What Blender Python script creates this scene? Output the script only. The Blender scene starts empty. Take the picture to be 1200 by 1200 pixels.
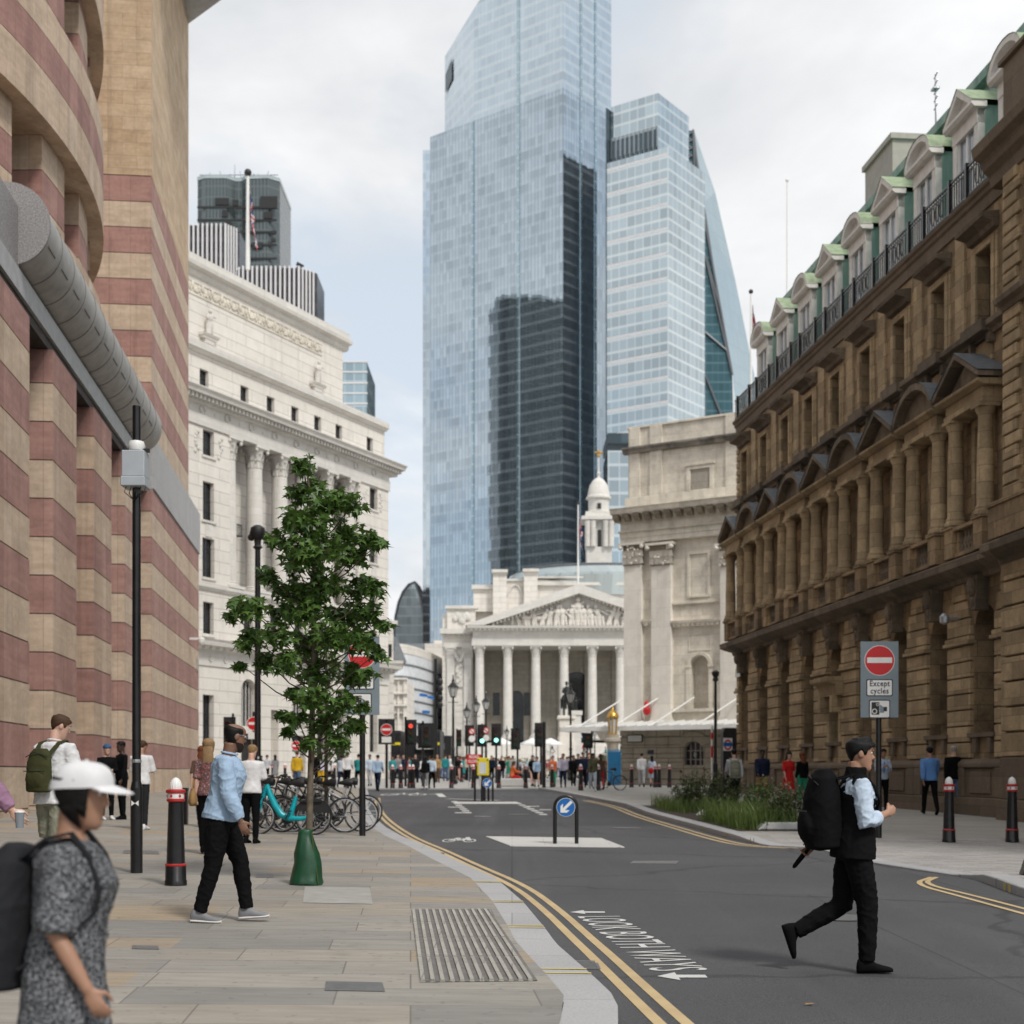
import bpy, bmesh, math, random
from mathutils import Vector, Matrix, noise
R=math.radians; PI=math.pi
rnd=random.Random(7)
sc=bpy.context.scene
COL=sc.collection
CAMZ=1.6; FPX=1700.0; HZ=905.0
def wx(u,d): return (u-600)*d/FPX
def wz(v,d): return CAMZ+(HZ-v)*d/FPX

TMP=bpy.data.scenes.new('scratch')
def evaluated_mesh(o):
    TMP.collection.objects.link(o); vl=TMP.view_layers[0]; vl.update(); dg=vl.depsgraph
    me=bpy.data.meshes.new_from_object(o.evaluated_get(dg)); bpy.data.objects.remove(o); return me
# ---------------------------------------------------------------- mesh builder
class MB:
    def __init__(s,M=None): s.v=[]; s.f=[]; s.mi=[]; s.M=M; s.pc=[]
    def add(s,vs,fs,m=0):
        n=len(s.v); s.pc.append((n,n+len(vs),len(s.f),len(s.f)+len(fs)))
        if s.M is not None: vs=[s.M@Vector(p) for p in vs]
        s.v+= [tuple(p) for p in vs]
        s.f+= [tuple(i+n for i in f) for f in fs]; s.mi+=[m]*len(fs)
    def box(s,x0,y0,z0,x1,y1,z1,m=0):
        s.add([(x0,y0,z0),(x1,y0,z0),(x1,y1,z0),(x0,y1,z0),(x0,y0,z1),(x1,y0,z1),(x1,y1,z1),(x0,y1,z1)],
              [(3,2,1,0),(4,5,6,7),(0,1,5,4),(1,2,6,5),(2,3,7,6),(3,0,4,7)],m)
    def cbox(s,c,sx,sy,sz,m=0,rot=None):
        h=[(i*sx/2,j*sy/2,k*sz/2) for k in(-1,1) for (i,j) in((-1,-1),(1,-1),(1,1),(-1,1))]
        c=Vector(c)
        if rot is not None: h=[rot@Vector(p) for p in h]
        s.add([c+Vector(p) for p in h],[(3,2,1,0),(4,5,6,7),(0,1,5,4),(1,2,6,5),(2,3,7,6),(3,0,4,7)],m)
    def prism(s,poly,z0,z1,m=0,top=None,zf0=None,zf1=None):
        n=len(poly)
        b=[(p[0],p[1],zf0(*p[:2]) if zf0 else z0) for p in poly]
        t=[(p[0],p[1],zf1(*p[:2]) if zf1 else z1) for p in (top or poly)]
        s.add(b+t,[tuple(range(n-1,-1,-1)),tuple(range(n,2*n))]+[(i,(i+1)%n,n+(i+1)%n,n+i) for i in range(n)],m)
    def exty(s,poly,y0,y1,m=0):   # polygon in x,z pushed along y
        n=len(poly)
        s.add([(p[0],y0,p[1]) for p in poly]+[(p[0],y1,p[1]) for p in poly],
              [tuple(range(n)),tuple(range(2*n-1,n-1,-1))]+[(i,n+i,n+(i+1)%n,(i+1)%n) for i in range(n)],m)
    def extx(s,poly,x0,x1,m=0):   # profile in y,z run along x
        n=len(poly)
        s.add([(x0,p[0],p[1]) for p in poly]+[(x1,p[0],p[1]) for p in poly],
              [tuple(range(n)),tuple(range(2*n-1,n-1,-1))]+[(i,n+i,n+(i+1)%n,(i+1)%n) for i in range(n)],m)
    def tube(s,p,q,r0,r1=None,n=10,m=0,cap=True):
        r1=r0 if r1 is None else r1
        p=Vector(p);q=Vector(q);a=(q-p).normalized()
        u=a.orthogonal().normalized();w=a.cross(u)
        vs=[]
        for c,r in((p,r0),(q,r1)):
            for i in range(n):
                t=2*PI*i/n; vs.append(c+u*(r*math.cos(t))+w*(r*math.sin(t)))
        fs=[(i,(i+1)%n,n+(i+1)%n,n+i) for i in range(n)]
        if cap: fs+=[tuple(range(n-1,-1,-1)),tuple(range(n,2*n))]
        s.add(vs,fs,m)
    def path(s,pts,r,n=8,m=0,closed=False,cap=True):
        pts=[Vector(p) for p in pts];k=len(pts)
        rs=r if isinstance(r,(list,tuple)) else [r]*k
        vs=[];up=None
        for i,p in enumerate(pts):
            a=(pts[(i+1)%k]-pts[i-1]) if closed else (pts[min(i+1,k-1)]-pts[max(i-1,0)])
            a.normalize()
            if up is None: up=a.orthogonal().normalized()
            u=(up-a*up.dot(a))
            if u.length<1e-6: u=a.orthogonal()
            u.normalize(); up=u; w=a.cross(u)
            for j in range(n):
                t=2*PI*j/n; vs.append(p+u*(rs[i]*math.cos(t))+w*(rs[i]*math.sin(t)))
        fs=[]
        for i in range(k if closed else k-1):
            for j in range(n):
                a=i*n;b=((i+1)%k)*n
                fs.append((a+j,a+(j+1)%n,b+(j+1)%n,b+j))
        if not closed and cap: fs+=[tuple(range(n-1,-1,-1)),tuple((k-1)*n+j for j in range(n))]
        s.add(vs,fs,m)
    def lathe(s,prof,n=16,c=(0,0,0),m=0,sx=1,sy=1):
        vs=[];fs=[]
        for (r,z) in prof:
            for i in range(n):
                t=2*PI*i/n; vs.append((c[0]+sx*r*math.cos(t),c[1]+sy*r*math.sin(t),c[2]+z))
        for k in range(len(prof)-1):
            for i in range(n): fs.append((k*n+i,k*n+(i+1)%n,(k+1)*n+(i+1)%n,(k+1)*n+i))
        fs+=[tuple(range(n-1,-1,-1)),tuple((len(prof)-1)*n+i for i in range(n))]
        s.add(vs,fs,m)
    def ball(s,c,rx,ry=None,rz=None,n=10,k=6,m=0):
        ry=rx if ry is None else ry; rz=rx if rz is None else rz
        prof=[(math.sin(PI*(i+.02)/(k+.04)),-math.cos(PI*(i+.02)/(k+.04))) for i in range(k+1)]
        s.lathe([(a,b*rz) for a,b in prof],n,c,m,rx,ry)
    def quad(s,a,b,c,d,m=0): s.add([a,b,c,d],[(0,1,2,3)],m)
    def split(s,name,mats,parent,gap=.03,axis=0,then=None,**kw):
        """one part for each separate piece along the facade"""
        iv=sorted((min(s.v[i][axis] for i in range(a,b)),max(s.v[i][axis] for i in range(a,b)),a,b,c,d) for a,b,c,d in s.pc if b>a)
        groups=[];hi=None
        for it in iv:
            if hi is None or it[0]>hi+gap: groups.append([it]); hi=it[1]
            else: groups[-1].append(it); hi=max(hi,it[1])
        out=[]
        for g in groups:
            m=MB()
            for (_,_,a,b,c,d) in g: m.add(s.v[a:b],[tuple(i-a for i in f) for f in s.f[c:d]]); m.mi[-(d-c):]=s.mi[c:d]
            if then is not None: out+=m.split(name,mats,parent,gap,then,**kw); continue
            out.append(m.build(name,mats,parent,**kw))
        return out
    def build(s,name,mats,parent=None,loc=None,smooth=False,bevel=0,fix=True,rotz=0):
        me=bpy.data.meshes.new(name); me.from_pydata(s.v,[],s.f)
        if not isinstance(mats,(list,tuple)): mats=[mats]
        for mt in mats: me.materials.append(mt)
        if len(mats)>1: me.polygons.foreach_set('material_index',s.mi)
        if fix:
            b=bmesh.new(); b.from_mesh(me); bmesh.ops.recalc_face_normals(b,faces=b.faces); b.to_mesh(me); b.free()
        if smooth:
            me.polygons.foreach_set('use_smooth',[True]*len(me.polygons)); me.set_sharp_from_angle(angle=R(smooth if smooth>1 else 40))
        me.update()
        o=bpy.data.objects.new(name,me); COL.objects.link(o)
        if parent is not None: o.parent=parent
        if loc is not None: o.location=loc
        if rotz: o.rotation_euler=(0,0,rotz)
        if bevel:
            md=o.modifiers.new('edge','BEVEL'); md.width=bevel; md.segments=1; md.limit_method='ANGLE'; md.angle_limit=R(40)
        return o

def tag(o,label=None,cat=None,group=None,kind=None):
    if label: o['label']=label
    if cat: o['category']=cat
    if group: o['group']=group
    if kind: o['kind']=kind
    return o
def thing(name,label,cat,loc=(0,0,0),rotz=0,group=None):
    o=bpy.data.objects.new(name,None); COL.objects.link(o); o.location=loc; o.rotation_euler=(0,0,rotz)
    o.empty_display_size=.2
    o['mat']=0; del o['mat']
    return tag(o,label,cat,group)
KIDS={}
def kids(o): return [c for c in ALLOBJ() if c.parent is o]
def ALLOBJ(): return COL.objects
def dup(o,parent=None,loc=None,rotz=None,label=None,group=None,deep=True,ch=None):
    c=o.copy(); COL.objects.link(c)
    c.parent=parent
    if loc is not None: c.location=loc
    if rotz is not None: c.rotation_euler=(o.rotation_euler[0],o.rotation_euler[1],rotz)
    if label: c['label']=label
    if group: c['group']=group
    if deep:
        for k in list(o.children): dup(k,c)
    return c
def rmat(loc,rotz): return Matrix.Translation(loc)@Matrix.Rotation(rotz,4,'Z')

def wall(mb,x0,x1,z0,z1,ops,y=0,dep=.4,m=0,seg=14):
    """front face of a wall with real openings and reveals; ops: (centre,width,zbottom,ztop,arched)"""
    ops=sorted(ops); cx=x0
    for (c,w,a,b,arch) in ops:
        l=c-w/2;r=c+w/2
        if l>cx: mb.quad((cx,y,z0),(l,y,z0),(l,y,z1),(cx,y,z1),m)
        if a>z0: mb.quad((l,y,z0),(r,y,z0),(r,y,a),(l,y,a),m)
        mb.quad((l,y,a),(r,y,a),(r,y+dep,a),(l,y+dep,a),m)
        zs=b-w/2 if arch else b
        for xx in (l,r): mb.quad((xx,y,a),(xx,y+dep,a),(xx,y+dep,zs),(xx,y,zs),m)
        if arch:
            pts=[(c-w/2*math.cos(PI*i/seg),zs+w/2*math.sin(PI*i/seg)) for i in range(seg+1)]
            for i in range(seg):
                (xa,za),(xb,zb)=pts[i],pts[i+1]
                mb.quad((xa,y,za),(xb,y,zb),(xb,y,z1),(xa,y,z1),m)
                mb.quad((xa,y,za),(xb,y,zb),(xb,y+dep,zb),(xa,y+dep,za),m)
        else:
            mb.quad((l,y,b),(r,y,b),(r,y+dep,b),(l,y+dep,b),m)
            if b<z1: mb.quad((l,y,b),(r,y,b),(r,y,z1),(l,y,z1),m)
        cx=r
    if cx<x1: mb.quad((cx,y,z0),(x1,y,z0),(x1,y,z1),(cx,y,z1),m)

# ---------------------------------------------------------------- materials
def nt(name):
    m=bpy.data.materials.new(name); m.use_nodes=True; t=m.node_tree; t.nodes.clear()
    o=t.nodes.new('ShaderNodeOutputMaterial'); b=t.nodes.new('ShaderNodeBsdfPrincipled'); t.links.new(b.outputs[0],o.inputs[0])
    return m,t,b
def N(t,ty,**kw):
    n=t.nodes.new(ty)
    for k,v in kw.items():
        if k.startswith('i_'):
            key=k[2:]; key=int(key) if key.isdigit() else key.replace('_',' ')
            n.inputs[key].default_value=v
        else: setattr(n,k,v)
    return n
def c4(c): return (c[0],c[1],c[2],1)
def math_(t,op,a,b=None,c=None,clamp=False):
    n=t.nodes.new('ShaderNodeMath'); n.operation=op; n.use_clamp=clamp
    for i,x in enumerate((a,b,c)):
        if x is None: continue
        if isinstance(x,(int,float)): n.inputs[i].default_value=x
        else: t.links.new(x,n.inputs[i])
    return n.outputs[0]
def mixc(t,f,a,b,mode='MIX'):
    n=t.nodes.new('ShaderNodeMix'); n.data_type='RGBA'; n.blend_type=mode
    for i,x in ((0,f),(6,a),(7,b)):
        if isinstance(x,(int,float)): n.inputs[i].default_value=x
        elif isinstance(x,tuple): n.inputs[i].default_value=c4(x)
        else: t.links.new(x,n.inputs[i])
    return n.outputs[2]
def ramp(t,fac,stops):
    n=t.nodes.new('ShaderNodeValToRGB'); e=n.color_ramp.elements
    while len(e)<len(stops): e.new(.5)
    for k,(p,c) in zip(e,stops): k.position=p; k.color=c4(c) if isinstance(c,tuple) else (c,c,c,1)
    t.links.new(fac,n.inputs[0]); return n.outputs[0]
def tnoise(t,vec,scale,detail=4,rough=.55,dist=0):
    n=N(t,'ShaderNodeTexNoise'); n.inputs['Scale'].default_value=scale; n.inputs['Detail'].default_value=detail
    n.inputs['Roughness'].default_value=rough; n.inputs['Distortion'].default_value=dist
    if vec is not None: t.links.new(vec,n.inputs['Vector'])
    return n.outputs['Fac']
def objvec(t): return N(t,'ShaderNodeTexCoord').outputs['Object']
def vscale(t,v,sx,sy,sz):
    n=N(t,'ShaderNodeVectorMath',operation='MULTIPLY'); n.inputs[1].default_value=(sx,sy,sz); t.links.new(v,n.inputs[0]); return n.outputs[0]
def wallvec(t,v):   # (x+y , z) so upright faces of either direction get courses
    s=N(t,'ShaderNodeSeparateXYZ'); t.links.new(v,s.inputs[0])
    c=N(t,'ShaderNodeCombineXYZ'); t.links.new(math_(t,'ADD',s.outputs[0],s.outputs[1]),c.inputs[0]); t.links.new(s.outputs[2],c.inputs[1])
    return c.outputs[0]
def bump(t,b,h,strength=.3,dist=.02):
    n=N(t,'ShaderNodeBump'); n.inputs['Strength'].default_value=strength; n.inputs['Distance'].default_value=dist
    t.links.new(h,n.inputs['Height']); t.links.new(n.outputs[0],b.inputs['Normal'])
def brick(t,vec,w,h,mort=.01,off=.5,c1=(1,1,1),c2=(0,0,0),cm=(.5,.5,.5),smooth=.1):
    n=N(t,'ShaderNodeTexBrick'); n.offset=off
    n.inputs['Color1'].default_value=c4(c1);n.inputs['Color2'].default_value=c4(c2);n.inputs['Mortar'].default_value=c4(cm)
    n.inputs['Scale'].default_value=1; n.inputs['Mortar Size'].default_value=mort; n.inputs['Mortar Smooth'].default_value=smooth
    n.inputs['Brick Width'].default_value=w; n.inputs['Row Height'].default_value=h; n.inputs['Bias'].default_value=0
    t.links.new(vec,n.inputs['Vector']); return n
def plain(name,col,rough=.6,metal=0,var=.12,scale=6,bmp=0,spec=None,coat=0):
    m,t,b=nt(name); v=objvec(t)
    f=tnoise(t,v,scale,5)
    c=mixc(t,ramp(t,f,[(.3,0.0),(.7,1.0)]),tuple(x*(1-var) for x in col),tuple(min(1,x*(1+var)) for x in col))
    t.links.new(c,b.inputs['Base Color']); b.inputs['Roughness'].default_value=rough; b.inputs['Metallic'].default_value=metal
    if spec is not None: b.inputs['Specular IOR Level'].default_value=spec
    if coat: b.inputs['Coat Weight'].default_value=coat; b.inputs['Coat Roughness'].default_value=.15
    if bmp: bump(t,b,tnoise(t,v,scale*8,4),bmp,.01)
    return m
def stone(name,col,dark=None,bw=1.2,bh=.45,mort=.008,mcol=.6,var=.15,stain=.35,sscale=.6,rough=.85,warm=0,bmp=.25,soot=.25):
    m,t,b=nt(name); v=objvec(t); w=wallvec(t,v)
    br=brick(t,w,bw,bh,mort,.5)
    lo=tuple(x*(1-var) for x in col); hi=tuple(min(1,x*(1+var)) for x in col)
    base=mixc(t,br.outputs['Color'],lo,hi)
    base=mixc(t,br.outputs['Fac'],base,tuple(x*mcol for x in col))
    f=tnoise(t,v,sscale*3,6,.65)
    dk=dark or tuple(x*.55 for x in col)
    base=mixc(t,math_(t,'MULTIPLY',ramp(t,f,[(.42,0.0),(.75,1.0)]),stain),base,dk)
    st=tnoise(t,vscale(t,v,1.3,1.3,.09),1.4,5,.6)      # rain streaks
    base=mixc(t,math_(t,'MULTIPLY',ramp(t,st,[(.5,0.0),(.72,1.0)]),soot),base,tuple(x*.4 for x in col))
    g=tnoise(t,v,14,4)
    base=mixc(t,.18,base,ramp(t,g,[(.3,.25),(.7,.9)]),'OVERLAY')
    t.links.new(base,b.inputs['Base Color']); b.inputs['Roughness'].default_value=rough
    h=math_(t,'SUBTRACT',math_(t,'MULTIPLY',g,.25),br.outputs['Fac'])
    bump(t,b,h,bmp,.02)
    return m
def glassy(name,col=(.02,.025,.03),rough=.05,spec=.5):
    m,t,b=nt(name); v=objvec(t)
    f=tnoise(t,v,.9,2)
    c=mixc(t,ramp(t,f,[(.35,0.0),(.65,1.0)]),tuple(x*.5 for x in col),tuple(x*1.5 for x in col))
    t.links.new(c,b.inputs['Base Color']); b.inputs['Roughness'].default_value=rough; b.inputs['Specular IOR Level'].default_value=spec
    return m
def curtain(name,tint,pw,ph,frame=(.35,.4,.43),metal=.85,rough=.06,wob=.02,mort=.05,span=.3,dark=.75,frm=.5,spm=.55,mull=None):
    """curtain-wall glass: reflective panes, floor bands and mullions"""
    m,t,b=nt(name); v=objvec(t); w=wallvec(t,v)
    br=brick(t,w,pw,ph,mort,0.0,smooth=0)
    fl=N(t,'ShaderNodeVectorMath',operation='FLOOR'); dv=vscale(t,w,1/pw,1/ph,1); t.links.new(dv,fl.inputs[0])
    q=N(t,'ShaderNodeTexWhiteNoise'); q.noise_dimensions='3D'; t.links.new(fl.outputs[0],q.inputs['Vector'])
    fl2=N(t,'ShaderNodeVectorMath',operation='FLOOR'); t.links.new(vscale(t,w,1/(pw*5),1/ph,1),fl2.inputs[0])
    q2=N(t,'ShaderNodeTexWhiteNoise'); q2.noise_dimensions='3D'; t.links.new(fl2.outputs[0],q2.inputs['Vector'])
    r=math_(t,'ADD',math_(t,'MULTIPLY',q.outputs['Value'],.55),math_(t,'MULTIPLY',q2.outputs['Value'],.45))
    pan=mixc(t,r,tuple(x*dark for x in tint),tint)
    s=N(t,'ShaderNodeSeparateXYZ'); t.links.new(v,s.inputs[0])
    fr=math_(t,'FRACT',math_(t,'DIVIDE',s.outputs[2],ph))
    sp=math_(t,'LESS_THAN',fr,span)
    s2=N(t,'ShaderNodeSeparateXYZ'); t.links.new(w,s2.inputs[0])
    mu=math_(t,'LESS_THAN',math_(t,'FRACT',math_(t,'DIVIDE',s2.outputs[0],pw)),mort/pw*2)
    base=mixc(t,math_(t,'MULTIPLY',sp,spm),pan,frame)
    base=mixc(t,math_(t,'MULTIPLY',mu,frm),base,mull or frame)
    t.links.new(base,b.inputs['Base Color'])
    t.links.new(math_(t,'MULTIPLY',math_(t,'SUBTRACT',1.0,math_(t,'MULTIPLY',sp,.12)),metal),b.inputs['Metallic'])
    t.links.new(math_(t,'ADD',math_(t,'MULTIPLY',sp,.03),rough),b.inputs['Roughness'])
    # each pane sits a hair off true
    sub=N(t,'ShaderNodeVectorMath',operation='SUBTRACT'); t.links.new(q.outputs['Color'],sub.inputs[0]); sub.inputs[1].default_value=(.5,.5,.5)
    ws=N(t,'ShaderNodeVectorMath',operation='SCALE'); t.links.new(sub.outputs[0],ws.inputs[0]); ws.inputs['Scale'].default_value=wob
    g=N(t,'ShaderNodeNewGeometry'); ad=N(t,'ShaderNodeVectorMath',operation='ADD'); t.links.new(g.outputs['Normal'],ad.inputs[0]); t.links.new(ws.outputs[0],ad.inputs[1])
    nr=N(t,'ShaderNodeVectorMath',operation='NORMALIZE'); t.links.new(ad.outputs[0],nr.inputs[0]); t.links.new(nr.outputs[0],b.inputs['Normal'])
    return m

M={}
M['black']=plain('black gloss paint',(.012,.012,.013),.28,0,.3,9,.05)
M['blackm']=plain('matt black metal',(.016,.016,.017),.5,0,.3,9,.05)
M['white']=plain('white paint',(.78,.78,.76),.45,0,.06,5)
M['red']=plain('red paint',(.42,.02,.02),.35,0,.12,8)
M['signred']=plain('sign red',(.55,.01,.015),.4,0,.04,5)
M['signblue']=plain('sign blue',(.01,.13,.42),.35,0,.04,5)
M['signgrey']=plain('sign backing grey',(.19,.235,.265),.5,0,.06,5)
M['signyellow']=plain('sign yellow',(.75,.62,.02),.45,0,.05,5)
M['gold']=plain('gilded metal',(.6,.36,.08),.3,.8,.15,6)
M['steel']=plain('galvanised steel',(.42,.44,.46),.4,.7,.15,12)
M['chrome']=plain('bright metal',(.6,.6,.62),.22,.9,.1,12)
M['ironlead']=plain('lead sheet',(.17,.185,.2),.5,.2,.2,5)
M['bronze']=plain('dark bronze',(.03,.032,.03),.45,.5,.3,7)
M['glassd']=glassy('dark window glass',(.018,.021,.025),.06,.5)
M['glassb']=glassy('brown window glass',(.022,.018,.013),.04,.9)
M['glassl']=glassy('pale window glass',(.22,.25,.28),.06,.6)
M['portland']=stone('portland stone',(.74,.70,.64),(.42,.39,.35),4.5,.78,.022,.55,.05,.3,.4,.85,soot=.2)
M['portw']=stone('clean portland stone',(.67,.645,.6),(.45,.42,.38),1.4,.5,.006,.6,.06,.25,.5,.85,soot=.14)
M['mans']=stone('weathered portland stone',(.73,.675,.575),(.24,.21,.18),1.35,.55,.006,.6,.08,.5,.45,.88,soot=.36)
M['mansl']=stone('pale pilaster stone',(.77,.725,.65),(.4,.36,.32),2.4,1.1,.005,.6,.05,.32,.5,.88,soot=.22)
M['ragged']=stone('grey base stone',(.52,.47,.385),(.2,.17,.14),1.5,.6,.02,.35,.1,.4,.6,.9,soot=.3)
M['sand']=stone('brown sandstone',(.30,.21,.118),(.05,.037,.024),1.1,.42,.008,.4,.36,.75,.55,.9,bmp=.35,soot=.75)
M['sandl']=stone('pale brown sandstone',(.385,.285,.168),(.09,.066,.04),.9,.42,.008,.5,.28,.45,.8,.9,bmp=.3,soot=.35)
M['soot']=stone('sooty sandstone',(.165,.13,.092),(.03,.024,.018),1.2,.5,.006,.5,.35,.5,.9,.92,bmp=.4,soot=.4)
M['plinth']=stone('brown grey plinth stone',(.155,.118,.082),(.07,.055,.04),1.5,.75,.006,.5,.16,.4,.8,.9,bmp=.3,soot=.3)
M['copper']=None
def copper():
    m,t,b=nt('green copper'); v=objvec(t)
    f=tnoise(t,vscale(t,v,1,1,.25),2.2,6,.65)
    c=ramp(t,f,[(.25,(.10,.19,.17)),(.5,(.21,.36,.31)),(.75,(.37,.49,.43))])
    t.links.new(c,b.inputs['Base Color']); b.inputs['Roughness'].default_value=.65
    return m
M['copper']=copper()
def veined(name,a,bcol,bw,bh,off):
    m,t,b=nt(name); v=objvec(t); w=wallvec(t,v)
    br=brick(t,w,bw,bh,.006,off)
    n1=tnoise(t,vscale(t,v,.35,.35,2.2),1.5,7,.62,1.2); n2=tnoise(t,v,7,5,.6)
    c=mixc(t,ramp(t,n1,[(.3,0.0),(.7,1.0)]),a,bcol)
    c=mixc(t,.22,c,br.outputs['Color'],'SOFT_LIGHT'); c=mixc(t,.16,c,ramp(t,n2,[(.3,.2),(.7,.9)]),'OVERLAY')
    c=mixc(t,math_(t,'MULTIPLY',br.outputs['Fac'],.7),c,tuple(x*.4 for x in a))
    f=tnoise(t,v,1.1,6,.6); c=mixc(t,math_(t,'MULTIPLY',ramp(t,f,[(.45,0.0),(.8,1.0)]),.5),c,tuple(x*.55 for x in a))
    st=tnoise(t,vscale(t,v,2.2,2.2,.12),1.3,5,.6); c=mixc(t,ramp(t,st,[(.54,0.0),(.75,.5)]),c,tuple(x*.45 for x in a))
    t.links.new(c,b.inputs['Base Color']); b.inputs['Roughness'].default_value=.8
    bump(t,b,tnoise(t,v,20,3),.12,.01)
    return m
M['buff']=veined('buff sandstone',(.48,.365,.265),(.63,.49,.37),.8,60,.0)
M['bufft']=veined('buff tower ashlar',(.48,.35,.225),(.63,.475,.33),1.1,.5,.5)
M['pink']=veined('red sandstone',(.315,.17,.145),(.42,.24,.205),.8,60,.0)
M['granite']=plain('mottled granite',(.26,.25,.25),.6,0,.45,28,.1)
M['granitet']=plain('grey granite cladding',(.32,.31,.29),.45,0,.22,2.2,.08)
M['granitel']=stone('pale granite panels',(.40,.40,.405),(.3,.3,.3),.8,1.1,.006,.75,.06,.15,1,.6,soot=.1)
M['lead']=plain('grey lintel',(.38,.385,.39),.5,.2,.15,3)
M['shadow']=plain('dark recess lining',(.05,.042,.038),.8,0,.3,2)  # shade behind the piers put into the lining colour

# ---------------------------------------------------------------- ground shape
def zroad(y): return .01*y if y<95 else .95+.0035*(y-95)
KL=[(.3,-30),(.3,0),(.42,5.5),(.55,7.6),(.63,8.6),(.66,9.1),(.58,9.9),(.36,11.8),(.3,12.8),(.12,15.2),(-.19,18.1),(-.84,21.4),(-1.51,25),(-2.1,27.8),(-2.7,31.3),(-3.5,36.8),(-4.36,43.9),(-5.7,57.9),(-7.3,73)]
KR=[(6.2,-30),(6.2,8),(6.0,13),(5.86,16.6),(6.1,19.0),(5.45,21.8),(5.3,25.6),(4.62,26.2),(4.33,28.3),(4.1,33.2),(3.76,40),(3.73,47.7),(3.1,54.4),(1.88,68),(1.3,73)]
def lerp_line(L,y):
    if y<=L[0][1]: return L[0][0]
    for (a,ya),(b,yb) in zip(L,L[1:]):
        if y<=yb: return a+(b-a)*(y-ya)/(yb-ya)
    return L[-1][0]
def kx(y): return lerp_line(KL,y)
def kr(y): return lerp_line(KR,y)
def zg(x,y):
    """height of whatever surface lies at x,y"""
    z=zroad(y)
    if y>=73: return z+.06
    if x<kx(y): return z+.10+min(.16,.018*(kx(y)-x))
    if x>kr(y):
        k=min(1,max(0,(y-18.6)/.9)) if y<22 else min(1,max(0,(28.2-y)/1.4))
        return z+.11-.08*k
    return z
def strip(y0,y1,fa,fb,zf,n,name,mat,nx=1,lift=0,skirt=None,**kw):
    """ground sheet between two edge lines"""
    mb=MB();ys=[y0+(y1-y0)*i/n for i in range(n+1)]
    vs=[]
    for y in ys:
        a=fa(y);b=fb(y)
        for j in range(nx+1):
            x=a+(b-a)*j/nx; vs.append((x,y,zf(x,y)+lift))
    fs=[]
    for i in range(n):
        for j in range(nx):
            k=i*(nx+1)+j; fs.append((k,k+1,k+nx+2,k+nx+1))
    mb.add(vs,fs)
    return mb.build(name,mat,fix=False,**kw)
def asphalt():
    m,t,b=nt('asphalt'); v=objvec(t)
    f=tnoise(t,v,.25,5,.6); g=tnoise(t,v,120,3,.7); h=tnoise(t,vscale(t,v,1,.12,1),1.1,4)
    c=ramp(t,f,[(.3,(.062,.062,.066)),(.7,(.085,.085,.089))])
    c=mixc(t,.75,c,ramp(t,g,[(.36,.1),(.64,.9)]),'OVERLAY')
    c=mixc(t,math_(t,'MULTIPLY',ramp(t,h,[(.5,0.0),(.75,1.0)]),.35),c,(.045,.045,.048))
    pb=brick(t,v,5.5,17,.012,.37,smooth=0); c=mixc(t,.16,c,pb.outputs['Color'],'SOFT_LIGHT'); c=mixc(t,math_(t,'MULTIPLY',pb.outputs['Fac'],.5),c,(.03,.03,.032))
    vo=N(t,'ShaderNodeTexVoronoi',feature='DISTANCE_TO_EDGE'); vo.inputs['Scale'].default_value=.16; wv=N(t,'ShaderNodeVectorMath',operation='ADD'); t.links.new(v,wv.inputs[0]); nn=N(t,'ShaderNodeTexNoise'); nn.inputs['Scale'].default_value=.9; nn.inputs['Detail'].default_value=5; t.links.new(v,nn.inputs['Vector']); t.links.new(nn.outputs['Color'],wv.inputs[1]); t.links.new(wv.outputs[0],vo.inputs['Vector'])
    c=mixc(t,ramp(t,vo.outputs['Distance'],[(.004,.55),(.012,0.0)]),c,(.035,.035,.037))
    oil=tnoise(t,v,.8,6,.7); c=mixc(t,ramp(t,oil,[(.62,0.0),(.74,.45)]),c,(.04,.04,.042))
    pale=tnoise(t,vscale(t,v,1.2,.05,1),1.3,3); c=mixc(t,ramp(t,pale,[(.52,0.0),(.7,.3)]),c,(.125,.125,.13))
    t.links.new(c,b.inputs['Base Color']); b.inputs['Roughness'].default_value=.8; b.inputs['Specular IOR Level'].default_value=.35
    bump(t,b,g,.5,.006)
    return m
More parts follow.
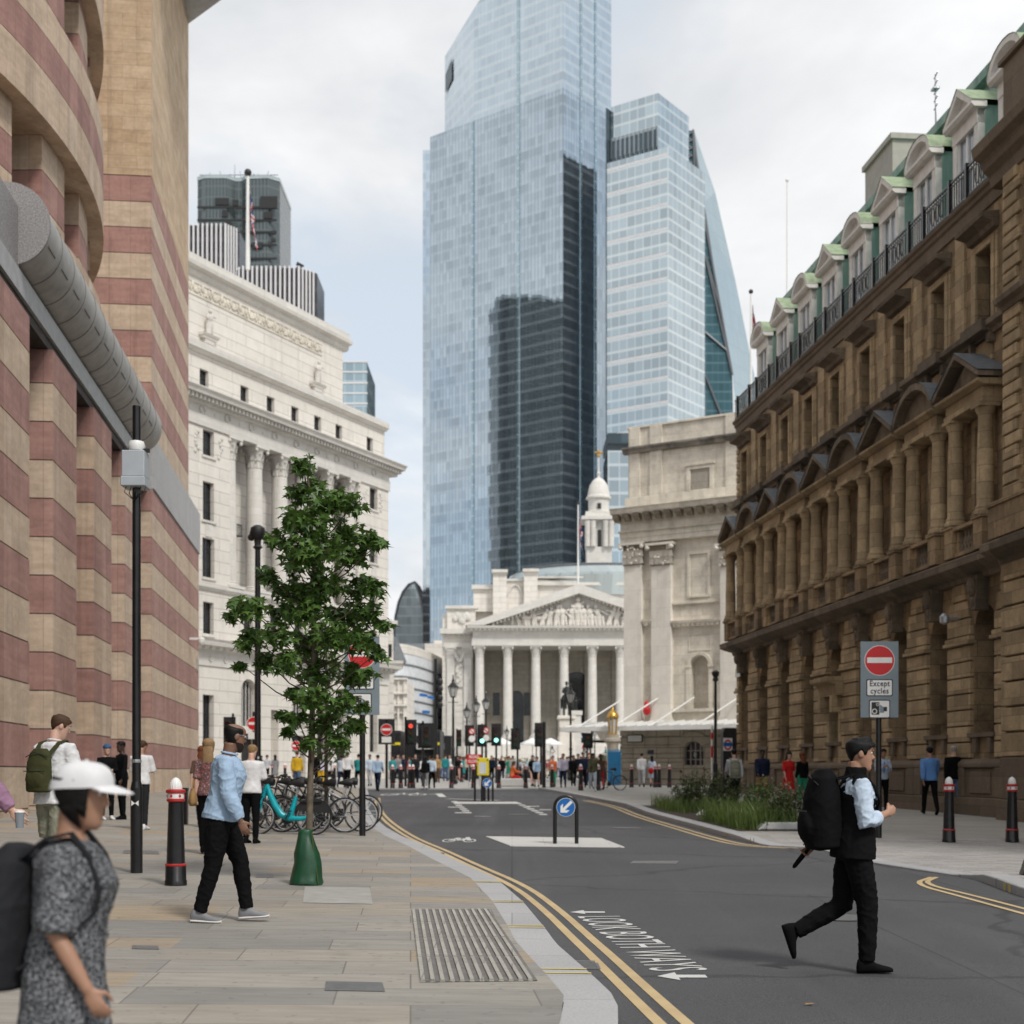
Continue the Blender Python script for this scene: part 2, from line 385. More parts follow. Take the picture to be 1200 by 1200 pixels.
def york():
    m,t,b=nt('york stone paving'); v=objvec(t)
    rot=N(t,'ShaderNodeVectorRotate',rotation_type='Z_AXIS'); rot.inputs['Angle'].default_value=R(-4); t.links.new(v,rot.inputs['Vector'])
    br=brick(t,rot.outputs[0],1.25,.62,.006,.37); br.squash=1.35; br.squash_frequency=3
    a=mixc(t,br.outputs['Color'],(.225,.215,.20),(.335,.31,.27))
    br2=brick(t,rot.outputs[0],1.25,.62,.0,.37); br2.squash=1.35; br2.squash_frequency=3
    wn=N(t,'ShaderNodeTexWhiteNoise'); 
    q=N(t,'ShaderNodeVectorMath',operation='FLOOR'); t.links.new(vscale(t,rot.outputs[0],.55,1.613,1),q.inputs[0]); t.links.new(q.outputs[0],wn.inputs['Vector'])
    a=mixc(t,ramp(t,wn.outputs['Value'],[(.66,0.0),(.93,.8)]),a,(.36,.275,.18))
    f=tnoise(t,v,.7,6,.65); a=mixc(t,math_(t,'MULTIPLY',ramp(t,f,[(.45,0.0),(.7,1.0)]),.35),a,(.23,.215,.195))
    w=tnoise(t,vscale(t,v,.8,3.5,1),3,5); a=mixc(t,.35,a,ramp(t,w,[(.3,.3),(.7,.8)]),'SOFT_LIGHT')
    sp=tnoise(t,v,11,2); a=mixc(t,ramp(t,sp,[(.66,0.0),(.69,.5)]),a,(.13,.125,.12)); s3=tnoise(t,v,1.7,6,.7); a=mixc(t,ramp(t,s3,[(.56,0.0),(.72,.45)]),a,(.16,.15,.135))
    a=mixc(t,math_(t,'MULTIPLY',br.outputs['Fac'],.65),a,(.11,.1,.09))
    t.links.new(a,b.inputs['Base Color']); b.inputs['Roughness'].default_value=.75
    bump(t,b,math_(t,'SUBTRACT',math_(t,'MULTIPLY',w,.3),br.outputs['Fac']),.3,.01)
    return m
def slabs(name,col,w,h,var=.1,off=.5,mort=.006):
    m,t,b=nt(name); v=objvec(t)
    br=brick(t,v,w,h,mort,off)
    a=mixc(t,br.outputs['Color'],tuple(x*(1-var) for x in col),tuple(x*(1+var) for x in col))
    f=tnoise(t,v,.6,6,.65); a=mixc(t,math_(t,'MULTIPLY',ramp(t,f,[(.4,0.0),(.75,1.0)]),.35),a,tuple(x*.65 for x in col))
    a=mixc(t,math_(t,'MULTIPLY',br.outputs['Fac'],.6),a,tuple(x*.4 for x in col))
    g=tnoise(t,v,60,3); a=mixc(t,.2,a,ramp(t,g,[(.3,.2),(.7,.9)]),'OVERLAY')
    t.links.new(a,b.inputs['Base Color']); b.inputs['Roughness'].default_value=.75
    bump(t,b,math_(t,'SUBTRACT',math_(t,'MULTIPLY',g,.3),br.outputs['Fac']),.25,.008)
    return m
M['asphalt']=asphalt(); M['york']=york()
M['kerb']=slabs('granite kerb',(.40,.40,.405),3,1.0,.06)
M['setts']=slabs('granite setts',(.36,.345,.33),.45,.13,.2,.5,.008)
M['paveR']=slabs('pale granite paving',(.36,.345,.315),1.1,.6,.1)
M['paveJ']=slabs('junction paving',(.40,.385,.36),1.2,.8,.08)
def worn(name,col,wear=.62,edge=.7):
    m,t,b=nt(name); v=objvec(t)
    f=tnoise(t,v,16,6,.7); g=tnoise(t,v,2.2,4)
    k=math_(t,'ADD',math_(t,'MULTIPLY',f,.7),math_(t,'MULTIPLY',g,.3))
    c=mixc(t,ramp(t,k,[(wear,0.0),(wear+.08,1.0)]),col,(.11,.11,.11))
    c=mixc(t,.25,c,ramp(t,g,[(.3,.3),(.7,.8)]),'OVERLAY')
    t.links.new(c,b.inputs['Base Color']); b.inputs['Roughness'].default_value=.7
    return m
M['mwhite']=worn('worn white road paint',(.58,.58,.56))
M['myellow']=worn('worn yellow road paint',(.52,.39,.21))
M['mkerby']=worn('kerb yellow paint',(.58,.47,.17))
M['refuge']=slabs('white refuge slab',(.58,.57,.55),1.2,.6,.05)
M['joint']=plain('dark joint',(.16,.15,.14),.8,0,.2,8)

# ground, road, pavements
mb=MB(); mb.quad((-3000,-400,-.6),(3000,-400,-.6),(3000,5000,-.6),(-3000,5000,-.6))
tag(mb.build('ground',M['paveJ'],fix=False),kind='structure')
tag(strip(-30,74,lambda y:-12 if y>60 else -8,lambda y:9,lambda x,y:zroad(y),52,'road',M['asphalt'],4),kind='structure')
KW=.33
tag(strip(-30,73,lambda y:-26,lambda y:kx(y)-KW,zg,150,'pavement',M['york'],6),kind='structure')
mb=MB(); ys=[-30+i*.25 for i in range(413)]
def kerbstones(mb,L,side,h,ya,yb,wd=KW,zf=zroad):
    ys=[ya+(yb-ya)*i/220 for i in range(221)]
    vs=[];fs=[]
    for y in ys:
        x=lerp_line(L,y); z=zf(y)
        hh=h(y)
        vs+=[(x,y,z-.05),(x,y,z+hh-.012),(x-side*.012,y,z+hh),(x-side*wd,y,z+hh+.002)]
    for i in range(220):
        for j in range(3): a=i*4+j; fs.append((a,a+1,a+5,a+4))
    mb.add(vs,fs)
kerbstones(mb,KL,1,lambda y:.1,-30,73)
tag(mb.build('kerb',M['kerb'],fix=False,smooth=25),kind='structure')
mb=MB()
kerbstones(mb,KR,-1,lambda y:zg(40,y)-zroad(y),-30,73,.3)
tag(mb.build('kerb',M['kerb'],fix=False,smooth=25),kind='structure')
tag(strip(-30,27.5,lambda y:kr(y)+.3,lambda y:26,zg,230,'pavement',M['setts'],2),kind='structure')
tag(strip(27.5,73,lambda y:kr(y)+.3,lambda y:26,zg,150,'pavement',M['paveR'],2),kind='structure')
tag(strip(73,260,lambda y:-90,lambda y:90,lambda x,y:zroad(y)+.06,20,'pavement',M['paveJ'],2),kind='structure')
mb=MB(); mb.box(-12,72.9,.6,1.6,73,zroad(73)+.06)
tag(mb.build('kerb',M['kerb']),kind='structure')

# painted marks -------------------------------------------------
def ribbon(mb,pts,w,lift):
    n=len(pts);vs=[]
    for i,p in enumerate(pts):
        a=Vector(pts[min(i+1,n-1)])-Vector(pts[max(i-1,0)]); a.normalize(); nx=Vector((a.y,-a.x))
        for s in(-1,1):
            q=Vector(p)+nx*(s*w/2); vs.append((q.x,q.y,zroad(q.y)+lift))
    mb.add(vs,[(2*i,2*i+1,2*i+3,2*i+2) for i in range(n-1)])
def resample(L,y0,y1,n,dx): return [(lerp_line(L,y0+(y1-y0)*i/n)+dx,y0+(y1-y0)*i/n) for i in range(n+1)]
def smooth_line(P,it=2):
    for _ in range(it):
        Q=[P[0]]
        for a,b in zip(P,P[1:]): Q+=[(a[0]*.75+b[0]*.25,a[1]*.75+b[1]*.25),(a[0]*.25+b[0]*.75,a[1]*.25+b[1]*.75)]
        P=Q+[P[-1]]
    return P
YL=[(1.2,2),(1.08,6),(.97,7.8),(.88,8.8),(.76,10.2),(.63,11.8),(.54,12.8),(.34,15.2),(.02,18.1),(-.62,21.4),(-1.28,25),(-1.86,27.8),(-2.45,31.3),(-3.25,36.8),(-4.12,43.9),(-5.45,57.9)]
for dx in (0,.165):
    mb=MB(); ribbon(mb,smooth_line([(x+dx*(1 if y<20 else .9),y) for x,y in YL]),.08,.004); tag(mb.build('road_line',M['myellow'],fix=False),kind='structure')
for dx in (-.25,-.45):
    mb=MB(); ribbon(mb,smooth_line([(x+dx,y) for x,y in KR if 25.5<y<60]),.09,.004); tag(mb.build('road_line',M['myellow'],fix=False),kind='structure')
    mb=MB(); ribbon(mb,smooth_line([(6.0+dx,8),(5.75+dx,13),(5.62+dx,16.6),(5.35+dx*.6,18.4),(5.75+dx*.3,19.4)]),.07,.006); tag(mb.build('road_line',M['myellow'],fix=False),kind='structure')
# kerb ticks
mb=MB()
for yy in (10.05,10.25,12.75,12.9,15.0,15.14,17.4,17.5):
    x=kx(yy); z=zroad(yy)+.106; mb.quad((x-.012,yy,z),(x-.33,yy+.02,z),(x-.33,yy+.075,z),(x-.012,yy+.055,z))
for yy in (27.0,27.2,29.0,29.2,31.5,31.7,17.2,17.45):
    x=kr(yy); z=zroad(yy); mb.quad((x-.004,yy,z+.0),(x-.004,yy+.09,z+.0),(x-.004,yy+.09,z+.1),(x-.004,yy,z+.1))
tag(mb.build('kerb_marks',M['mkerby'],fix=False),kind='structure')
# white marks
mb=MB()
def mark(mb,uvs,lift=.004):
    p=[]
    for u,v in uvs:
        d=1700*CAMZ/(v-HZ+17); p.append((wx(u,d),d,zroad(d)+lift))
    mb.add(p,[tuple(range(len(p)))])
def markl(mb,a,b,w=.1):
    pa=[]
    for u,v in (a,b):
        d=1700*CAMZ/(v-HZ+17); pa.append((wx(u,d),d))
    ribbon(mb,[pa[0],((pa[0][0]+pa[1][0])/2,(pa[0][1]+pa[1][1])/2),pa[1]],w,.004)
markl(mb,(524,936),(585,938),.28)
for (a,b) in (((532,939),(550,954)),((606,941),(640,956))):
    for i in range(7):
        t0=i/7;t1=(i+.55)/7
        markl(mb,(a[0]+(b[0]-a[0])*t0,a[1]+(b[1]-a[1])*t0),(a[0]+(b[0]-a[0])*t1,a[1]+(b[1]-a[1])*t1),.22)
for (u0,u1,v) in ((525,538,946),(533,546,952.5),(618,632,945),(632,646,949)): markl(mb,(u0,v),(u1,v),.55)
markl(mb,(556,956.5),(575,957),.12)
markl(mb,(503,931),(517,930.5),.3)
markl(mb,(514,930),(519,934),.3)
tag(mb.build('road_markings',M['mwhite'],fix=False),kind='structure')
def cycle_mark(cx,cy,sx,sy,name='cycle_symbol'):
    mb=MB()
    def ring(x,y,r,w):
        n=18
        vs=[]
        for i in range(n):
            t=2*PI*i/n
            for rr in (r,r-w):
                X=cx+sx*(x+rr*math.cos(t));Y=cy+sy*(y+rr*math.sin(t)); vs.append((X,Y,zroad(Y)+.004))
        mb.add(vs,[(2*i,2*i+1,(2*i+3)%(2*n),(2*i+2)%(2*n)) for i in range(n)])
    ring(-.55,0,.36,.09); ring(.55,0,.36,.09)
    for a,b in (((-.55,0),(-.15,.5)),((-.15,.5),(.4,.45)),((.4,.45),(0,0)),((0,0),(-.15,.6)),((.55,0),(.35,.72)),((-.3,.6),(0,.62)),((0,0),(-.55,0)),((.3,.72),(.5,.76))):
        ribbon(mb,[(cx+sx*a[0],cy+sy*a[1]),(cx+sx*b[0],cy+sy*b[1])],.09,.0044)
    return tag(mb.build(name,M['mwhite'],fix=False),kind='structure')
cycle_mark(-1.02,28,.36,1.5); cycle_mark(-4.7,63,1.1,4.2)
# refuge slabs (low raised islands in the road)
def refuge(uvs,name='traffic_island'):
    mb=MB();p=[]
    for u,v in uvs:
        d=1700*CAMZ/(v-HZ+17); p.append((wx(u,d),d))
    mb.prism(p,0,0,zf0=lambda x,y:zroad(y)-.02,zf1=lambda x,y:zroad(y)+.02)
    return tag(mb.build(name,M['refuge'],bevel=.008),kind='structure')
refuge([(569,981),(705,983),(732,993.5),(597.6,992)])
refuge([(531,940.2),(606,940.2),(609,942),(533,942)])
# lettering beside the kerb, facing people who step off
def text_mesh(s,size,mat,name,extr=0,align='CENTER',sp=1.0,bold=0):
    cu=bpy.data.curves.new(name,'FONT'); cu.body=s; cu.size=size; cu.align_x=align; cu.align_y='CENTER'; cu.extrude=extr; cu.resolution_u=3; cu.space_character=sp; cu.offset=bold*size
    o=bpy.data.objects.new(name,cu); me=evaluated_mesh(o); me.materials.clear(); me.materials.append(mat); me.name=name
    return me
def text_obj(s,size,mat,name,parent,M4,extr=.001,sp=1.0,wide=None):
    me=text_mesh(s,size,mat,name,extr,sp=sp,bold=.022)
    if wide:
        xs=[v.co.x for v in me.vertices]; k=wide/(max(xs)-min(xs)); me.transform(Matrix.Diagonal((k,1,1,1)))
    me.transform(M4); o=bpy.data.objects.new(name,me); COL.objects.link(o); o.parent=parent
    return o
def road_text(s,x,y,ang,h,w):
    me=text_mesh(s,1,M['mwhite'],'road_lettering',0,sp=1.02)
    xs=[v.co.x for v in me.vertices]; ysv=[v.co.y for v in me.vertices]
    k=w/(max(xs)-min(xs)); kh=h/(max(ysv)-min(ysv))
    T=Matrix.Translation((x,y,0))@Matrix.Rotation(ang,4,'Z')@Matrix.Diagonal((k,kh,1,1))
    for v in me.vertices:
        p=T@v.co; v.co=(p.x,p.y,zroad(p.y)+.005)
    o=bpy.data.objects.new('road_lettering',me); COL.objects.link(o); tag(o,kind='structure')
road_text('LOOK BOTH WAYS',1.04,12.75,R(-84),.44,3.75)
for (x,y,s) in ((.80,15.0,1),(1.26,10.6,-1)):
    mb=MB(); pts=[(-.16,-.05),(.05,-.05),(.05,-.14),(.2,0),(.05,.14),(.05,.05),(-.16,.05)]
    mb.add([(x-p[0],y+p[1]*1.4,zroad(y+p[1])+.005) for p in pts],[tuple(range(7))])
    tag(mb.build('road_arrow',M['mwhite'],fix=False),kind='structure')
# tactile paving
mb=MB()
tp=[(482,1065),(573,1063),(630,1146),(492,1150)]
def pg(u,v,h=1.47):
    d=1700*h/(v-HZ+17); return Vector((wx(u,d),d))
A,B_,C_,D_=[pg(*p) for p in tp]
def zt(p,l): return (p.x,p.y,zg(min(p.x,kx(p.y)-KW-.01),p.y)+l)
mb.add([zt(p,.004) for p in (A,B_,C_,D_)],[(0,1,2,3)],0)
for i in range(12):
    t0=(i+.1)/12; t1=(i+.52)/12
    for (k0,k1) in ((.01,.245),(.255,.495),(.505,.745),(.755,.99)):
        P=[A.lerp(B_,t),] if False else None
        a0=A.lerp(B_,t0);a1=A.lerp(B_,t1);b0=D_.lerp(C_,t0);b1=D_.lerp(C_,t1)
        q=[a0.lerp(b0,k0),a1.lerp(b1,k0),a1.lerp(b1,k1),a0.lerp(b0,k1)]
        mb.add([zt(p,.006) for p in q]+[zt(p,.016) for p in q],[(4,5,6,7),(0,1,5,4),(1,2,6,5),(2,3,7,6),(3,0,4,7)],1)
for i in range(12):
    t0=(i+.56)/12; t1=(i+1.06)/12
    q=[A.lerp(B_,t0),A.lerp(B_,min(1,t1)),D_.lerp(C_,min(1,t1)),D_.lerp(C_,t0)]
    mb.add([zt(p,.0055) for p in q],[(0,1,2,3)],2)
M['tact']=slabs('tactile slabs',(.38,.36,.32),.4,.4,.15)
tag(mb.build('tactile_paving',[M['tact'],M['tact'],M['joint']],fix=False),kind='structure')
# inspection covers
M['cover']=plain('cover plate',(.16,.16,.16),.5,.3,.2,20,.2)
M['coverp']=plain('pale concrete cover',(.36,.35,.33),.8,0,.12,6)
for (u,v,du,dv,mt) in ((415,1140,33,5,'cover'),(170,1101,15,2,'cover'),(300,912+146,0,0,None),(250,1026,0,0,None),(165,996,20,2,'cover'),(310,1020,10,2,'cover'),(395,1040,38,9,'coverp')):
    if not mt: continue
    q=[pg(u-du,v-dv,1.38),pg(u+du,v-dv,1.38),pg(u+du*1.1,v+dv,1.38),pg(u-du*1.05,v+dv,1.38)]
    mb=MB(); mb.add([zt(p,.004) for p in q],[(0,1,2,3)]); tag(mb.build('access_cover',M[mt],fix=False),kind='structure')
mb=MB(); mark(mb,[(742,1009),(796,1009),(792,1012.5),(738,1012)]); tag(mb.build('access_cover',M['cover'],fix=False),kind='structure')

for (x,y) in ((3.3,14.5),(2.6,33),(.2,41)):
    mb=MB(); n=22; mb.add([(x+.33*math.cos(2*PI*i/n),y+.33*math.sin(2*PI*i/n),zroad(y)+.006) for i in range(n)],[tuple(range(n))]); tag(mb.build('manhole_cover',M['cover'],fix=False),kind='structure')
for y in (11.2,24.2): 
    x=kx(y)+.12; mb=MB(); mb.box(x-.1,y-.25,zroad(y),x+.12,y+.25,zroad(y)+.005)
    for k in range(7): mb.box(x-.08,y-.22+.065*k,zroad(y)+.005,x+.1,y-.19+.065*k,zroad(y)+.009)
    tag(mb.build('drain_grate',M['cover']),kind='structure')
# ================================================================ helpers for architecture
def make_window(parent,x,y,z,w,h,cols,rows,fm,gm,name='window',bar=.035,fr=.07,dep=.08):
    """window frame with bars, its glass is a sub-part; origin at bottom centre of the opening"""
    mb=MB()
    mb.box(-w/2,0,0,-w/2+fr,dep,h);mb.box(w/2-fr,0,0,w/2,dep,h)
    mb.box(-w/2+fr,0,0,w/2-fr,dep,fr);mb.box(-w/2+fr,0,h-fr,w/2-fr,dep,h)
    for i in range(1,cols): xx=-w/2+w*i/cols; mb.box(xx-bar/2,.01,fr,xx+bar/2,dep-.01,h-fr)
    for j in range(1,rows): zz=h*j/rows; mb.box(-w/2+fr,.012,zz-bar/2,w/2-fr,dep-.012,zz+bar/2)
    o=mb.build(name,fm,parent,(x,y,z))
    g=MB(); g.box(-w/2+.01,dep*.5,.01,w/2-.01,dep*.5+.01,h-.01); g.build('pane',gm,o)
    return o
def capital(mb,x,y,z0,h,r,m=0,n=12,square=False,hol=None):
    k=r*1.02; m0=m; m=m if hol is None else hol
    if square:
        mb.box(x-k,y-k*.3,z0,x+k,y+.3,z0+h*.9,m)
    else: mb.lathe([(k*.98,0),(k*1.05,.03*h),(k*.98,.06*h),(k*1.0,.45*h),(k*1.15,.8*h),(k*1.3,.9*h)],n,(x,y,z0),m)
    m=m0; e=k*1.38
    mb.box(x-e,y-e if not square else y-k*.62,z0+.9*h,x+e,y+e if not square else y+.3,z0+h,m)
    # leaves in two tiers, volutes at the corners
    cnt=8
    for tier,(zz,hh,rr) in enumerate(((.05,.36,1.03),(.36,.36,1.08))):
        for i in range(cnt):
            if square:
                if i>=5: continue
                xx=x-k+2*k*(i+.5*(1-tier*.0))/4.5; yy=y-k*.3; nx,ny=0,-1
            else:
                t=2*PI*(i+.5*tier)/cnt; nx,ny=math.cos(t),math.sin(t); xx=x+nx*k*rr; yy=y+ny*k*rr
            tx,ty=-ny,nx; w=k*.3; o=k*.3
            b0=(xx-tx*w,yy-ty*w,z0+zz*h);b1=(xx+tx*w,yy+ty*w,z0+zz*h)
            t0=(xx-tx*w*.8+nx*o*.5,yy-ty*w*.8+ny*o*.5,z0+(zz+hh*.8)*h);t1=(xx+tx*w*.8+nx*o*.5,yy+ty*w*.8+ny*o*.5,z0+(zz+hh*.8)*h)
            tp=(xx+nx*o*1.5,yy+ny*o*1.5,z0+(zz+hh*.72)*h)
            mb.add([b0,b1,t1,t0,tp],[(0,1,2,3),(3,2,4)],m)
    for sx in(-1,1):
        for sy in ((-1,1) if not square else (-1,)):
            mb.ball((x+sx*e*.86,y+sy*(e*.86 if not square else k*.5),z0+.8*h),k*.24,k*.24,h*.11,8,5,m)
def column(mb,x,y,z0,z1,r,caph,m=0,n=20,baseh=.5,flute=False):
    mb.box(x-r*1.4,y-r*1.4,z0,x+r*1.4,y+r*1.4,z0+baseh*.4,m)
    prof=[(r*1.35,baseh*.4),(r*1.38,baseh*.55),(r*1.15,baseh*.7),(r*1.22,baseh*.85),(r,baseh)]
    H=z1-caph-z0
    for i in range(7): t=i/6; prof.append((r*(1-.13*t*t),baseh+(H-baseh)*t))
    mb.lathe(prof,n,(x,y,z0),m)
    capital(mb,x,y,z1-caph,caph,r*.87,m)
def dentils(mb,x0,x1,z0,z1,y0,y1,pitch,w,m=0):
    n=max(1,int((x1-x0)/pitch)); p=(x1-x0)/n
    for i in range(n): xx=x0+p*(i+.5); mb.box(xx-w/2,y0,z0,xx+w/2,y1,z1,m)
def baluster_row(mb,x0,x1,z0,z1,y,pitch,m=0,r=.09):
    n=max(1,int((x1-x0)/pitch)); p=(x1-x0)/n; h=z1-z0
    for i in range(n): mb.lathe([(r*.7,0),(r*.7,.1*h),(r*.45,.2*h),(r,.42*h),(r*.45,.75*h),(r*.7,.9*h),(r*.7,h)],8,(x0+p*(i+.5),y,z0),m)
def figure(mb,x,y,z,h,m=0,seed=0,lean=0):
    """small carved figure in relief"""
    q=random.Random(seed); a=lean+q.uniform(-.15,.15)
    mb.ball((x+a*h*.9,y-.1*h,z+h*.9),h*.085,h*.085,h*.1,8,5,m)
    mb.ball((x+a*h*.6,y-.06*h,z+h*.64),h*.15,h*.12,h*.2,8,5,m)
    mb.tube((x+a*h*.4,y,z+h*.55),(x-.06*h,y,z),h*.15,h*.11,8,m)
    for s in(-1,1): mb.tube((x+a*h*.7+s*.12*h,y-.05*h,z+h*.75),(x+s*h*q.uniform(.15,.35),y-.12*h,z+h*q.uniform(.35,.95)),h*.05,h*.035,6,m)
    mb.tube((x+.05*h,y-.08*h,z+h*.45),(x+.13*h,y-.06*h,z),h*.08,h*.05,6,m)

# ================================================================ brown sandstone block on the right
def sandstone_block():
    ex=Vector((.0995,-.99504)); rot=math.atan2(ex.y,ex.x)
    d0=61.8; base=Vector((15.83-.1*d0,d0,0))
    t=thing('sandstone_building','long brown sandstone office block with arched windows and green copper dormers on the right','building',(base.x,base.y,0),rot)
    P=2.955; S=[1.15+P*i for i in range(9)]; L=26.95; LE=46
    zg0=0.0
    W=MB()
    # ground storey wall with arches
    ops=[]
    for i,s in enumerate(S): ops.append((s,1.34,2.62,5.92,True))
    wall(W,-.0,L,1.9,7.0,ops,0,.62)
    wall(W,0,L,7.0,12.75,[(s,1.05,8.02,10.55,False) for s in S],0,.5)
    wall(W,0,L,12.75,16.6,[(s,.95,13.05,15.0,False) for s in S],0,.42)
    # body
    W.box(.0,.63,0,LE,14,16.6)
    W.quad((0,0,0),(0,.64,0),(0,.64,16.6),(0,0,16.6)); W.box(L,-.45,1.9,LE,.63,16.6)
    W.build('wall',M['sand'],t)
    # plinth
    b=MB()
    b.box(-.12,-.22,-.4,L,.6,.95); b.box(-.06,-.12,.95,L,.6,1.72); b.extx([(-.2,1.72),(-.2,1.84),(-.06,1.95),(.3,1.95),(.3,1.72)],-.12,L)
    for s in S:
        b.box(s-.62,-.16,1.05,s+.62,-.11,1.62)
        for q in (-1,1): b.box(s+q*1.2-.26,-.2,.95,s+q*1.2+.26,-.1,1.72)
    b.box(L,-.7,-.4,LE,.3,.95); b.box(L,-.6,.95,LE,.3,1.95)
    b.build('plinth',M['plinth'],t,bevel=.02)
    # rusticated piers between arches
    edges=[0]+[ (a+c)/2 for a,c in zip(S,S[1:])]+[L]
    for i in range(10):
        l=0.0 if i==0 else S[i-1]+.7; r=L if i==9 else S[i]-.7
        p=MB(); n=7
        for k in range(n):
            z=1.98+k*.425; p.box(l+.03,-.1,z,r-.03,.02,z+.385)
        p.box(l-.05,-.2,4.95,r+.05,.05,5.05);p.box(l-.02,-.15,5.05,r+.02,.05,5.17)
        # stepped voussoirs either side of the pier head
        for k in range(3):
            z=5.2+k*.47; e=(.0,.1,.3)[k]
            p.exty([(l+.03+e,z),(r-.03-e,z),(r-.1-e,z+.43) if k else (r-.03,z+.43),(l+.1+e,z+.43) if k else (l+.03,z+.43)],-.1,.02)
        p.build('rusticated_pier',M['sandl'],t,bevel=.015)
    K=MB()
    for s in S:   # keystones with carved brackets
        K.exty([(s-.16,5.75),(s+.16,5.75),(s+.26,6.62),(s-.26,6.62)],-.34,.02)
        K.ball((s,-.36,6.35),.2,.14,.26,10,6); K.ball((s,-.3,5.98),.13,.1,.18,8,5)
    K.split('keystone',M['soot'],t)
    # ground cornice + balustrade
    c=MB()
    c.extx([(0,6.55),(-.18,6.58),(-.2,6.7),(-.5,6.78),(-.72,6.86),(-.75,7.05),(-.55,7.13),(0,7.16)],-.35,L)
    c.extx([(0,6.55),(-.6,6.58),(-.65,6.7),(-.95,6.78),(-1.1,6.86),(-1.12,7.05),(-.9,7.13),(0,7.16)],L,LE)
    c.build('cornice',M['soot'],t,bevel=.01)
    b=MB()
    for s in S:
        for q in (-1,1):
            x=s+q*.92; b.box(x-.26,-.62,7.17,x+.26,.1,7.93); b.box(x-.31,-.67,7.93,x+.31,.1,8.03)
        b.box(s-.66,-.55,7.17,s+.66,-.3,7.27)
        b.box(s-.66,-.5,7.27,s-.5,-.33,7.85);b.box(s+.5,-.5,7.27,s+.66,-.33,7.85)
        b.box(s-.66,-.6,7.85,s+.66,-.25,7.95)
    b.box(L,-.9,7.17,LE,-.4,7.93); b.box(L,-.95,7.93,LE,-.4,8.03)
    b.split('balcony_parapet',M['sand'],t,bevel=.012)
    b=MB()
    for s in S: baluster_row(b,s-.5,s+.5,7.27,7.85,-.42,.2,0,.085)
    b.split('baluster_row',M['soot'],t,gap=.3,smooth=True)
    # aedicules: columns, entablature, alternating pediments
    for i,s in enumerate(S):
        a=MB()
        for q in(-1,1):
            x=s+q*.92; r=.2
            a.lathe([(.29,0),(.29,.08),(.25,.12),(.26,.18),(.215,.24),(.215,.9),(.205,1.5),(.18,2.4),(.19,2.42),(.18,2.46),(.25,2.6),(.26,2.66)],16,(x,-.4,8.03))
            a.box(x-.27,-.67,10.69,x+.27,-.13,10.78)
        a.split('aedicule_column',M['sandl'],t,smooth=True)
        e=MB()
        e.box(s-1.2,-.62,10.78,s+1.2,.02,10.92); e.box(s-1.16,-.58,10.92,s+1.16,.02,11.18)
        e.extx([(0,11.18),(-.64,11.18),(-.8,11.25),(-.82,11.32),(0,11.36)],s-1.36,s+1.36)
        e.build('entablature',M['sandl'],t,bevel=.01)
        p=MB()
        if i%2==0:
            p.exty([(s-1.42,11.36),(s,12.14),(s+1.42,11.36),(s+1.42,11.5),(s,12.3),(s-1.42,11.5)],-.84,.02)
            p.exty([(s-1.1,11.36),(s+1.1,11.36),(s,11.98)],-.55,.02)
        else:
            n=12;o=[];ii=[]
            for k in range(n+1):
                th=PI*(.15+.7*k/n); q=math.cos(th)/math.cos(PI*.15); hh=(math.sin(th)-math.sin(PI*.15))/(1-math.sin(PI*.15))
                ii.append((s-q*1.36,11.36+hh*.72)); o.append((s-q*1.42,11.5+hh*.78))
            for k in range(n): p.exty([ii[k],ii[k+1],o[k+1],o[k]],-.84,.02)
            p.exty(ii,-.55,.02)
        p.build('pediment',M['soot'],t,bevel=.01)
        f=MB()
        if i%2==0:
            for q in(-1,1): f.add([(s,-.86,12.31),(s,0,12.31),(s+q*1.46,0,11.51),(s+q*1.46,-.86,11.51)],[(0,1,2,3)])
        else:
            for k in range(n): f.add([(o[k][0],-.86,o[k][1]+.015),(o[k+1][0],-.86,o[k+1][1]+.015),(o[k+1][0],0,o[k+1][1]+.015),(o[k][0],0,o[k][1]+.015)],[(0,1,2,3)])
        f.build('pediment_lead_flashing',M['ironlead'],t,fix=False)
    # architraves round openings
    ar=MB()
    for s in S:
        for (w,za,zb,yy) in ((1.05,8.02,10.55,-.07),(.95,13.05,15.0,-.08)):
            for q in(-1,1): ar.box(s+q*(w/2+.09)-.09,yy,za,s+q*(w/2+.09)+.09,.03,zb+.18)
            ar.box(s-w/2,yy,zb,s+w/2,.03,zb+.18)
        ar.box(s-.78,-.05,13.05,s-.68,.03,15.2); ar.box(s+.68,-.05,13.05,s+.78,.03,15.2)
        # blank pilaster strips between third-storey windows
        ar.box(s+P/2-.3,-.07,12.98,s+P/2+.3,.03,15.95) if s<L-P else None
        ar.box(s-.5,-.06,12.05,s+.5,.03,12.6)
    ar.split('window_surround',M['sandl'],t,gap=.25,bevel=.01)
    hd=MB()
    for s in S: hd.extx([(0,15.28),(-.14,15.3),(-.18,15.42),(-.46,15.5),(-.5,15.62),(0,15.7)],s-.82,s+.82)
    hd.split('window_hood',M['soot'],t,bevel=.01)
    st=MB()
    st.extx([(0,12.66),(-.1,12.66),(-.14,12.76),(-.3,12.82),(-.32,12.95),(0,13.0)],-.2,L)
    for s in S: st.box(s-.66,-.4,12.72,s+.66,.0,13.02); st.box(s-.62,-.2,12.45,s-.45,0,12.72); st.box(s+.45,-.2,12.45,s+.62,0,12.72)
    st.extx([(0,12.66),(-.55,12.66),(-.6,12.76),(-.75,12.82),(-.78,12.95),(0,13.0)],L,LE)
    st.build('string_course',M['soot'],t,bevel=.01)
    tc=MB()
    tc.extx([(0,15.98),(-.05,15.98),(-.06,16.28),(-.12,16.32),(-.14,16.42),(-.2,16.46),(-.22,16.56),(.3,16.64)],-.25,L)
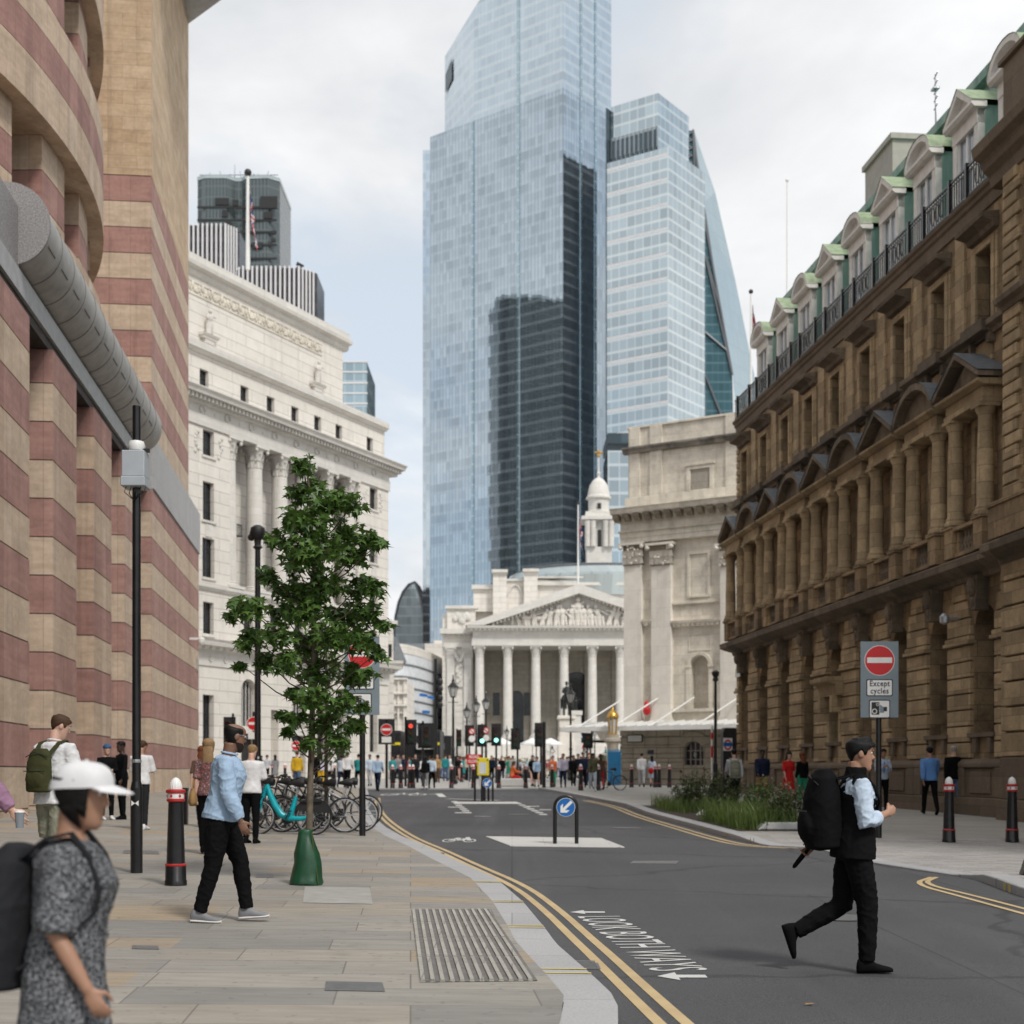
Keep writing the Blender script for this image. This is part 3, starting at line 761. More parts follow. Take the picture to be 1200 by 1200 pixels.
    tc.extx([(0,15.93),(-.5,15.93),(-.53,16.2),(-.7,16.33),(-.74,16.53),(-.95,16.63),(-1.0,16.88),(0,16.98)],L-.75,LE)
    tc.box(L+.2,-.6,16.98,LE,.5,18.5); tc.box(L+.1,-.7,18.5,LE,.5,18.62)
    tc.build('top_cornice',M['plinth'],t,bevel=.015)
    # quoins
    q=MB()
    for k in range(32):
        z=7.3+k*.3
        if z>15.8: break
        w=.55 if k%2 else .38
        q.box(-.08,-.08,z,w*.9,.03,z+.26); q.box(L+.02,-.53,z,L+w+.35,-.4,z+.26); q.box(L-.07,-.5,z,L+.01,-.5+w,z+.26)
    for k in range(8):
        z=1.98+k*.6; q.box(L+.02,-.58,z,L+1.5,-.4,z+.55)
    q.split('quoin_strip',M['sandl'],t,gap=1,bevel=.02)
    # windows
    first=None
    for i,s in enumerate(S):
        o=MB(); n=12; w=1.26
        pts=[(-w/2,0),(w/2,0)]+[(w/2*math.cos(PI*k/n),2.62+w/2*math.sin(PI*k/n)) for k in range(n+1)]
        if first is None:
            o.box(-.63,0,0,-.56,.09,2.65);o.box(.56,0,0,.63,.09,2.65);o.box(-.56,0,0,.56,.09,.08);o.box(-.56,0,2.58,.56,.09,2.66);o.box(-.04,.01,.08,.04,.08,3.2);o.box(-.56,.012,1.3,.56,.078,1.36)
            for k in range(n):
                a0=PI*k/n;a1=PI*(k+1)/n
                o.exty([(.56*math.cos(a0),2.62+.56*math.sin(a0)),(.64*math.cos(a0),2.62+.64*math.sin(a0)),(.64*math.cos(a1),2.62+.64*math.sin(a1)),(.56*math.cos(a1),2.62+.56*math.sin(a1))],0,.09)
            f1=o.build('arched_window',M['blackm'],t,(s,.5,2.64))
            g=MB(); g.exty(pts,.04,.05); g.build('pane',M['glassb'],f1)
            f2=make_window(t,s,.4,8.02,1.05,2.53,2,3,M['blackm'],M['glassb'])
            f3=make_window(t,s,.32,13.05,.95,1.95,2,2,M['blackm'],M['glassb'])
            sl=MB(); sl.box(-.8,-.16,-.1,.8,.4,.02); sl.exty([(-.5,-.5),(-.36,-.5),(-.3,-.1),(-.56,-.1)],-.12,.0); sl.exty([(.36,-.5),(.5,-.5),(.56,-.1),(.3,-.1)],-.12,.0)
            f4=sl.build('window_sill',M['plinth'],t,(s,0,2.6),bevel=.01)
            first=True
        else:
            dup(f1,t,(s,.5,2.64)); dup(f2,t,(s,.4,8.02)); dup(f3,t,(s,.32,13.05)); dup(f4,t,(s,0,2.6))
    # doorcase under the fifth arch
    s=S[4]; d=MB()
    d.box(s-.9,-.35,2.2,s+.9,.0,4.2) if False else None
    d.box(s-.72,-.12,.95,s-.5,.3,4.15); d.box(s+.5,-.12,.95,s+.72,.3,4.15)
    d.extx([(0.2,4.15),(-.3,4.15),(-.35,4.5),(-.62,4.6),(-.65,4.75),(.2,4.8)],s-.95,s+.95)
    for qq in(-1,1): d.exty([(s+qq*.62-.1,3.6),(s+qq*.62+.1,3.6),(s+qq*.62+.12,4.15),(s+qq*.62-.12,4.15)],-.42,.0)
    d.build('doorcase',M['sandl'],t,bevel=.015)
    # railing on the ledge
    r=MB(); n=int(L/.16)
    r.box(-.2,-.12,17.43,L-.8,-.07,17.48); r.box(-.2,-.11,17.32,L-.8,-.08,17.35); r.box(-.2,-.11,16.68,L-.8,-.08,16.72)
    for i in range(n):
        x=-.15+(L-.8)*i/n; r.box(x-.012,-.107,16.61,x+.012,-.083,17.43)
    for s in S:
        for q in(-.92,.92): r.box(s+q-.05,-.15,16.6,s+q+.05,-.05,17.56)
    r.build('balcony_railing',M['black'],t)
    r=MB()
    for s in S:
        for k in range(3): xx=s-.3+k*.3; r.path([(xx+.12*math.cos(a),-.095,17.03+.25*math.sin(a)) for a in [2*PI*j/10 for j in range(10)]],.014,5,closed=True)
    r.split('railing_scroll',M['black'],t,gap=.5)
    # mansard roof and dormers
    rf=MB()
    rf.extx([(.3,16.58),(.75,16.62),(1.9,20.6),(2.05,21.5),(2.4,21.6),(9,21.9),(9,16.58)],.3,LE)
    rf.extx([(1.75,21.4),(1.75,21.68),(2.4,21.78),(2.4,21.4)],.2,LE)
    rf.build('copper_roof',M['copper'],t)
    rb=MB(); rb.box(6.7,3.2,21.9,9.6,9,24.6); rb.box(6.6,3.1,24.55,9.7,9.1,24.75)
    rb.build('plant_room',M['lead2'],t)
    for i,s in enumerate(S):
        f=MB(); y=.72; w=.84; z0=16.6; z1=19.6
        f.box(s-w,y,z0,s-w+.26,y+.2,z1); f.box(s+w-.26,y,z0,s+w,y+.2,z1)
        f.box(s-w+.26,y,z0,s+w-.26,y+.18,17.2); f.box(s-w,y-.02,z1-.38,s+w,y+.2,z1)
        f.extx([(y+.2,z1),(y-.16,z1),(y-.24,z1+.08),(y-.24,z1+.16),(y+.2,z1+.16)],s-w-.14,s+w+.14)
        zz=z1+.16
        if i%2==0:
            n=10
            o=[(s-(w+.16)*math.cos(PI*k/n),zz+.62*math.sin(PI*k/n)) for k in range(n+1)]; ii=[(s-(w-.06)*math.cos(PI*k/n),zz+.47*math.sin(PI*k/n)) for k in range(n+1)]
        else:
            n=2; o=[(s-w-.16,zz),(s,zz+.72),(s+w+.16,zz)]; ii=[(s-w+.1,zz),(s,zz+.52),(s+w-.1,zz)]
        for k in range(n): f.exty([ii[k],ii[k+1],o[k+1],o[k]],y-.24,y+.15)
        f.exty(ii,y-.02,y+.1)
        do=f.build('dormer',M['whitestone'],t)
        g=MB()
        for k in range(n): g.add([(o[k][0],y-.26,o[k][1]+.02),(o[k+1][0],y-.26,o[k+1][1]+.02),(o[k+1][0],3.2,o[k+1][1]+.02),(o[k][0],3.2,o[k][1]+.02)],[(0,1,2,3)])
        g.build('dormer_roof',M['coppert'],do,fix=False)
        g=MB()
        for q in(-1,1): g.box(s+q*(w-.02)-.02,y+.2,z0,s+q*(w-.02)+.02,3.0,z1+.1)
        g.split('dormer_cheek',M['copper'],do)
        wd=MB(); wd.box(s-.58,y+.06,17.2,s+.58,y+.14,17.28); wd.box(s-.58,y+.06,18.2,s+.58,y+.15,18.32); wd.box(s-.05,y+.05,17.25,s+.05,y+.15,19.4)
        for q in(-1,1): wd.box(s+q*.56-.05,y+.06,17.25,s+q*.56+.05,y+.15,19.4)
        wo=wd.build('dormer_window',M['white'],do)
        pn=MB(); pn.box(s-.58,y+.1,17.25,s+.58,y+.11,19.4); pn.build('pane',M['glassl'],wo)
    an=MB(); an.tube((15.6,2.4,22),(15.55,2.4,24.0),.03,.02,6); an.box(15.42,2.3,23.5,15.7,2.5,23.56); an.tube((15.75,2.4,22),(15.5,2.4,23.7),.02,.02,5)
    for k in range(5): an.tube((15.45,2.4,22.9+.25*k),(15.75,2.4,23.0+.25*k),.02,.02,5)
    an.build('roof_aerial',M['steel'],t)
    # street plate high on the far corner
    sg=MB(); sg.box(.1,-.17,5.62,.85,-.13,6.0); sg.build('street_plate',M['white'],t)
    lm=MB(); lm.box(23.4,-.5,5.62,23.6,-.2,5.7); lm.lathe([(.03,0),(.12,.05),(.13,.22),(.05,.3)],10,(23.5,-.55,5.5)); lm.build('wall_lamp',M['steel'],t)
M['lead2']=plain('beige roof cladding',(.36,.35,.30),.6,0,.1,3)
M['whitestone']=plain('pale painted stone',(.74,.72,.68),.7,0,.12,4)
M['coppert']=plain('mossy copper top',(.30,.38,.24),.7,0,.25,5)
sandstone_block()

# ================================================================ striped building on the left
def striped_building():
    base=Vector((-7.8-.11*56.3,56.3,0)); ex=Vector((-.1093,.994)); rot=math.atan2(ex.y,ex.x)
    t=thing('striped_building','pink and buff striped stone building with a round drum along the left pavement','building',tuple(base),rot)
    inv=rmat(base,rot).inverted()
    def stripes(mb,poly,z0,z1,start=1.73,flat=False):
        k=int(math.floor(z0-start)); 
        while start+k<z1:
            a=max(z0,start+k); b=min(z1,start+k+1)
            g=.016
            mb.prism(poly,a+g,b-g,1 if k%2==0 and k>=0 else 0); k+=1
        cx=sum(p[0] for p in poly)/len(poly); cy=sum(p[1] for p in poly)/len(poly)
        inner=[(p[0]+(.025 if p[0]<cx else -.025),p[1]+(.025 if p[1]<cy else -.025)) for p in poly]
        mb.prism(inner,z0,z1,2)
    mats=[M['buff'],M['pink'],M['joint']]
    # four street piers
    for i in range(6):
        xa=-(56.3-49.7)*1.006-6.0*i+ (0 if i<4 else 0); 
        mb=MB(); stripes(mb,[(xa,0),(xa+3.25,0),(xa+3.25,1.5),(xa,1.5)],-.2,12.62)
        mb.build('striped_pier',mats,t)
    # recess lining behind the piers, soffit
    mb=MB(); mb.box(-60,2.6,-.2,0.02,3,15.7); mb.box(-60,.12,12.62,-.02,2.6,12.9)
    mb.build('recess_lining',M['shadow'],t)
    mb=MB(); mb.box(-60,.03,12.9,-.3,1.2,13.45); mb.build('lintel',M['lead'],t)
    # granite roll moulding along the lintel
    mb=MB(); n=40; x1=-2.0; x0=-22.3; r=.95; zc=14.5; YC=.3
    vs=[];fs=[]
    segs=24
    for k in range(segs+1):
        x=x0+(x1-x0)*k/segs
        for i in range(n): th=2*PI*i/n; vs.append((x,YC+r*math.cos(th)*1.0,zc+r*math.sin(th)))
    for k in range(segs):
        for i in range(n): fs.append((k*n+i,k*n+(i+1)%n,(k+1)*n+(i+1)%n,(k+1)*n+i))
    fs.append(tuple(range(n)))
    mb.add(vs,fs)
    # rounded far end
    prof=[]; prev=None
    for k in range(1,9):
        ph=PI/2*k/8; rr=r*math.cos(ph)+.0001; xx=x1+r*.9*math.sin(ph)
        vs=[(xx,YC+rr*math.cos(2*PI*i/n),zc+rr*math.sin(2*PI*i/n)) for i in range(n)]
        pr=[(x1+r*.9*math.sin(PI/2*(k-1)/8),YC+r*math.cos(PI/2*(k-1)/8)*math.cos(2*PI*i/n),zc+r*math.cos(PI/2*(k-1)/8)*math.sin(2*PI*i/n)) for i in range(n)]
        mb.add(pr+vs,[(i,(i+1)%n,n+(i+1)%n,n+i) for i in range(n)])
    rl=mb.build('granite_roll',M['granitet'],t,smooth=30)
    mb=MB()
    for k in range(1,13):
        x=x0+(x1-x0)*k/13
        mb.path([(x,YC+(r+.004)*math.cos(2*PI*i/36),zc+(r+.004)*math.sin(2*PI*i/36)) for i in range(36)],.012,4,closed=True)
        th=-PI+.42
        mb.cbox((x-.85,YC+r*math.cos(th),zc+r*math.sin(th)+.0),.75,.03,.05)
    mb.build('joint_bands',M['joint'],rl)
    mb=MB(); mb.add([(x0-.02,YC+(r+.03)*math.cos(2*PI*i/40),zc+(r+.03)*math.sin(2*PI*i/40)) for i in range(40)]+[(x0+.06,YC+(r+.03)*math.cos(2*PI*i/40),zc+(r+.03)*math.sin(2*PI*i/40)) for i in range(40)],[tuple(range(40))]+[(i,(i+1)%40,40+(i+1)%40,40+i) for i in range(40)])
    mb.build('end_disc',M['granite'],rl)
    # granite slab wall under the disc and plain wall above the roll
    mb=MB(); mb.box(x0-9,.06,12.95,x0+.05,1.0,14.9); mb.build('granite_block',M['granite'],t)
    mb=MB(); mb.box(-60,.95,13.5,-.02,2.6,15.75); mb.build('ledge',M['buff'],t)
    # prow wing
    mb=MB(); stripes(mb,[(0,0),(17.4,0),(17.4,9),(0,9)],1.75,12.66); mb.prism([(0,-.02),(17.42,-.02),(17.42,9),(0,9)],-.3,1.73,0)
    mb.build('prow_wall_lower',mats,t)
    mb=MB(); mb.prism([(.35,-.06),(17.55,-.06),(17.55,8.8),(.35,8.8)],12.68,14.7); mb.build('granite_band',M['granitel'],t)
    up=[(0,0),(12.8,0),(12.8,9),(0,9)]
    mb=MB(); stripes(mb,up,14.72,24.73); mb.build('prow_wall_upper',mats,t)
    mb=MB(); mb.prism(up,24.75,41.5); mb.build('prow_ashlar',M['bufft'],t)
    mb=MB(); mb.prism([(-1,0.02),(12.8,.02),(8.2,-3.4),(-1,-3.4)],37.2,37.9); mb.build('roof_slab',M['lead'],t)
    # dome camera
    mb=MB(); mb.box(13.2,-.5,7.95,13.35,0,8.05); mb.lathe([(.02,-.22),(.1,-.2),(.16,-.1),(.17,0),(.17,.1),(.1,.16)],12,(13.27,-.55,7.9)); mb.build('dome_camera',M['white'],t,smooth=True)
    mb=MB(); mb.box(16.3,-.05,6.7,16.9,0,7.3); mb.build('wall_plate',M['lead2'],t)
    # the drum
    cx,cy,R0=-40.6,42,27.7
    def arc(r,phs): return [(cx+r*math.cos(p),cy+r*math.sin(p)) for p in phs]
    def ringseg(mb,r0,r1,p0,p1,z0,z1,n,m=0):
        a=arc(r1,[p0+(p1-p0)*i/n for i in range(n+1)])+arc(r0,[p1+(p0-p1)*i/n for i in range(n+1)])
        for i in range(n):
            q=[a[i],a[i+1],a[2*n-i],a[2*n+1-i]]; mb.prism(q,z0,z1,m)
    for (z0,z1,mm) in ((19.73,21.0,'buff'),(21.02,22.05,'pink'),(22.07,22.95,'buff'),(26.0,27.3,'buff'),(27.32,28.35,'pink'),(28.37,29.3,'buff'),(32.5,36,'buff')):
        mb=MB(inv); ringseg(mb,R0-3,R0,-.75,.75,z0,z1,90); mb.build('drum_ring',M[mm],t,smooth=20)
    mb=MB(inv); ringseg(mb,R0-3,R0-.02,-.75,.75,15.0,16.9,90); mb.build('drum_ring',M['buff'],t,smooth=20)
    for (za,zb,zs) in ((16.9,19.73,1.73),(22.95,26.0,1.73),(29.3,32.5,1.73)):
        for k in range(-4,6):
            pe=.05+.155*k; mb=MB(inv)
            kk=int(math.floor(za-zs))
            while zs+kk<zb:
                a=max(za,zs+kk); b=min(zb,zs+kk+1)
                ringseg(mb,R0-2,R0-.45,pe-.078,pe,a+.014,b-.014,3,1 if kk%2==0 else 0); kk+=1
            ringseg(mb,R0-2,R0-.47,pe-.077,pe-.001,za,zb,3,2)
            mb.build('drum_pier',mats,t)
        mb=MB(inv); ringseg(mb,R0-2.6,R0-1.7,-.75,.75,za,zb,60); mb.build('drum_glazing',M['glassd'],t)
        mb=MB(inv)
        for k in range(-20,30):
            p=.05+.155*k/2-.02; q=arc(R0-1.68,[p-.0012,p+.0012])+arc(R0-1.75,[p+.0012,p-.0012]); mb.prism(q,za,zb)
        mb.build('glazing_bars',M['blackm'],t)
    return t
striped_building()
# ================================================================ white classical bank on the left
def white_bank():
    base=Vector((-9.98,117,0)); ex=Vector((.4217,.9067)); rot=math.atan2(ex.y,ex.x)
    t=thing('white_bank_building','tall white stone bank with giant columns and rows of dark windows behind the street tree','building',tuple(base),rot)
    k=1.103
    X=[-q*k for q in (2.1,6.3,9.0,11.76,14.56,17.4,21.5)]; XL=-29.5
    mid=X[1:6]; end=[X[0],X[6]]
    W=MB()
    # main block storeys; middle bays recessed behind the columns from 14.4 to 24.2
    cols=[-q*k for q in (4.75,7.65,10.4,13.2,16.0,18.85)]
    xr,xl=cols[0]+.55,cols[-1]-.55
    EX=[-26.9]
    ends=[(x,1.15,a,b,False) for x in end for a,b in ()]
    def storey(z0,z1,a,b,w,xs,x0,x1,y=0,dep=.45,arch=False): wall(W,x0,x1,z0,z1,[(x,w,a,b,arch) for x in xs],y,dep)
    storey(0,8.6,3.2,6.75,1.25,[X[0],X[6],-26.9],XL,0) if False else None
    wall(W,XL,0,0,8.6,[(X[0],1.2,3.2,6.7,False),(X[6],1.2,3.2,6.7,False),(-26.6,1.2,3.2,6.7,False)]+[(x,1.75,1.2,8.0,True) for x in (X[1],X[3],X[5])]+[(X[2],1.2,1.4,6.9,False),(X[4],.9,.95,6.0,False)],0,.6)
    storey(10.4,13.6,10.7,12.8,1.15,X+[-26.6],XL,0)
    for (z0,z1,a,b,w) in ((13.9,17.6,14.4,17.0,1.3),(17.6,21.4,18.15,20.7,1.2),(21.4,24.25,22.4,24.1,1.2)):
        wall(W,xr,0,z0,z1,[(X[0],w,a,b,False)],0,.45); wall(W,XL,xl,z0,z1,[(X[6],w,a,b,False),(-26.6,w,a,b,False)],0,.45)
    wall(W,xl,xr,13.9,24.25,[],1.9,.1)
    for xx in (xl,xr): W.quad((xx,0,13.9),(xx,1.9,13.9),(xx,1.9,24.25),(xx,0,24.25))
    wall(W,XL,0,26.4,29.2,[(x,.95,26.65,28.15,False) for x in X+[-26.6]],.35,.4)
    # closed body behind
    W.box(XL,.66,0,-.02,26,13.9); W.box(XL,.5,13.9,xl-.02,26,24.25); W.box(xr+.02,.5,13.9,-.02,26,24.25); W.box(xl,2.0,13.9,xr,26,24.25); W.box(XL,.8,24.25,-.02,26,29.3)
    W.quad((0,0,0),(0,.7,0),(0,.7,24.25),(0,0,24.25)); W.quad((0,.35,26.4),(0,.9,26.4),(0,.9,29.2),(0,.35,29.2))
    W.build('wall',M['portland'],t)
    # horizontal channels
    ch=MB()
    for i in range(12):
        z=14.5+i*.78; ch.box(XL,-.035,z,xl,.02,z+.72); ch.box(xr,-.035,z,0.035,.02,z+.72)
    ch=MB()
    # cornices and entablature
    c=MB()
    c.box(XL,-.12,24.25,.12,1.2,25.0); c.box(XL,-.06,25.0,.06,1.2,25.6)
    c.extx([(1.2,25.6),(-.15,25.6),(-.25,25.72),(-.25,25.95),(-.95,26.02),(-1.0,26.2),(-1.15,26.35),(-1.15,26.42),(1.2,26.48)],XL,1.15)
    dentils(c,XL,1.0,25.74,25.98,-.75,-.2,.42,.22)
    c.extx([(.9,29.1),(.2,29.1),(.1,29.25),(-.05,29.3),(-.05,29.75),(.9,29.8)],XL,.1)
    c.extx([(.3,13.55),(-.1,13.55),(-.25,13.75),(-.25,13.95),(.3,14.0)],XL,.2)
    c.extx([(.5,9.55),(-.15,9.6),(-.25,9.8),(-.75,9.9),(-.8,10.15),(-.9,10.3),(.5,10.42)],XL,.85); dentils(c,XL,.7,9.68,9.88,-.55,-.1,.75,.4)
    c.box(XL,-.08,8.6,.08,.5,9.6)
    c.build('cornice',M['portw'],t)
    f=MB()
    for i in range(20):
        x=-1.0-i*1.38; 
        if i%2: f.path([(x+.3*math.cos(2*PI*j/10),-.1,25.28+.24*math.sin(2*PI*j/10)) for j in range(10)],.06,5,closed=True)
        else: f.ball((x,-.06,25.25),.14,.07,.14,8,5)
    for i in range(16):
        x=-1.2-i*1.6; f.path([(x+.18*math.cos(PI+PI*j/6),-.12,9.15+.22*math.sin(PI+PI*j/6)) for j in range(7)],.045,4); f.ball((x,-.1,9.2),.1,.06,.12,6,4)
    f.split('frieze_ornament',M['portw'],t,smooth=True)
    co=None
    for x in cols:
        if co is None:
            m=MB(); column(m,0,0,14.0,24.25,.62,1.55,n=22); co=m.build('giant_column',M['portw'],t,(x,.62,0),smooth=True)
        else: dup(co,t,(x,.62,0))
    # pilaster relief panels on end bays
    pn=MB()
    for x in (X[0]+1.15,X[0]-1.25,X[6]+1.25,X[6]-1.25):
        for q in range(7): pn.ball((x+rnd.uniform(-.2,.2),-.02,22.5+q*.22),.16,.08,.14,7,4)
    pn.split('carved_panel',M['portw'],t,smooth=True)
    # windows
    def rowwin(xs,z,w,h,y,cc,rr):
        f0=None
        for x in xs:
            if f0 is None: f0=make_window(t,x,y,z,w,h,cc,rr,M['blackm'],M['glassd'])
            else: dup(f0,t,(x,y,z))
    A=X+[-26.6]; E=[X[0],X[6],-26.6]
    rowwin(A,26.65,.95,1.5,.6,2,3); rowwin(E,22.4,1.2,1.7,.3,2,3); rowwin(E,18.15,1.2,2.55,.3,2,4); rowwin(E,14.4,1.3,2.6,.3,2,4); rowwin(A,10.7,1.15,2.1,.3,2,3)
    rowwin(E,3.2,1.2,3.5,.4,3,6); rowwin([X[2]],1.4,1.2,5.5,.4,3,8)
    for (z,h) in ((14.3,3.0),(18.2,2.5),(22.0,2.0)): rowwin(mid,z,1.2,h,1.8,2,4)
    wd=MB()
    for x in (X[1],X[3],X[5]):
        wd.exty([(x-.85,4.5),(x+.85,4.5)]+[(x+.85*math.cos(PI*j/12),7.1+.85*math.sin(PI*j/12)) for j in range(13)],.45,.5)
    wd.split('arched_light',M['glassd'],t)
    wd=MB()
    for x in (X[1],X[3],X[5]):
        wd.box(x-1.05,-.25,4.25,x+1.05,.4,4.75)
        for j in range(4): wd.box(x-.6+.4*j-.03,.38,4.75,x-.6+.4*j+.03,.44,7.8)
    wd.split('door_transom',M['portw'],t)
    dd=MB()
    for x in (X[1],X[3],X[5]): dd.box(x-.85,.42,.0,x+.85,.5,4.2)
    dd.split('doorway',M['blackm'],t)
    # windowsill, surrounds
    s=MB()
    for x in A:
        s.box(x-.7,-.08,10.5,x+.7,.2,10.7); s.box(x-.6,.25,26.5,x+.6,.5,26.65)
    for x in E:
        for z in (22.25,18.0,14.25): s.box(x-.75,-.1,z,x+.75,.2,z+.15)
        s.box(x-.35,-.06,17.1,x+.35,.05,17.9)
    for x in mid: s.box(x-.85,1.6,18.0,x+.85,2,18.2); s.box(x-.8,1.5,17.3,x+.8,1.9,17.4)
    s.split('window_sill',M['portw'],t,then=2)
    bl=MB()
    for x in mid:
        for j in range(9): bl.box(x-.8+.2*j-.015,1.15,18.0,x-.8+.2*j+.015,1.2,18.75)
        bl.box(x-.82,1.13,18.72,x+.82,1.22,18.78); bl.box(x-.82,1.1,17.95,x+.82,1.9,18.02)
    bl.split('balconette',M['blackm'],t)
    # recessed upper block
    U=MB(); U.box(XL,2.5,29.3,-2.9,24,36.0); U.build('attic_wall',M['portland'],t)
    c=MB(); c.extx([(3,35.2),(2.45,35.2),(2.3,35.35),(2.3,35.6),(1.95,35.7),(1.9,35.95),(2.2,36.0),(2.2,36.55),(3,36.6)],XL,-2.3); c.build('attic_cornice',M['portw'],t)
    fr=MB()
    for i in range(70):
        x=XL+.5+i*.36
        if x>-6.2: break
        fr.ball((x,2.46,34.45+.12*math.sin(i*2.1)),.17,.1,.26,7,4); fr.ball((x+.18,2.46,34.2+.1*math.cos(i)),.12,.08,.16,6,4)
    fr.box(XL,2.44,33.9,-6,2.52,34.0);fr.box(XL,2.44,34.75,-6,2.52,34.85)
    fr.build('carved_frieze',M['mans'],t)
    st=MB()
    for x in (-6.9,-20.6):
        st.box(x-.5,2.2,30.9,x+.5,2.6,31.2); st.box(x-.8,2.15,31.2,x+.8,2.6,31.35); st.extx([(2.5,31.35),(2.1,31.35),(2.0,31.5),(2.5,31.55)],x-.9,x+.9)
        figure(st,x,2.25,31.55,1.7,0,3)
    st.split('statue_niche',M['portw'],t,smooth=True)
    # ventilator slots in the blocking course
    sl=MB()
    for q in (3,5.5,8,10.5,13,15.5): sl.box(-q*1.7-.45,.14,29.45,-q*1.7+.45,.22,29.6)
    sl.split('vent_slot',M['blackm'],t)
    rs=MB(); 
    for i in range(13): z=1.0+i*.6; rs.box(XL,-.03,z,.03,.0,z+.02) if False else None
    # flagpole with union flag on the roof
    return t
white_bank()
def union_flag(parent,w,h,M4,name='flag',drape=.5,seed=1):
    """flag hanging in folds; crosses are modelled bands following the folds"""
    cols=[M['flagblue'],M['flagwhite'],M['flagred']]
    nx,ny=30,20; q=random.Random(seed)
    def inm(a,b):
        x=(a-.5)*2;y=(b-.5)
        if abs(x)<.1 or abs(y)<.1: return 2
        if abs(x)<.17 or abs(y)<.17: return 1
        d=abs(abs(x)*.5-abs(y))
        if d<.035: return 2
        if d<.1: return 1
        return 0
    vs=[];fs=[];mi=[]
    for j in range(ny+1):
        for i in range(nx+1):
            a=i/nx;b=j/ny
            # gathered: hangs in soft folds close to the pole
            X=w*(.10*a+.05*a*math.sin(b*5+seed)); Z=h*(b-1)*1.0-w*a*.62+.05*h*math.sin(b*9)*a
            Y=.16*w*math.sin(a*13+b*1.5)*a**.5*.6
            vs.append((X,Y,Z))
    mb=MB()
    for j in range(ny):
        for i in range(nx):
            k=j*(nx+1)+i; fs.append((k,k+1,k+nx+2,k+nx+1)); mi.append(inm((i+.5)/nx,(j+.5)/ny))
    mb.add(vs,fs); mb.mi=mi
    o=mb.build(name,cols,parent,fix=False,smooth=80); o.data.transform(M4); return o
M['flagblue']=plain('flag blue',(.012,.02,.16),.8,0,.1,5); M['flagwhite']=plain('flag white',(.7,.69,.68),.8,0,.05,5); M['flagred']=plain('flag red',(.5,.015,.03),.8,0,.1,5)
def flagpole(name,label,x,y,z0,z1,r,flag=None,drape=1.15,seed=1,group=None):
    t=thing(name,label,'flagpole',(x,y,z0))
    mb=MB(); H=z1-z0
    mb.tube((0,0,0),(0,0,H),r,r*.6,10); mb.build('pole',M['white'],t,smooth=True)
    mb=MB(); mb.ball((0,0,H+r*1.4),r*1.7); mb.build('finial',M['blackm'] if flag else M['white'],t,smooth=True)
    if flag: union_flag(t,flag[0],flag[1],Matrix.Translation((r,0,H-flag[2])),drape=drape,seed=seed)
    return t
flagpole('flagpole','white roof flagpole with a limp flag above the white bank',wx(290.5,104),104,wz(316,104),wz(206,104),.16,(3.4,2.2,1.0),1.25)
# block beyond the bank on the same side
def corner_block():
    d=138; x1=wx(461,d); z=lambda v:wz(v,d)
    t=thing('corner_bank_block','pale stone corner block with a mansard window just past the white bank','building',(x1,d,0),R(8))
    mb=MB(); mb.box(-12,0,0,0,10,z(728)); mb.build('wall',M['portland'],t)
    mb=MB(); 
    for i in range(11): mb.box(-3.0,-.05,.6+i*.95,.05,.02,.6+i*.95+.87)
    mb.extx([(.3,z(783)),(-.2,z(783)),(-.3,z(780)),(-.8,z(778)),(-.8,z(775)),(.3,z(774))],-12,.9); mb.extx([(.3,z(733)),(-.3,z(732)),(-.3,z(728)),(.3,z(728)+.1)],-12,.4)
    mb.build('cornice',M['portw'],t)
    mb=MB(); mb.prism([(0,.5),(1.3,.5),(1.3,9),(0,9)],z(775),z(745),top=[(0,.5),(.35,.9),(.35,9),(0,9)]); mb.build('mansard_roof',M['ironlead'],t)
    for (ua,ub,va,vb) in ((437,442,800,880),(455,459,755,770)):
        xx=wx((ua+ub)/2,d)-x1; make_window(t,xx,-.1,z(vb),(ub-ua)*d/1700,z(va)-z(vb),2,6,M['blackm'],M['glassd'])
    for vv in (700,742):
        pass
corner_block()
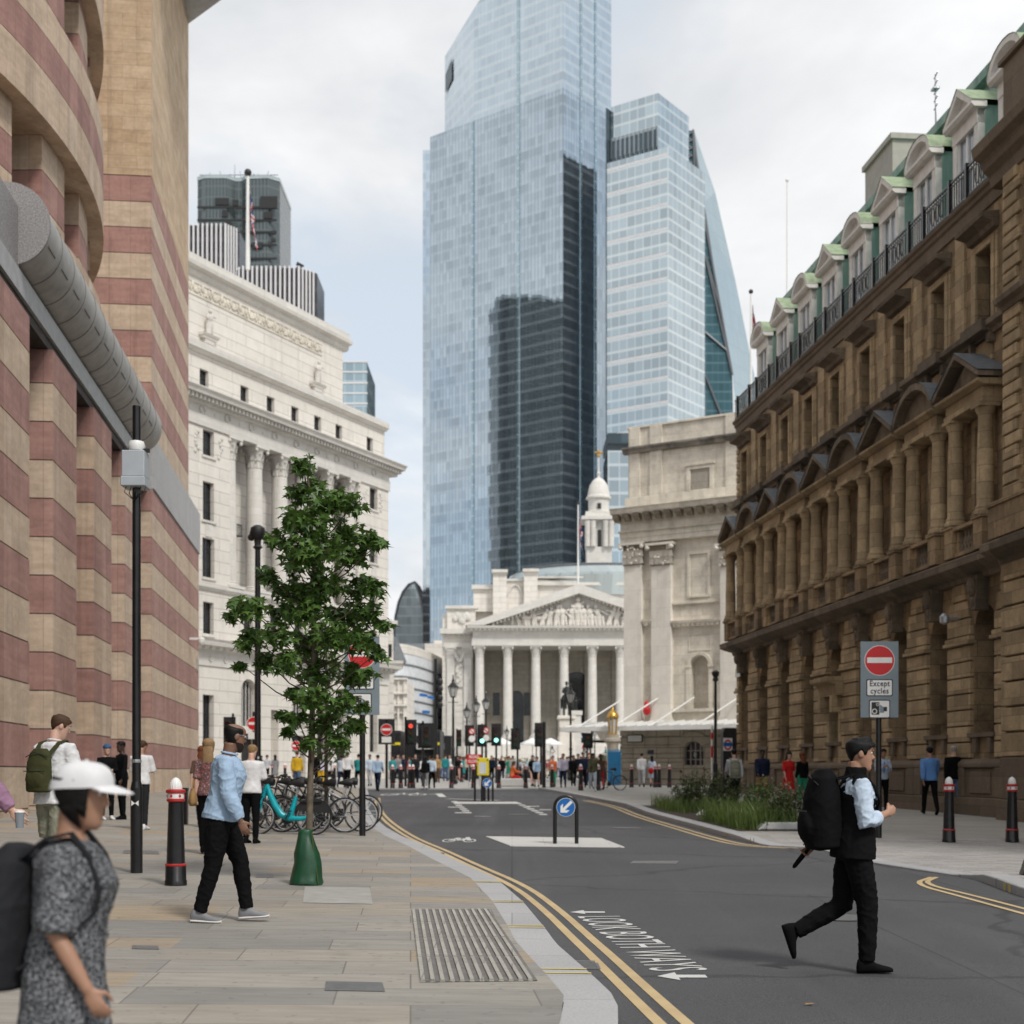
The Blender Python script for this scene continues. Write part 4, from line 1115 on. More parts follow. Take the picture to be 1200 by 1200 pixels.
# ================================================================ the columned exchange facing the camera
def exchange():
    D=200.0; X0=wx(678,D); S=D/1700
    t=thing('columned_exchange','grand stone exchange with six visible white columns under a sculpted pediment facing the junction','building',(X0,D,0),0)
    lx=lambda u:(u-678)*S; z=lambda v:wz(v,D)
    b=MB()
    # back wall of the portico with openings
    yb=7.5
    ops=[(lx(581),1.0,z(836),z(808),False),(lx(606),1.9,z(868),z(806),True),(lx(618.5),1.0,z(836),z(808),False),(lx(678),5.2,z(868),z(783),True),(lx(737),1,z(836),z(808),False)]
    wall(b,lx(553),lx(803),0,z(757),ops,yb,.8)
    b.box(lx(553),yb+.9,0,lx(803),yb+30,z(735)); 
    b.box(lx(553),.0,0,lx(803),yb,z(868))   # podium
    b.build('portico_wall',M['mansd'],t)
    s=MB()
    for i in range(14): s.box(lx(545),-1.2-.55*(13-i),0,lx(810),-1.2-.55*(12-i),1.2+(z(868)-1.2)*(i+1)/14)
    s.box(lx(545),-1.2,0,lx(810),0,z(868)); s.build('steps',M['portw'],t)
    c0=None
    for i in range(8):
        x=lx(562+33.05*i)
        if c0 is None:
            m=MB(); column(m,0,0,z(867),z(757.2),.66,1.55,n=22,baseh=.7); c0=m.build('portico_column',M['portw'],t,(x,.2,0),smooth=True)
        else: dup(c0,t,(x,.2,0))
    for i in range(8):
        pass
    p=MB()
    for i in range(8): x=lx(562+33.05*i); p.box(x-.7,yb-.35,z(868),x+.7,yb,z(757))
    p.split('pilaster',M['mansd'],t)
    e=MB()
    e.box(lx(553),-.7,z(757),lx(803),yb,z(748)); e.box(lx(554),-.62,z(748),lx(802),yb,z(740.5))
    e.extx([(yb,z(740.5)),(-.9,z(740.5)),(-1.0,z(738.5)),(-1.8,z(737.3)),(-1.9,z(734.5)),(yb,z(734))],lx(548),lx(808))
    dentils(e,lx(550),lx(806),z(739.6),z(737.4),-1.6,-.9,.62,.34)
    e.build('entablature',M['portw'],t)
    # pediment
    pd=MB(); zb=z(734); za=z(686); hw=15.6
    pd.exty([(-hw,zb),(0,za),(hw,zb),(hw-2.4,zb+.02),(0,za-1.35),(-hw+2.4,zb+.02)][:3]+[(hw-2.6,zb),(0,za-1.3),(-hw+2.6,zb)],-1.9,yb)
    pd.exty([(-hw+1,zb),(hw-1,zb),(0,za-.4)],-.2,yb-1)
    n=30
    for i in range(n):
        for q in (-1,1):
            tt=(i+.5)/n; x=q*hw*(1-tt); zz=zb+(za-zb)*tt-1.25
            if zz>zb+.1: pd.box(x-.17,-1.4,zz-.16,x+.17,-.2,zz+.2)
    pd.build('pediment',M['portw'],t)
    fg=MB(); q=random.Random(4)
    for i in range(23):
        x=-11.2+i*1.02; h=min(2.9,(1-abs(x)/hw)*(za-zb)*.66-.15)
        if h>.6: figure(fg,x,-.45,zb+.05,h,0,i,q.uniform(-.3,.3))
    figure(fg,0,-.5,zb+.5,3.4,0,99); fg.box(-1.1,-.6,zb,1.1,-.2,zb+.55)
    for x in (-7.2,-5.6,6.5): # horses
        fg.ball((x,-.45,zb+1.1),.75,.25,.35,8,5); fg.tube((x+.6,-.45,zb+1.2),(x+.95,-.5,zb+1.8),.22,.14,6)
        for k in(-.5,.5): fg.tube((x+k,-.5,zb+1),(x+k*.9,-.5,zb),.1,.07,5)
    fg.split('sculpted_group',M['portland'],t,smooth=True)
    # side wings and attic
    w=MB()
    w.box(lx(517.5),2.2,0,lx(553),30,z(738)); w.box(lx(803),2.2,0,lx(838),30,z(738))
    w.box(lx(523),2.6,z(738),lx(556),25,z(709)); w.box(lx(800),2.6,z(738),lx(832),25,z(709))
    w.box(lx(553),9,z(735),lx(803),40,z(684)); 
    w.box(lx(553),8,z(709),lx(578),30,z(678)); w.box(lx(577),6.5,z(735),lx(593.5),20,z(662)); w.box(lx(614.5),6.5,z(735),lx(631),20,z(661)); w.box(lx(593),7.6,z(735),lx(615),20,z(671))
    w.box(lx(631),7.6,z(735),lx(800),20,z(672)); w.box(lx(517.5),3.2,z(738),lx(524),25,z(716))
    w.build('wing_wall',M['portland'],t)
    c=MB()
    for (ua,ub,y,va,vb,o) in ((515,554,2.2,741.5,735.5,1.0),(521,560,2.6,711,707.5,.4),(551,579,8,682,677,.5),(575.5,595,6.5,663.5,660,.5),(613,632.5,6.5,662.5,659,.5),(631,800,7.6,678,674.5,.6),(592,616,7.6,672.5,670,.3),(631,800,7.6,669,667,.3)):
        c.box(lx(ua),y-o,z(va),lx(ub),y+1.5,z(vb))
    c.box(lx(540),-.2,0,lx(544),2.2,0.1)
    dentils(c,lx(516),lx(552),z(743.5),z(741.6),1.7,2.2,.7,.4)
    # pilasters + swag on wing
    for (ua,ub) in ((523,532),(543,552)): c.box(lx(ua),1.85,z(866),lx(ub),2.2,z(770)); capital(c,(lx(ua)+lx(ub))/2,1.95,z(770),z(757)-z(770),.55,0,square=True)
    c.box(lx(519),1.7,z(757),lx(553),2.2,z(752))
    c.box(lx(534),1.95,z(804),lx(542),2.2,z(778))
    c.path([(lx(533)+(lx(543)-lx(533))*i/8,1.9,z(764)-1.1*math.sin(PI*i/8)) for i in range(9)],.25,6)
    for i in range(12): zz=1.6+i*.85; c.box(lx(519.5),2.12,zz,lx(553),2.25,zz+.78) if zz<z(806) else None
    for i in range(9): c.ball((lx(538)+rnd.uniform(-.4,.4),1.9,z(798)+i*.28),.3,.15,.25,7,4)
    for i in range(8): c.ball((lx(533+2.2*i),2.4,z(722)+.4*math.sin(i*1.3)),.4,.2,.5,7,4)
    c.path([(lx(594)+(lx(614)-lx(594))*i/8,7.4,z(690)+1.5*math.sin(PI*i/8)) for i in range(9)],.12,5)
    c.build('wing_trim',M['portw'],t)
    # panes and doors
    g=MB()
    for (c_,w_,a,b_,ar) in ops: g.box(c_-w_/2,yb+.5,a,c_+w_/2,yb+.6,b_ if not ar else b_-.1)
    g.split('dark_opening',M['glassd'],t)
    g=MB()
    for k in range(12): th=PI*k/12; g.box(lx(678)+2.9*math.cos(th)-.25,yb-.2,z(805)+2.9*math.sin(th)-.25,lx(678)+2.9*math.cos(th)+.25,yb,z(805)+2.9*math.sin(th)+.25)
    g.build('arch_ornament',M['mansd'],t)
    # glazed roof drum behind
    r=MB(); rx0=wx(705,D+22)-X0; r.lathe([(15,z(672)-2),(15.2,z(664)),(15.0,z(663)),(14.2,z(653)),(13,z(650)),(13,z(648.5)),(12.6,z(648))],36,(rx0,22,0)); r.build('glazed_roof',M['roofglass'],t,smooth=20)
    r=MB()
    for k in range(40): th=2*PI*k/40; r.tube((rx0+15.2*math.cos(th),22+15.2*math.sin(th),z(664)),(rx0+13.1*math.cos(th),22+13.1*math.sin(th),z(650)),.06,.06,4)
    r.path([(rx0+13.2*math.cos(2*PI*k/40),22+13.2*math.sin(2*PI*k/40),z(649)) for k in range(40)],.12,4,closed=True)
    r.build('roof_ribs',M['ironlead'],t)
    # clock tower far behind
    T=MB(); tx,ty=wx(701.5,D+45)-X0,45; D2=D+45; zz=lambda v:wz(v,D2); S2=D2/1700; w2=14.5*S2
    T.box(tx-w2,ty-w2,20,tx+w2,ty+w2,zz(643))
    for q in(-1,1):
        for r_ in (.95,.5): T.lathe([(.45,0),(.45,zz(613)-zz(643)-.6),(.6,zz(613)-zz(643))],10,(tx+q*w2*r_,ty-w2-.3,zz(643)))
    T.box(tx-w2-.1,ty-w2+.2,zz(643),tx+w2+.1,ty+w2,zz(612)); T.box(tx-w2-.9,ty-w2-.9,zz(612),tx+w2+.9,ty+w2+.9,zz(608)); T.box(tx-w2-.2,ty-w2-.2,zz(608),tx+w2+.2,ty+w2+.2,zz(602))
    r0=13.2*S2
    T.lathe([(r0*1.05,zz(602)),(r0*1.05,zz(600)),(r0*.92,zz(599)),(r0*.92,zz(586)),(r0*1.12,zz(585)),(r0*1.12,zz(583)),(r0,zz(581.5)),(r0*.95,zz(578)),(r0*.8,zz(569)),(r0*.5,zz(563)),(r0*.12,zz(559.5)),(r0*.1,zz(557)),(r0*.18,zz(555)),(r0*.06,zz(552)),(r0*.05,zz(536)),(0.02,zz(533))],20,(tx,ty,0))
    T.build('clock_tower',M['portw'],t,smooth=30)
    g=MB(); g.box(tx-.28,ty-w2+.1,zz(645),tx+.32,ty-w2+.25,zz(623)); g.box(tx-.3,ty-r0-.15,zz(598),tx+.3,ty-r0+.6,zz(592)); g.split('tower_opening',M['blackm'],t,axis=2)
    g=MB(); g.ball((tx,ty,zz(534)),.3); g.tube((tx-.7,ty,zz(530)),(tx+.7,ty,zz(531)),.14,.2,6); g.tube((tx+.3,ty,zz(531)),(tx-.2,ty,zz(527)),.2,.06,6); g.build('weathervane',M['gold'],t)
    return t
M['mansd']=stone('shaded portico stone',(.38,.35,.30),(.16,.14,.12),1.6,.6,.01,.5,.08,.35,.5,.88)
M['roofglass']=curtain('roof glass',(.55,.61,.61),1.2,6,(.3,.36,.36),.5,.2,.01,.03,.05,.8)
exchange()
flagpole('flagpole','white flagpole with a furled flag standing on the pediment of the columned exchange',wx(677.5,203),203,wz(686,203),wz(591,203),.14,(4.2,3.0,1.6),1.3,2)
# ================================================================ domed-off town mansion at right centre
def mansion():
    A=Vector((6.32,84,0)); ex=Vector((.843,-.538)); rot=math.atan2(ex.y,ex.x)
    t=thing('weathered_mansion','weathered pale stone mansion with giant pilasters and a glass canopy at its base','building',tuple(A),rot)
    L=16.0
    def s_at(u):   # distance along the front for an image column
        k=(u-600)/1700; return (k*84-6.32)/(.843+.538*k)
    def zz(u,v): s=s_at(u); return wz(v,84-.538*s)
    ZB=[0]
    w=MB()
    zled=zz(760,848); zent=zz(740,636)
    s1,s2=s_at(785),s_at(842)
    nic=s_at(816); awn=s_at(813)
    wall(w,0,L,-.3,zled,[(awn,1.2,2.0,zz(813,869),True)],0,.5)
    w.box(0,.52,-.3,L,20,zled); w.quad((0,0,-.3),(0,.6,-.3),(0,.6,zled),(0,0,zled))
    w.build('base_wall',M['ragged'],t)
    b=MB(); n=7
    for i in range(n):
        z0=.7+i*(zled-.9)/n; h=(zled-.9)/n
        for (a,c) in ((0,awn-.64),(awn+.64,L)): b.box(a-.05 if a==0 else a,-.07,z0,c,.01,z0+h-.05)
    b.box(-.15,-.2,-.3,awn-.66,.0,.65); b.box(awn+.66,-.2,-.3,L,.0,.65)
    for k in range(-3,4):
        a=PI/2+k*.3; c=(awn,1.2*0+zz(813,869)-.6)
        x0=awn+.64*math.cos(a); z0=c[1]+.64*math.sin(a); x1=awn+1.15*math.cos(a); z1=c[1]+1.15*math.sin(a)
        b.exty([(x0-.12*math.sin(a),z0+.12*math.cos(a)),(x0+.12*math.sin(a),z0-.12*math.cos(a)),(x1+.2*math.sin(a),z1-.2*math.cos(a)),(x1-.2*math.sin(a),z1+.2*math.cos(a))],-.1,.01)
    b.build('rustication',M['ragged'],t,bevel=.012)
    g=MB(); g.box(awn-.6,.3,2.0,awn+.6,.36,zz(813,869)-.05); o=g.build('arched_window',M['glassd'],t)
    g=MB()
    for i in range(5): g.box(awn-.6+.3*i-.025,.24,2.0,awn-.6+.3*i+.025,.3,zz(813,869)-.05)
    for i in range(3): g.box(awn-.6,.23,2.3+.5*i,awn+.6,.29,2.34+.5*i)
    g.ball((awn,.2,2.6),.12,.06,.18,6,5); g.build('window_bars',M['steel'],t)
    # main storey
    m=MB(); y0=.45
    zl2=zz(816,830); 
    wall(m,0,L,zled,zent,[(nic,1.15,zl2,zz(816,767),True)],y0,.7)
    m.box(0.0,y0+.72,zled,L,20,zent); m.quad((0,y0,zled),(0,y0+.8,zled),(0,y0+.8,zent),(0,y0,zent))
    m.quad((nic-.6,y0+.6,zl2),(nic+.6,y0+.6,zl2),(nic+.6,y0+.6,zz(816,767)),(nic-.6,y0+.6,zz(816,767)))
    m.build('wall',M['mans'],t)
    d=MB()
    # architraves, bands, blank windows
    a=nic; r=.575
    for k in range(12):
        t0=PI*k/12;t1=PI*(k+1)/12; zc=zz(816,767)-r
        d.exty([(a+r*math.cos(t0),zc+r*math.sin(t0)),(a+(r+.2)*math.cos(t0),zc+(r+.2)*math.sin(t0)),(a+(r+.2)*math.cos(t1),zc+(r+.2)*math.sin(t1)),(a+r*math.cos(t1),zc+r*math.sin(t1))],y0-.1,y0+.02)
    for q in(-1,1): d.box(a+q*(r+.12)-.12,y0-.08,zl2,a+q*(r+.12)+.12,y0+.02,zz(816,767)-r-.05); d.box(a+q*(r+.12)-.17,y0-.13,zz(816,767)-r-.12,a+q*(r+.12)+.17,y0+.02,zz(816,767)-r+.02)
    d.box(s1,y0-.2,zl2-.18,s2,y0+.02,zl2)
    def frame(u0,u1,v0,v1,fw=.14,pr=.09):
        x0,x1=s_at(u0),s_at(u1); za,zb=zz(816,v1),zz(816,v0)
        d.box(x0-fw,y0-pr,za,x0,y0+.02,zb);d.box(x1,y0-pr,za,x1+fw,y0+.02,zb);d.box(x0-fw,y0-pr,zb,x1+fw,y0+.02,zb+fw)
        d.box(x0-fw,y0-pr,za-.1,x1+fw,y0+.02,za)
    frame(805,826,648,697,.16,.1); frame(804,828,743,760,.05,.04)
    d.box(s1,y0-.14,zz(816,706),s2,y0+.02,zz(816,703))
    d.extx([(y0,zz(816,733)),(y0-.1,zz(816,733)),(y0-.35,zz(816,728)),(y0-.38,zz(816,725.5)),(y0,zz(816,725))],s1,s2); dentils(d,s1,s2,zz(816,732.5),zz(816,728.5),y0-.28,y0-.05,.28,.16)
    d.extx([(y0,zz(756,733)),(y0-.1,zz(756,733)),(y0-.35,zz(756,728)),(y0-.38,zz(756,725.5)),(y0,zz(756,725))],s_at(751),s_at(761)); dentils(d,s_at(751),s_at(761),zz(756,732.5),zz(756,728.5),y0-.28,y0-.05,.28,.16)
    d.box(-.15,.0,zled-.25,L,.5,zled); d.box(-.3,-.18,zled-.35,L,.4,zled-.15)
    d.build('wall_mouldings',M['mans'],t,bevel=.008)
    pil=MB()
    for (u0,u1) in ((729.5,750),(761.5,784.5),(842.5,866)):
        a0,a1=max(0,s_at(u0)),s_at(u1)
        pil.box(a0,y0-.3,zled+.35,a1,y0+.01,zz(u0,663)); pil.box(a0-.07,y0-.37,zled,a1+.07,y0+.01,zled+.2); pil.box(a0-.04,y0-.34,zled+.2,a1+.04,y0+.01,zled+.35)
    for q in (L-4,L-1.2): pil.box(q,y0-.3,zled,q+1.1,y0,zent)
    pil.split('pilaster',M['mansl'],t,bevel=.01)
    cp=MB()
    for (u0,u1) in ((729.5,750),(761.5,784.5),(842.5,866)):
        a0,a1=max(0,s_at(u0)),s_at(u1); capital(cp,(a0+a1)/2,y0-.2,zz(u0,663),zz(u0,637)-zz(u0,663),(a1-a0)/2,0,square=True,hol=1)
        for k in range(16): cp.ball((a0+rnd.random()*(a1-a0),y0-.42,zz(u0,662)+rnd.random()*(zz(u0,640)-zz(u0,662))),.09,.09,.08,6,4)
    cp.split('capital',[M['mansl'],M['modil']],t,smooth=True)  # dark bells put the shade between the carved leaves into the colour
    # entablature
    e=MB(); z6=zent
    e.box(-.1,y0-.36,z6,L,3,z6+.3); e.box(-.13,y0-.4,z6+.3,L,3,z6+.6); e.box(-.2,y0-.47,z6+.6,L,3,z6+.68)
    e.box(-.1,y0-.36,z6+.68,L,3,z6+1.25)
    ztop=zz(730,598)
    e.extx([(3,z6+1.25),(y0-.45,z6+1.25),(y0-.55,z6+1.45),(y0-.6,ztop-.38),(y0-1.05,ztop-.3),(y0-1.1,ztop-.1),(y0-1.2,ztop),(3,ztop+.05)],-.4,L)
    dentils(e,-.15,L,z6+.62,z6+.7,y0-.55,y0-.4,.16,.09)
    e.build('entablature',M['mans'],t)
    e=MB()
    n=26
    for i in range(n): x=-.3+i*.66; e.extx([(y0-.55,ztop-.72),(y0-.7,ztop-.72),(y0-.98,ztop-.5),(y0-1.0,ztop-.33),(y0-.55,ztop-.33)],x,x+.36)
    for i in range(6): y=y0+.4+i*.66; e.box(-.36,y,ztop-.7,-.15,y+.36,ztop-.35)
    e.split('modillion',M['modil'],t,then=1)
    # attic
    at=MB(); ya=y0+.15
    zs=zz(740,527); zt=zz(740,500)
    at.box(.15,ya,ztop,L,18,zt)
    for (u0,u1) in ((733,745),(757,771),(846,868)): at.box(max(.1,s_at(u0)),ya-.12,ztop,s_at(u1),ya+.02,zt)
    at.box(.05,ya-.25,ztop,L,ya+.05,ztop+.75)
    x0,x1=s_at(804),s_at(827); za,zb=zz(815,570),zz(815,547)
    at.box(x0-.22,ya-.1,za-.1,x0,ya+.01,zb+.2);at.box(x1,ya-.1,za-.1,x1+.22,ya+.01,zb+.2);at.box(x0,ya-.1,zb,x1,ya+.01,zb+.2);at.box(x0-.3,ya-.15,zb+.2,x1+.3,ya+.01,zb+.32)
    at.box(.1,ya-.1,zt-.0,L,18,zt+.12)
    at.box(s_at(848),ya+2,zt,L,10,zt+1.0)
    at.build('attic_wall',M['mans'],t,bevel=.01)
    c=MB(); c.extx([(ya,zs-.15),(ya-.25,zs-.1),(ya-.3,zs+.08),(ya-.42,zs+.12),(ya-.42,zs+.22),(ya,zs+.28)],-.1,L); c.build('attic_string',M['stainst'],t)
    bw=MB(); bw.box(x0,ya+.0,za,x1,ya+.02,zb-.0); 
    bw.build('blank_window',M['mansd'],t,(0,-.02,0))
    # glass canopy with tie rods
    zc=zz(730,852)
    cn=MB()
    cn.add([(-2.0,-3.4,zc-.12),(L,-3.4,zc-.12),(L,-.05,zc+.22),(-1.4,-.05,zc+.22)],[(0,1,2,3)])
    ca=cn.build('canopy_glass',M['canopy'],t,fix=False)
    cn=MB(); cn.box(-2.1,-3.5,zc-.32,L,-3.38,zc-.08); cn.exty([(-2.1,zc-.32),(-1.98,zc-.32),(-1.98,zc-.08),(-2.1,zc-.08)],-3.5,-.05)
    for i in range(26): x=-1.8+i*.65; cn.exty([(x-.05,0),(x+.05,0),(x+.05,.1),(x-.05,.1)],0,.01) if False else cn.add([(x-.05,-3.4,zc-.1),(x+.05,-3.4,zc-.1),(x+.05,-.05,zc+.24),(x-.05,-.05,zc+.24),(x-.05,-3.4,zc-.0),(x+.05,-3.4,zc-.0),(x+.05,-.05,zc+.34),(x-.05,-.05,zc+.34)],[(3,2,1,0),(4,5,6,7),(0,1,5,4),(1,2,6,5),(2,3,7,6),(3,0,4,7)])
    cn.build('canopy_frame',M['white'],t)
    cn=MB()
    for x in (-1.2,1.1,3.4,s_at(832)+.6): cn.tube((x,-2.9,zc-.05),(x+1.2,.1,zc+1.6),.045,.045,6)
    cn.split('canopy_rod',M['white'],t,gap=-5)
    # alarm bell, plates
    al=MB(); xa=s_at(758); za=zz(758,838); al.ball((xa,.0,za+.25),.24,.2,.26,10,6); al.ball((xa,-.02,za+.62),.16,.14,.2,8,5); al.build('alarm_bell',M['signred'],t,smooth=True)
    pl=MB(); pl.box(s_at(737),-.14,zz(745,869),s_at(753),-.1,zz(745,862)); o=pl.build('street_plate',M['white'],t)
    pl=MB(); pl.box(s_at(736),-.12,zz(745,870),s_at(754),-.08,zz(745,861)); pl.build('plate_frame',M['blackm'],o)
    pl=MB(); pl.box(s_at(760),-.14,zz(763,884),s_at(766.5),-.1,zz(763,879)); pl.build('wall_plaque',M['plaque'],t)
M['modil']=plain('sooty modillions and bell shade',(.22,.185,.14),.9,0,.35,3)
M['stainst']=plain('stained ledge',(.2,.185,.165),.9,0,.5,2)
M['plaque']=plain('dark plaque',(.04,.045,.09),.5,0,.1,4)
M['canopy']=plain('frosted canopy glass',(.62,.63,.62),.3,0,.1,4)
mansion()
flagpole('flagpole','slim white flagpole with a furled flag beyond the mansion roof',wx(880,95),95,wz(470,95),wz(344,95),.09,(1.9,1.7,.6),1.3,5)
flagpole('flagpole','bare white flagpole rising behind the sandstone roofline',wx(922.5,92),92,wz(400,92),wz(213,92),.07)
# ================================================================ street beyond
def far_street():
    # sheeted building wrapped for works
    d=185; t=thing('sheeted_building','curved building wrapped in white scaffold sheeting down the far side street','building',(wx(492,d),d,0))
    mb=MB(); pts=[]
    for i in range(13):
        a=i/12; u=462+(520-462)*a; dd=d+26*a*a+4; pts.append((wx(u,dd)-wx(492,d),dd-d))
    z1=wz(762,d)
    poly=pts+[(pts[-1][0]+5,pts[-1][1]+30),(pts[0][0]-5,pts[0][1]+30)]
    mb.prism(poly,0,z1); mb.build('sheeting',M['sheet'],t,smooth=20)
    mb=MB()
    for v in (775,790,803,818,832,845):
        mb.path([(x,y-.12,wz(v,d)+.0*i) for i,(x,y) in enumerate(pts)],.13,5)
    mb.build('sheet_lines',M['ironlead'],t)
    mb=MB(); mb.prism([(p[0],p[1]-.2) for p in pts]+[(pts[-1][0],pts[-1][1]+1),(pts[0][0],pts[0][1]+1)],z1,z1+1.2); mb.build('arched_cornice',M['portland'],t)
    mb=MB()
    for (u0,u1,v) in ((489,495,811),(497,504,812),(492,497,831)):
        for k in range(4):
            uu=u0+(u1-u0)*(k+.5)/4; y=-.4+6*((uu-462)/58)**2*4; mb.box(wx(uu,d)-wx(492,d)-.25,y+1.5,wz(v+1.6,d),wx(uu,d)-wx(492,d)+.25,y+1.7,wz(v-1.6,d))
    mb.build('banner_lettering',M['signblue'],t)
    # columned block
    d=165; t=thing('terrace_block','narrow stone block with small windows beside the sheeted building','building',(wx(466,d),d,0))
    mb=MB(); wall(mb,wx(455,d)-wx(466,d),wx(477,d)-wx(466,d),0,wz(795,d),[(wx(u,d)-wx(466,d),.45,wz(v+4,d),wz(v-4,d),False) for u in (464,470) for v in (840,)],0,.3); mb.box(wx(455,d)-wx(466,d),.35,0,wx(477,d)-wx(466,d),12,wz(795,d))
    for v in (795,812,826): mb.box(wx(454,d)-wx(466,d),-.5,wz(v+1.5,d),wx(477.6,d)-wx(466,d),.3,wz(v-.5,d))
    for u in (459,467,474): mb.box(wx(u-1,d)-wx(466,d),-.25,wz(870,d),wx(u+1,d)-wx(466,d),.02,wz(797,d))
    mb.build('wall',M['portland'],t)
    # slate-roofed block further off
    d=260; t=thing('roofed_block','grey roofed stone block with dormer rail rising behind the sheeted building','building',(wx(490,d),d,0))
    mb=MB(); mb.box(wx(466,d)-wx(490,d),0,0,wx(519,d)-wx(490,d),20,wz(770,d)); mb.box(wx(497,d)-wx(490,d),2,0,wx(523,d)-wx(490,d),20,wz(753,d)); mb.box(wx(507,d)-wx(490,d),4,0,wx(516,d)-wx(490,d),20,wz(748,d)); mb.build('wall',M['portland'],t)
    mb=MB(); mb.extx([(0,wz(770,d)),(4,wz(752,d)),(14,wz(752,d)),(16,wz(770,d))],wx(462,d)-wx(490,d),wx(497,d)-wx(490,d)); mb.build('mansard_roof',M['ironlead'],t)
M['sheet']=None
def sheet():
    m,t,b=nt('scaffold sheeting'); v=objvec(t); w=wallvec(t,v)
    br=brick(t,w,2.2,2.0,.02,0)
    f=tnoise(t,v,1.2,5)
    c=mixc(t,ramp(t,f,[(.35,0.0),(.65,1.0)]),(.62,.65,.68),(.74,.76,.78)); c=mixc(t,math_(t,'MULTIPLY',br.outputs['Fac'],.4),c,(.4,.43,.46))
    t.links.new(c,b.inputs['Base Color']); b.inputs['Roughness'].default_value=.7; bump(t,b,f,.4,.15); return m
M['sheet']=sheet()
far_street()
# ================================================================ towers
M['t22']=curtain('pale blue tower glass',(.55,.635,.70),1.55,3.9,(.58,.66,.71),.94,.02,.010,.16,.28,.66,.7,.42,(.30,.37,.43))
M['t22b']=curtain('tower crown glass',(.62,.71,.77),1.55,3.9,(.70,.76,.79),.92,.04,.008,.16,.3,.8,.4,.6,(.5,.57,.62))
M['t8']=curtain('pale tower glass',(.52,.61,.65),3.1,4.1,(.72,.78,.79),.9,.05,.012,.2,.2,.74,.6,.8,(.72,.78,.79))
M['t8d']=curtain('dark glazing and side shade',(.085,.125,.15),2.6,4.0,(.05,.075,.09),.3,.2,.01,.16,.3,.6)
M['t8c']=curtain('grey louvred crown',(.38,.43,.46),1.6,9,(.16,.2,.22),.4,.3,.005,.22,.0,.9,.9)
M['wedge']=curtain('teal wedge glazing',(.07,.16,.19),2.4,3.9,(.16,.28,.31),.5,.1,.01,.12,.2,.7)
M['wedgeg']=curtain('pale wedge glass',(.44,.56,.61),3,8,(.34,.44,.5),.7,.08,.005,.2,.12,.9)
M['t42']=curtain('dark ribbed tower',(.075,.098,.105),1.1,3.6,(.14,.165,.165),.25,.25,.01,.3,.2,.75,.9)
M['fins']=plain('white fins',(.72,.71,.72),.5,0,.05,.2)
M['blueglass']=curtain('blue block glass',(.44,.57,.63),1.6,3.8,(.62,.70,.72),.8,.06,.01,.15,.2)
M['ham']=curtain('arched glass',(.62,.72,.75),2.2,4,(.66,.74,.76),.6,.1,.01,.2,.2)
def seam(mb,a,b,z0,z1,w,out,m=0):
    """vertical fin on a wall between points a,b"""
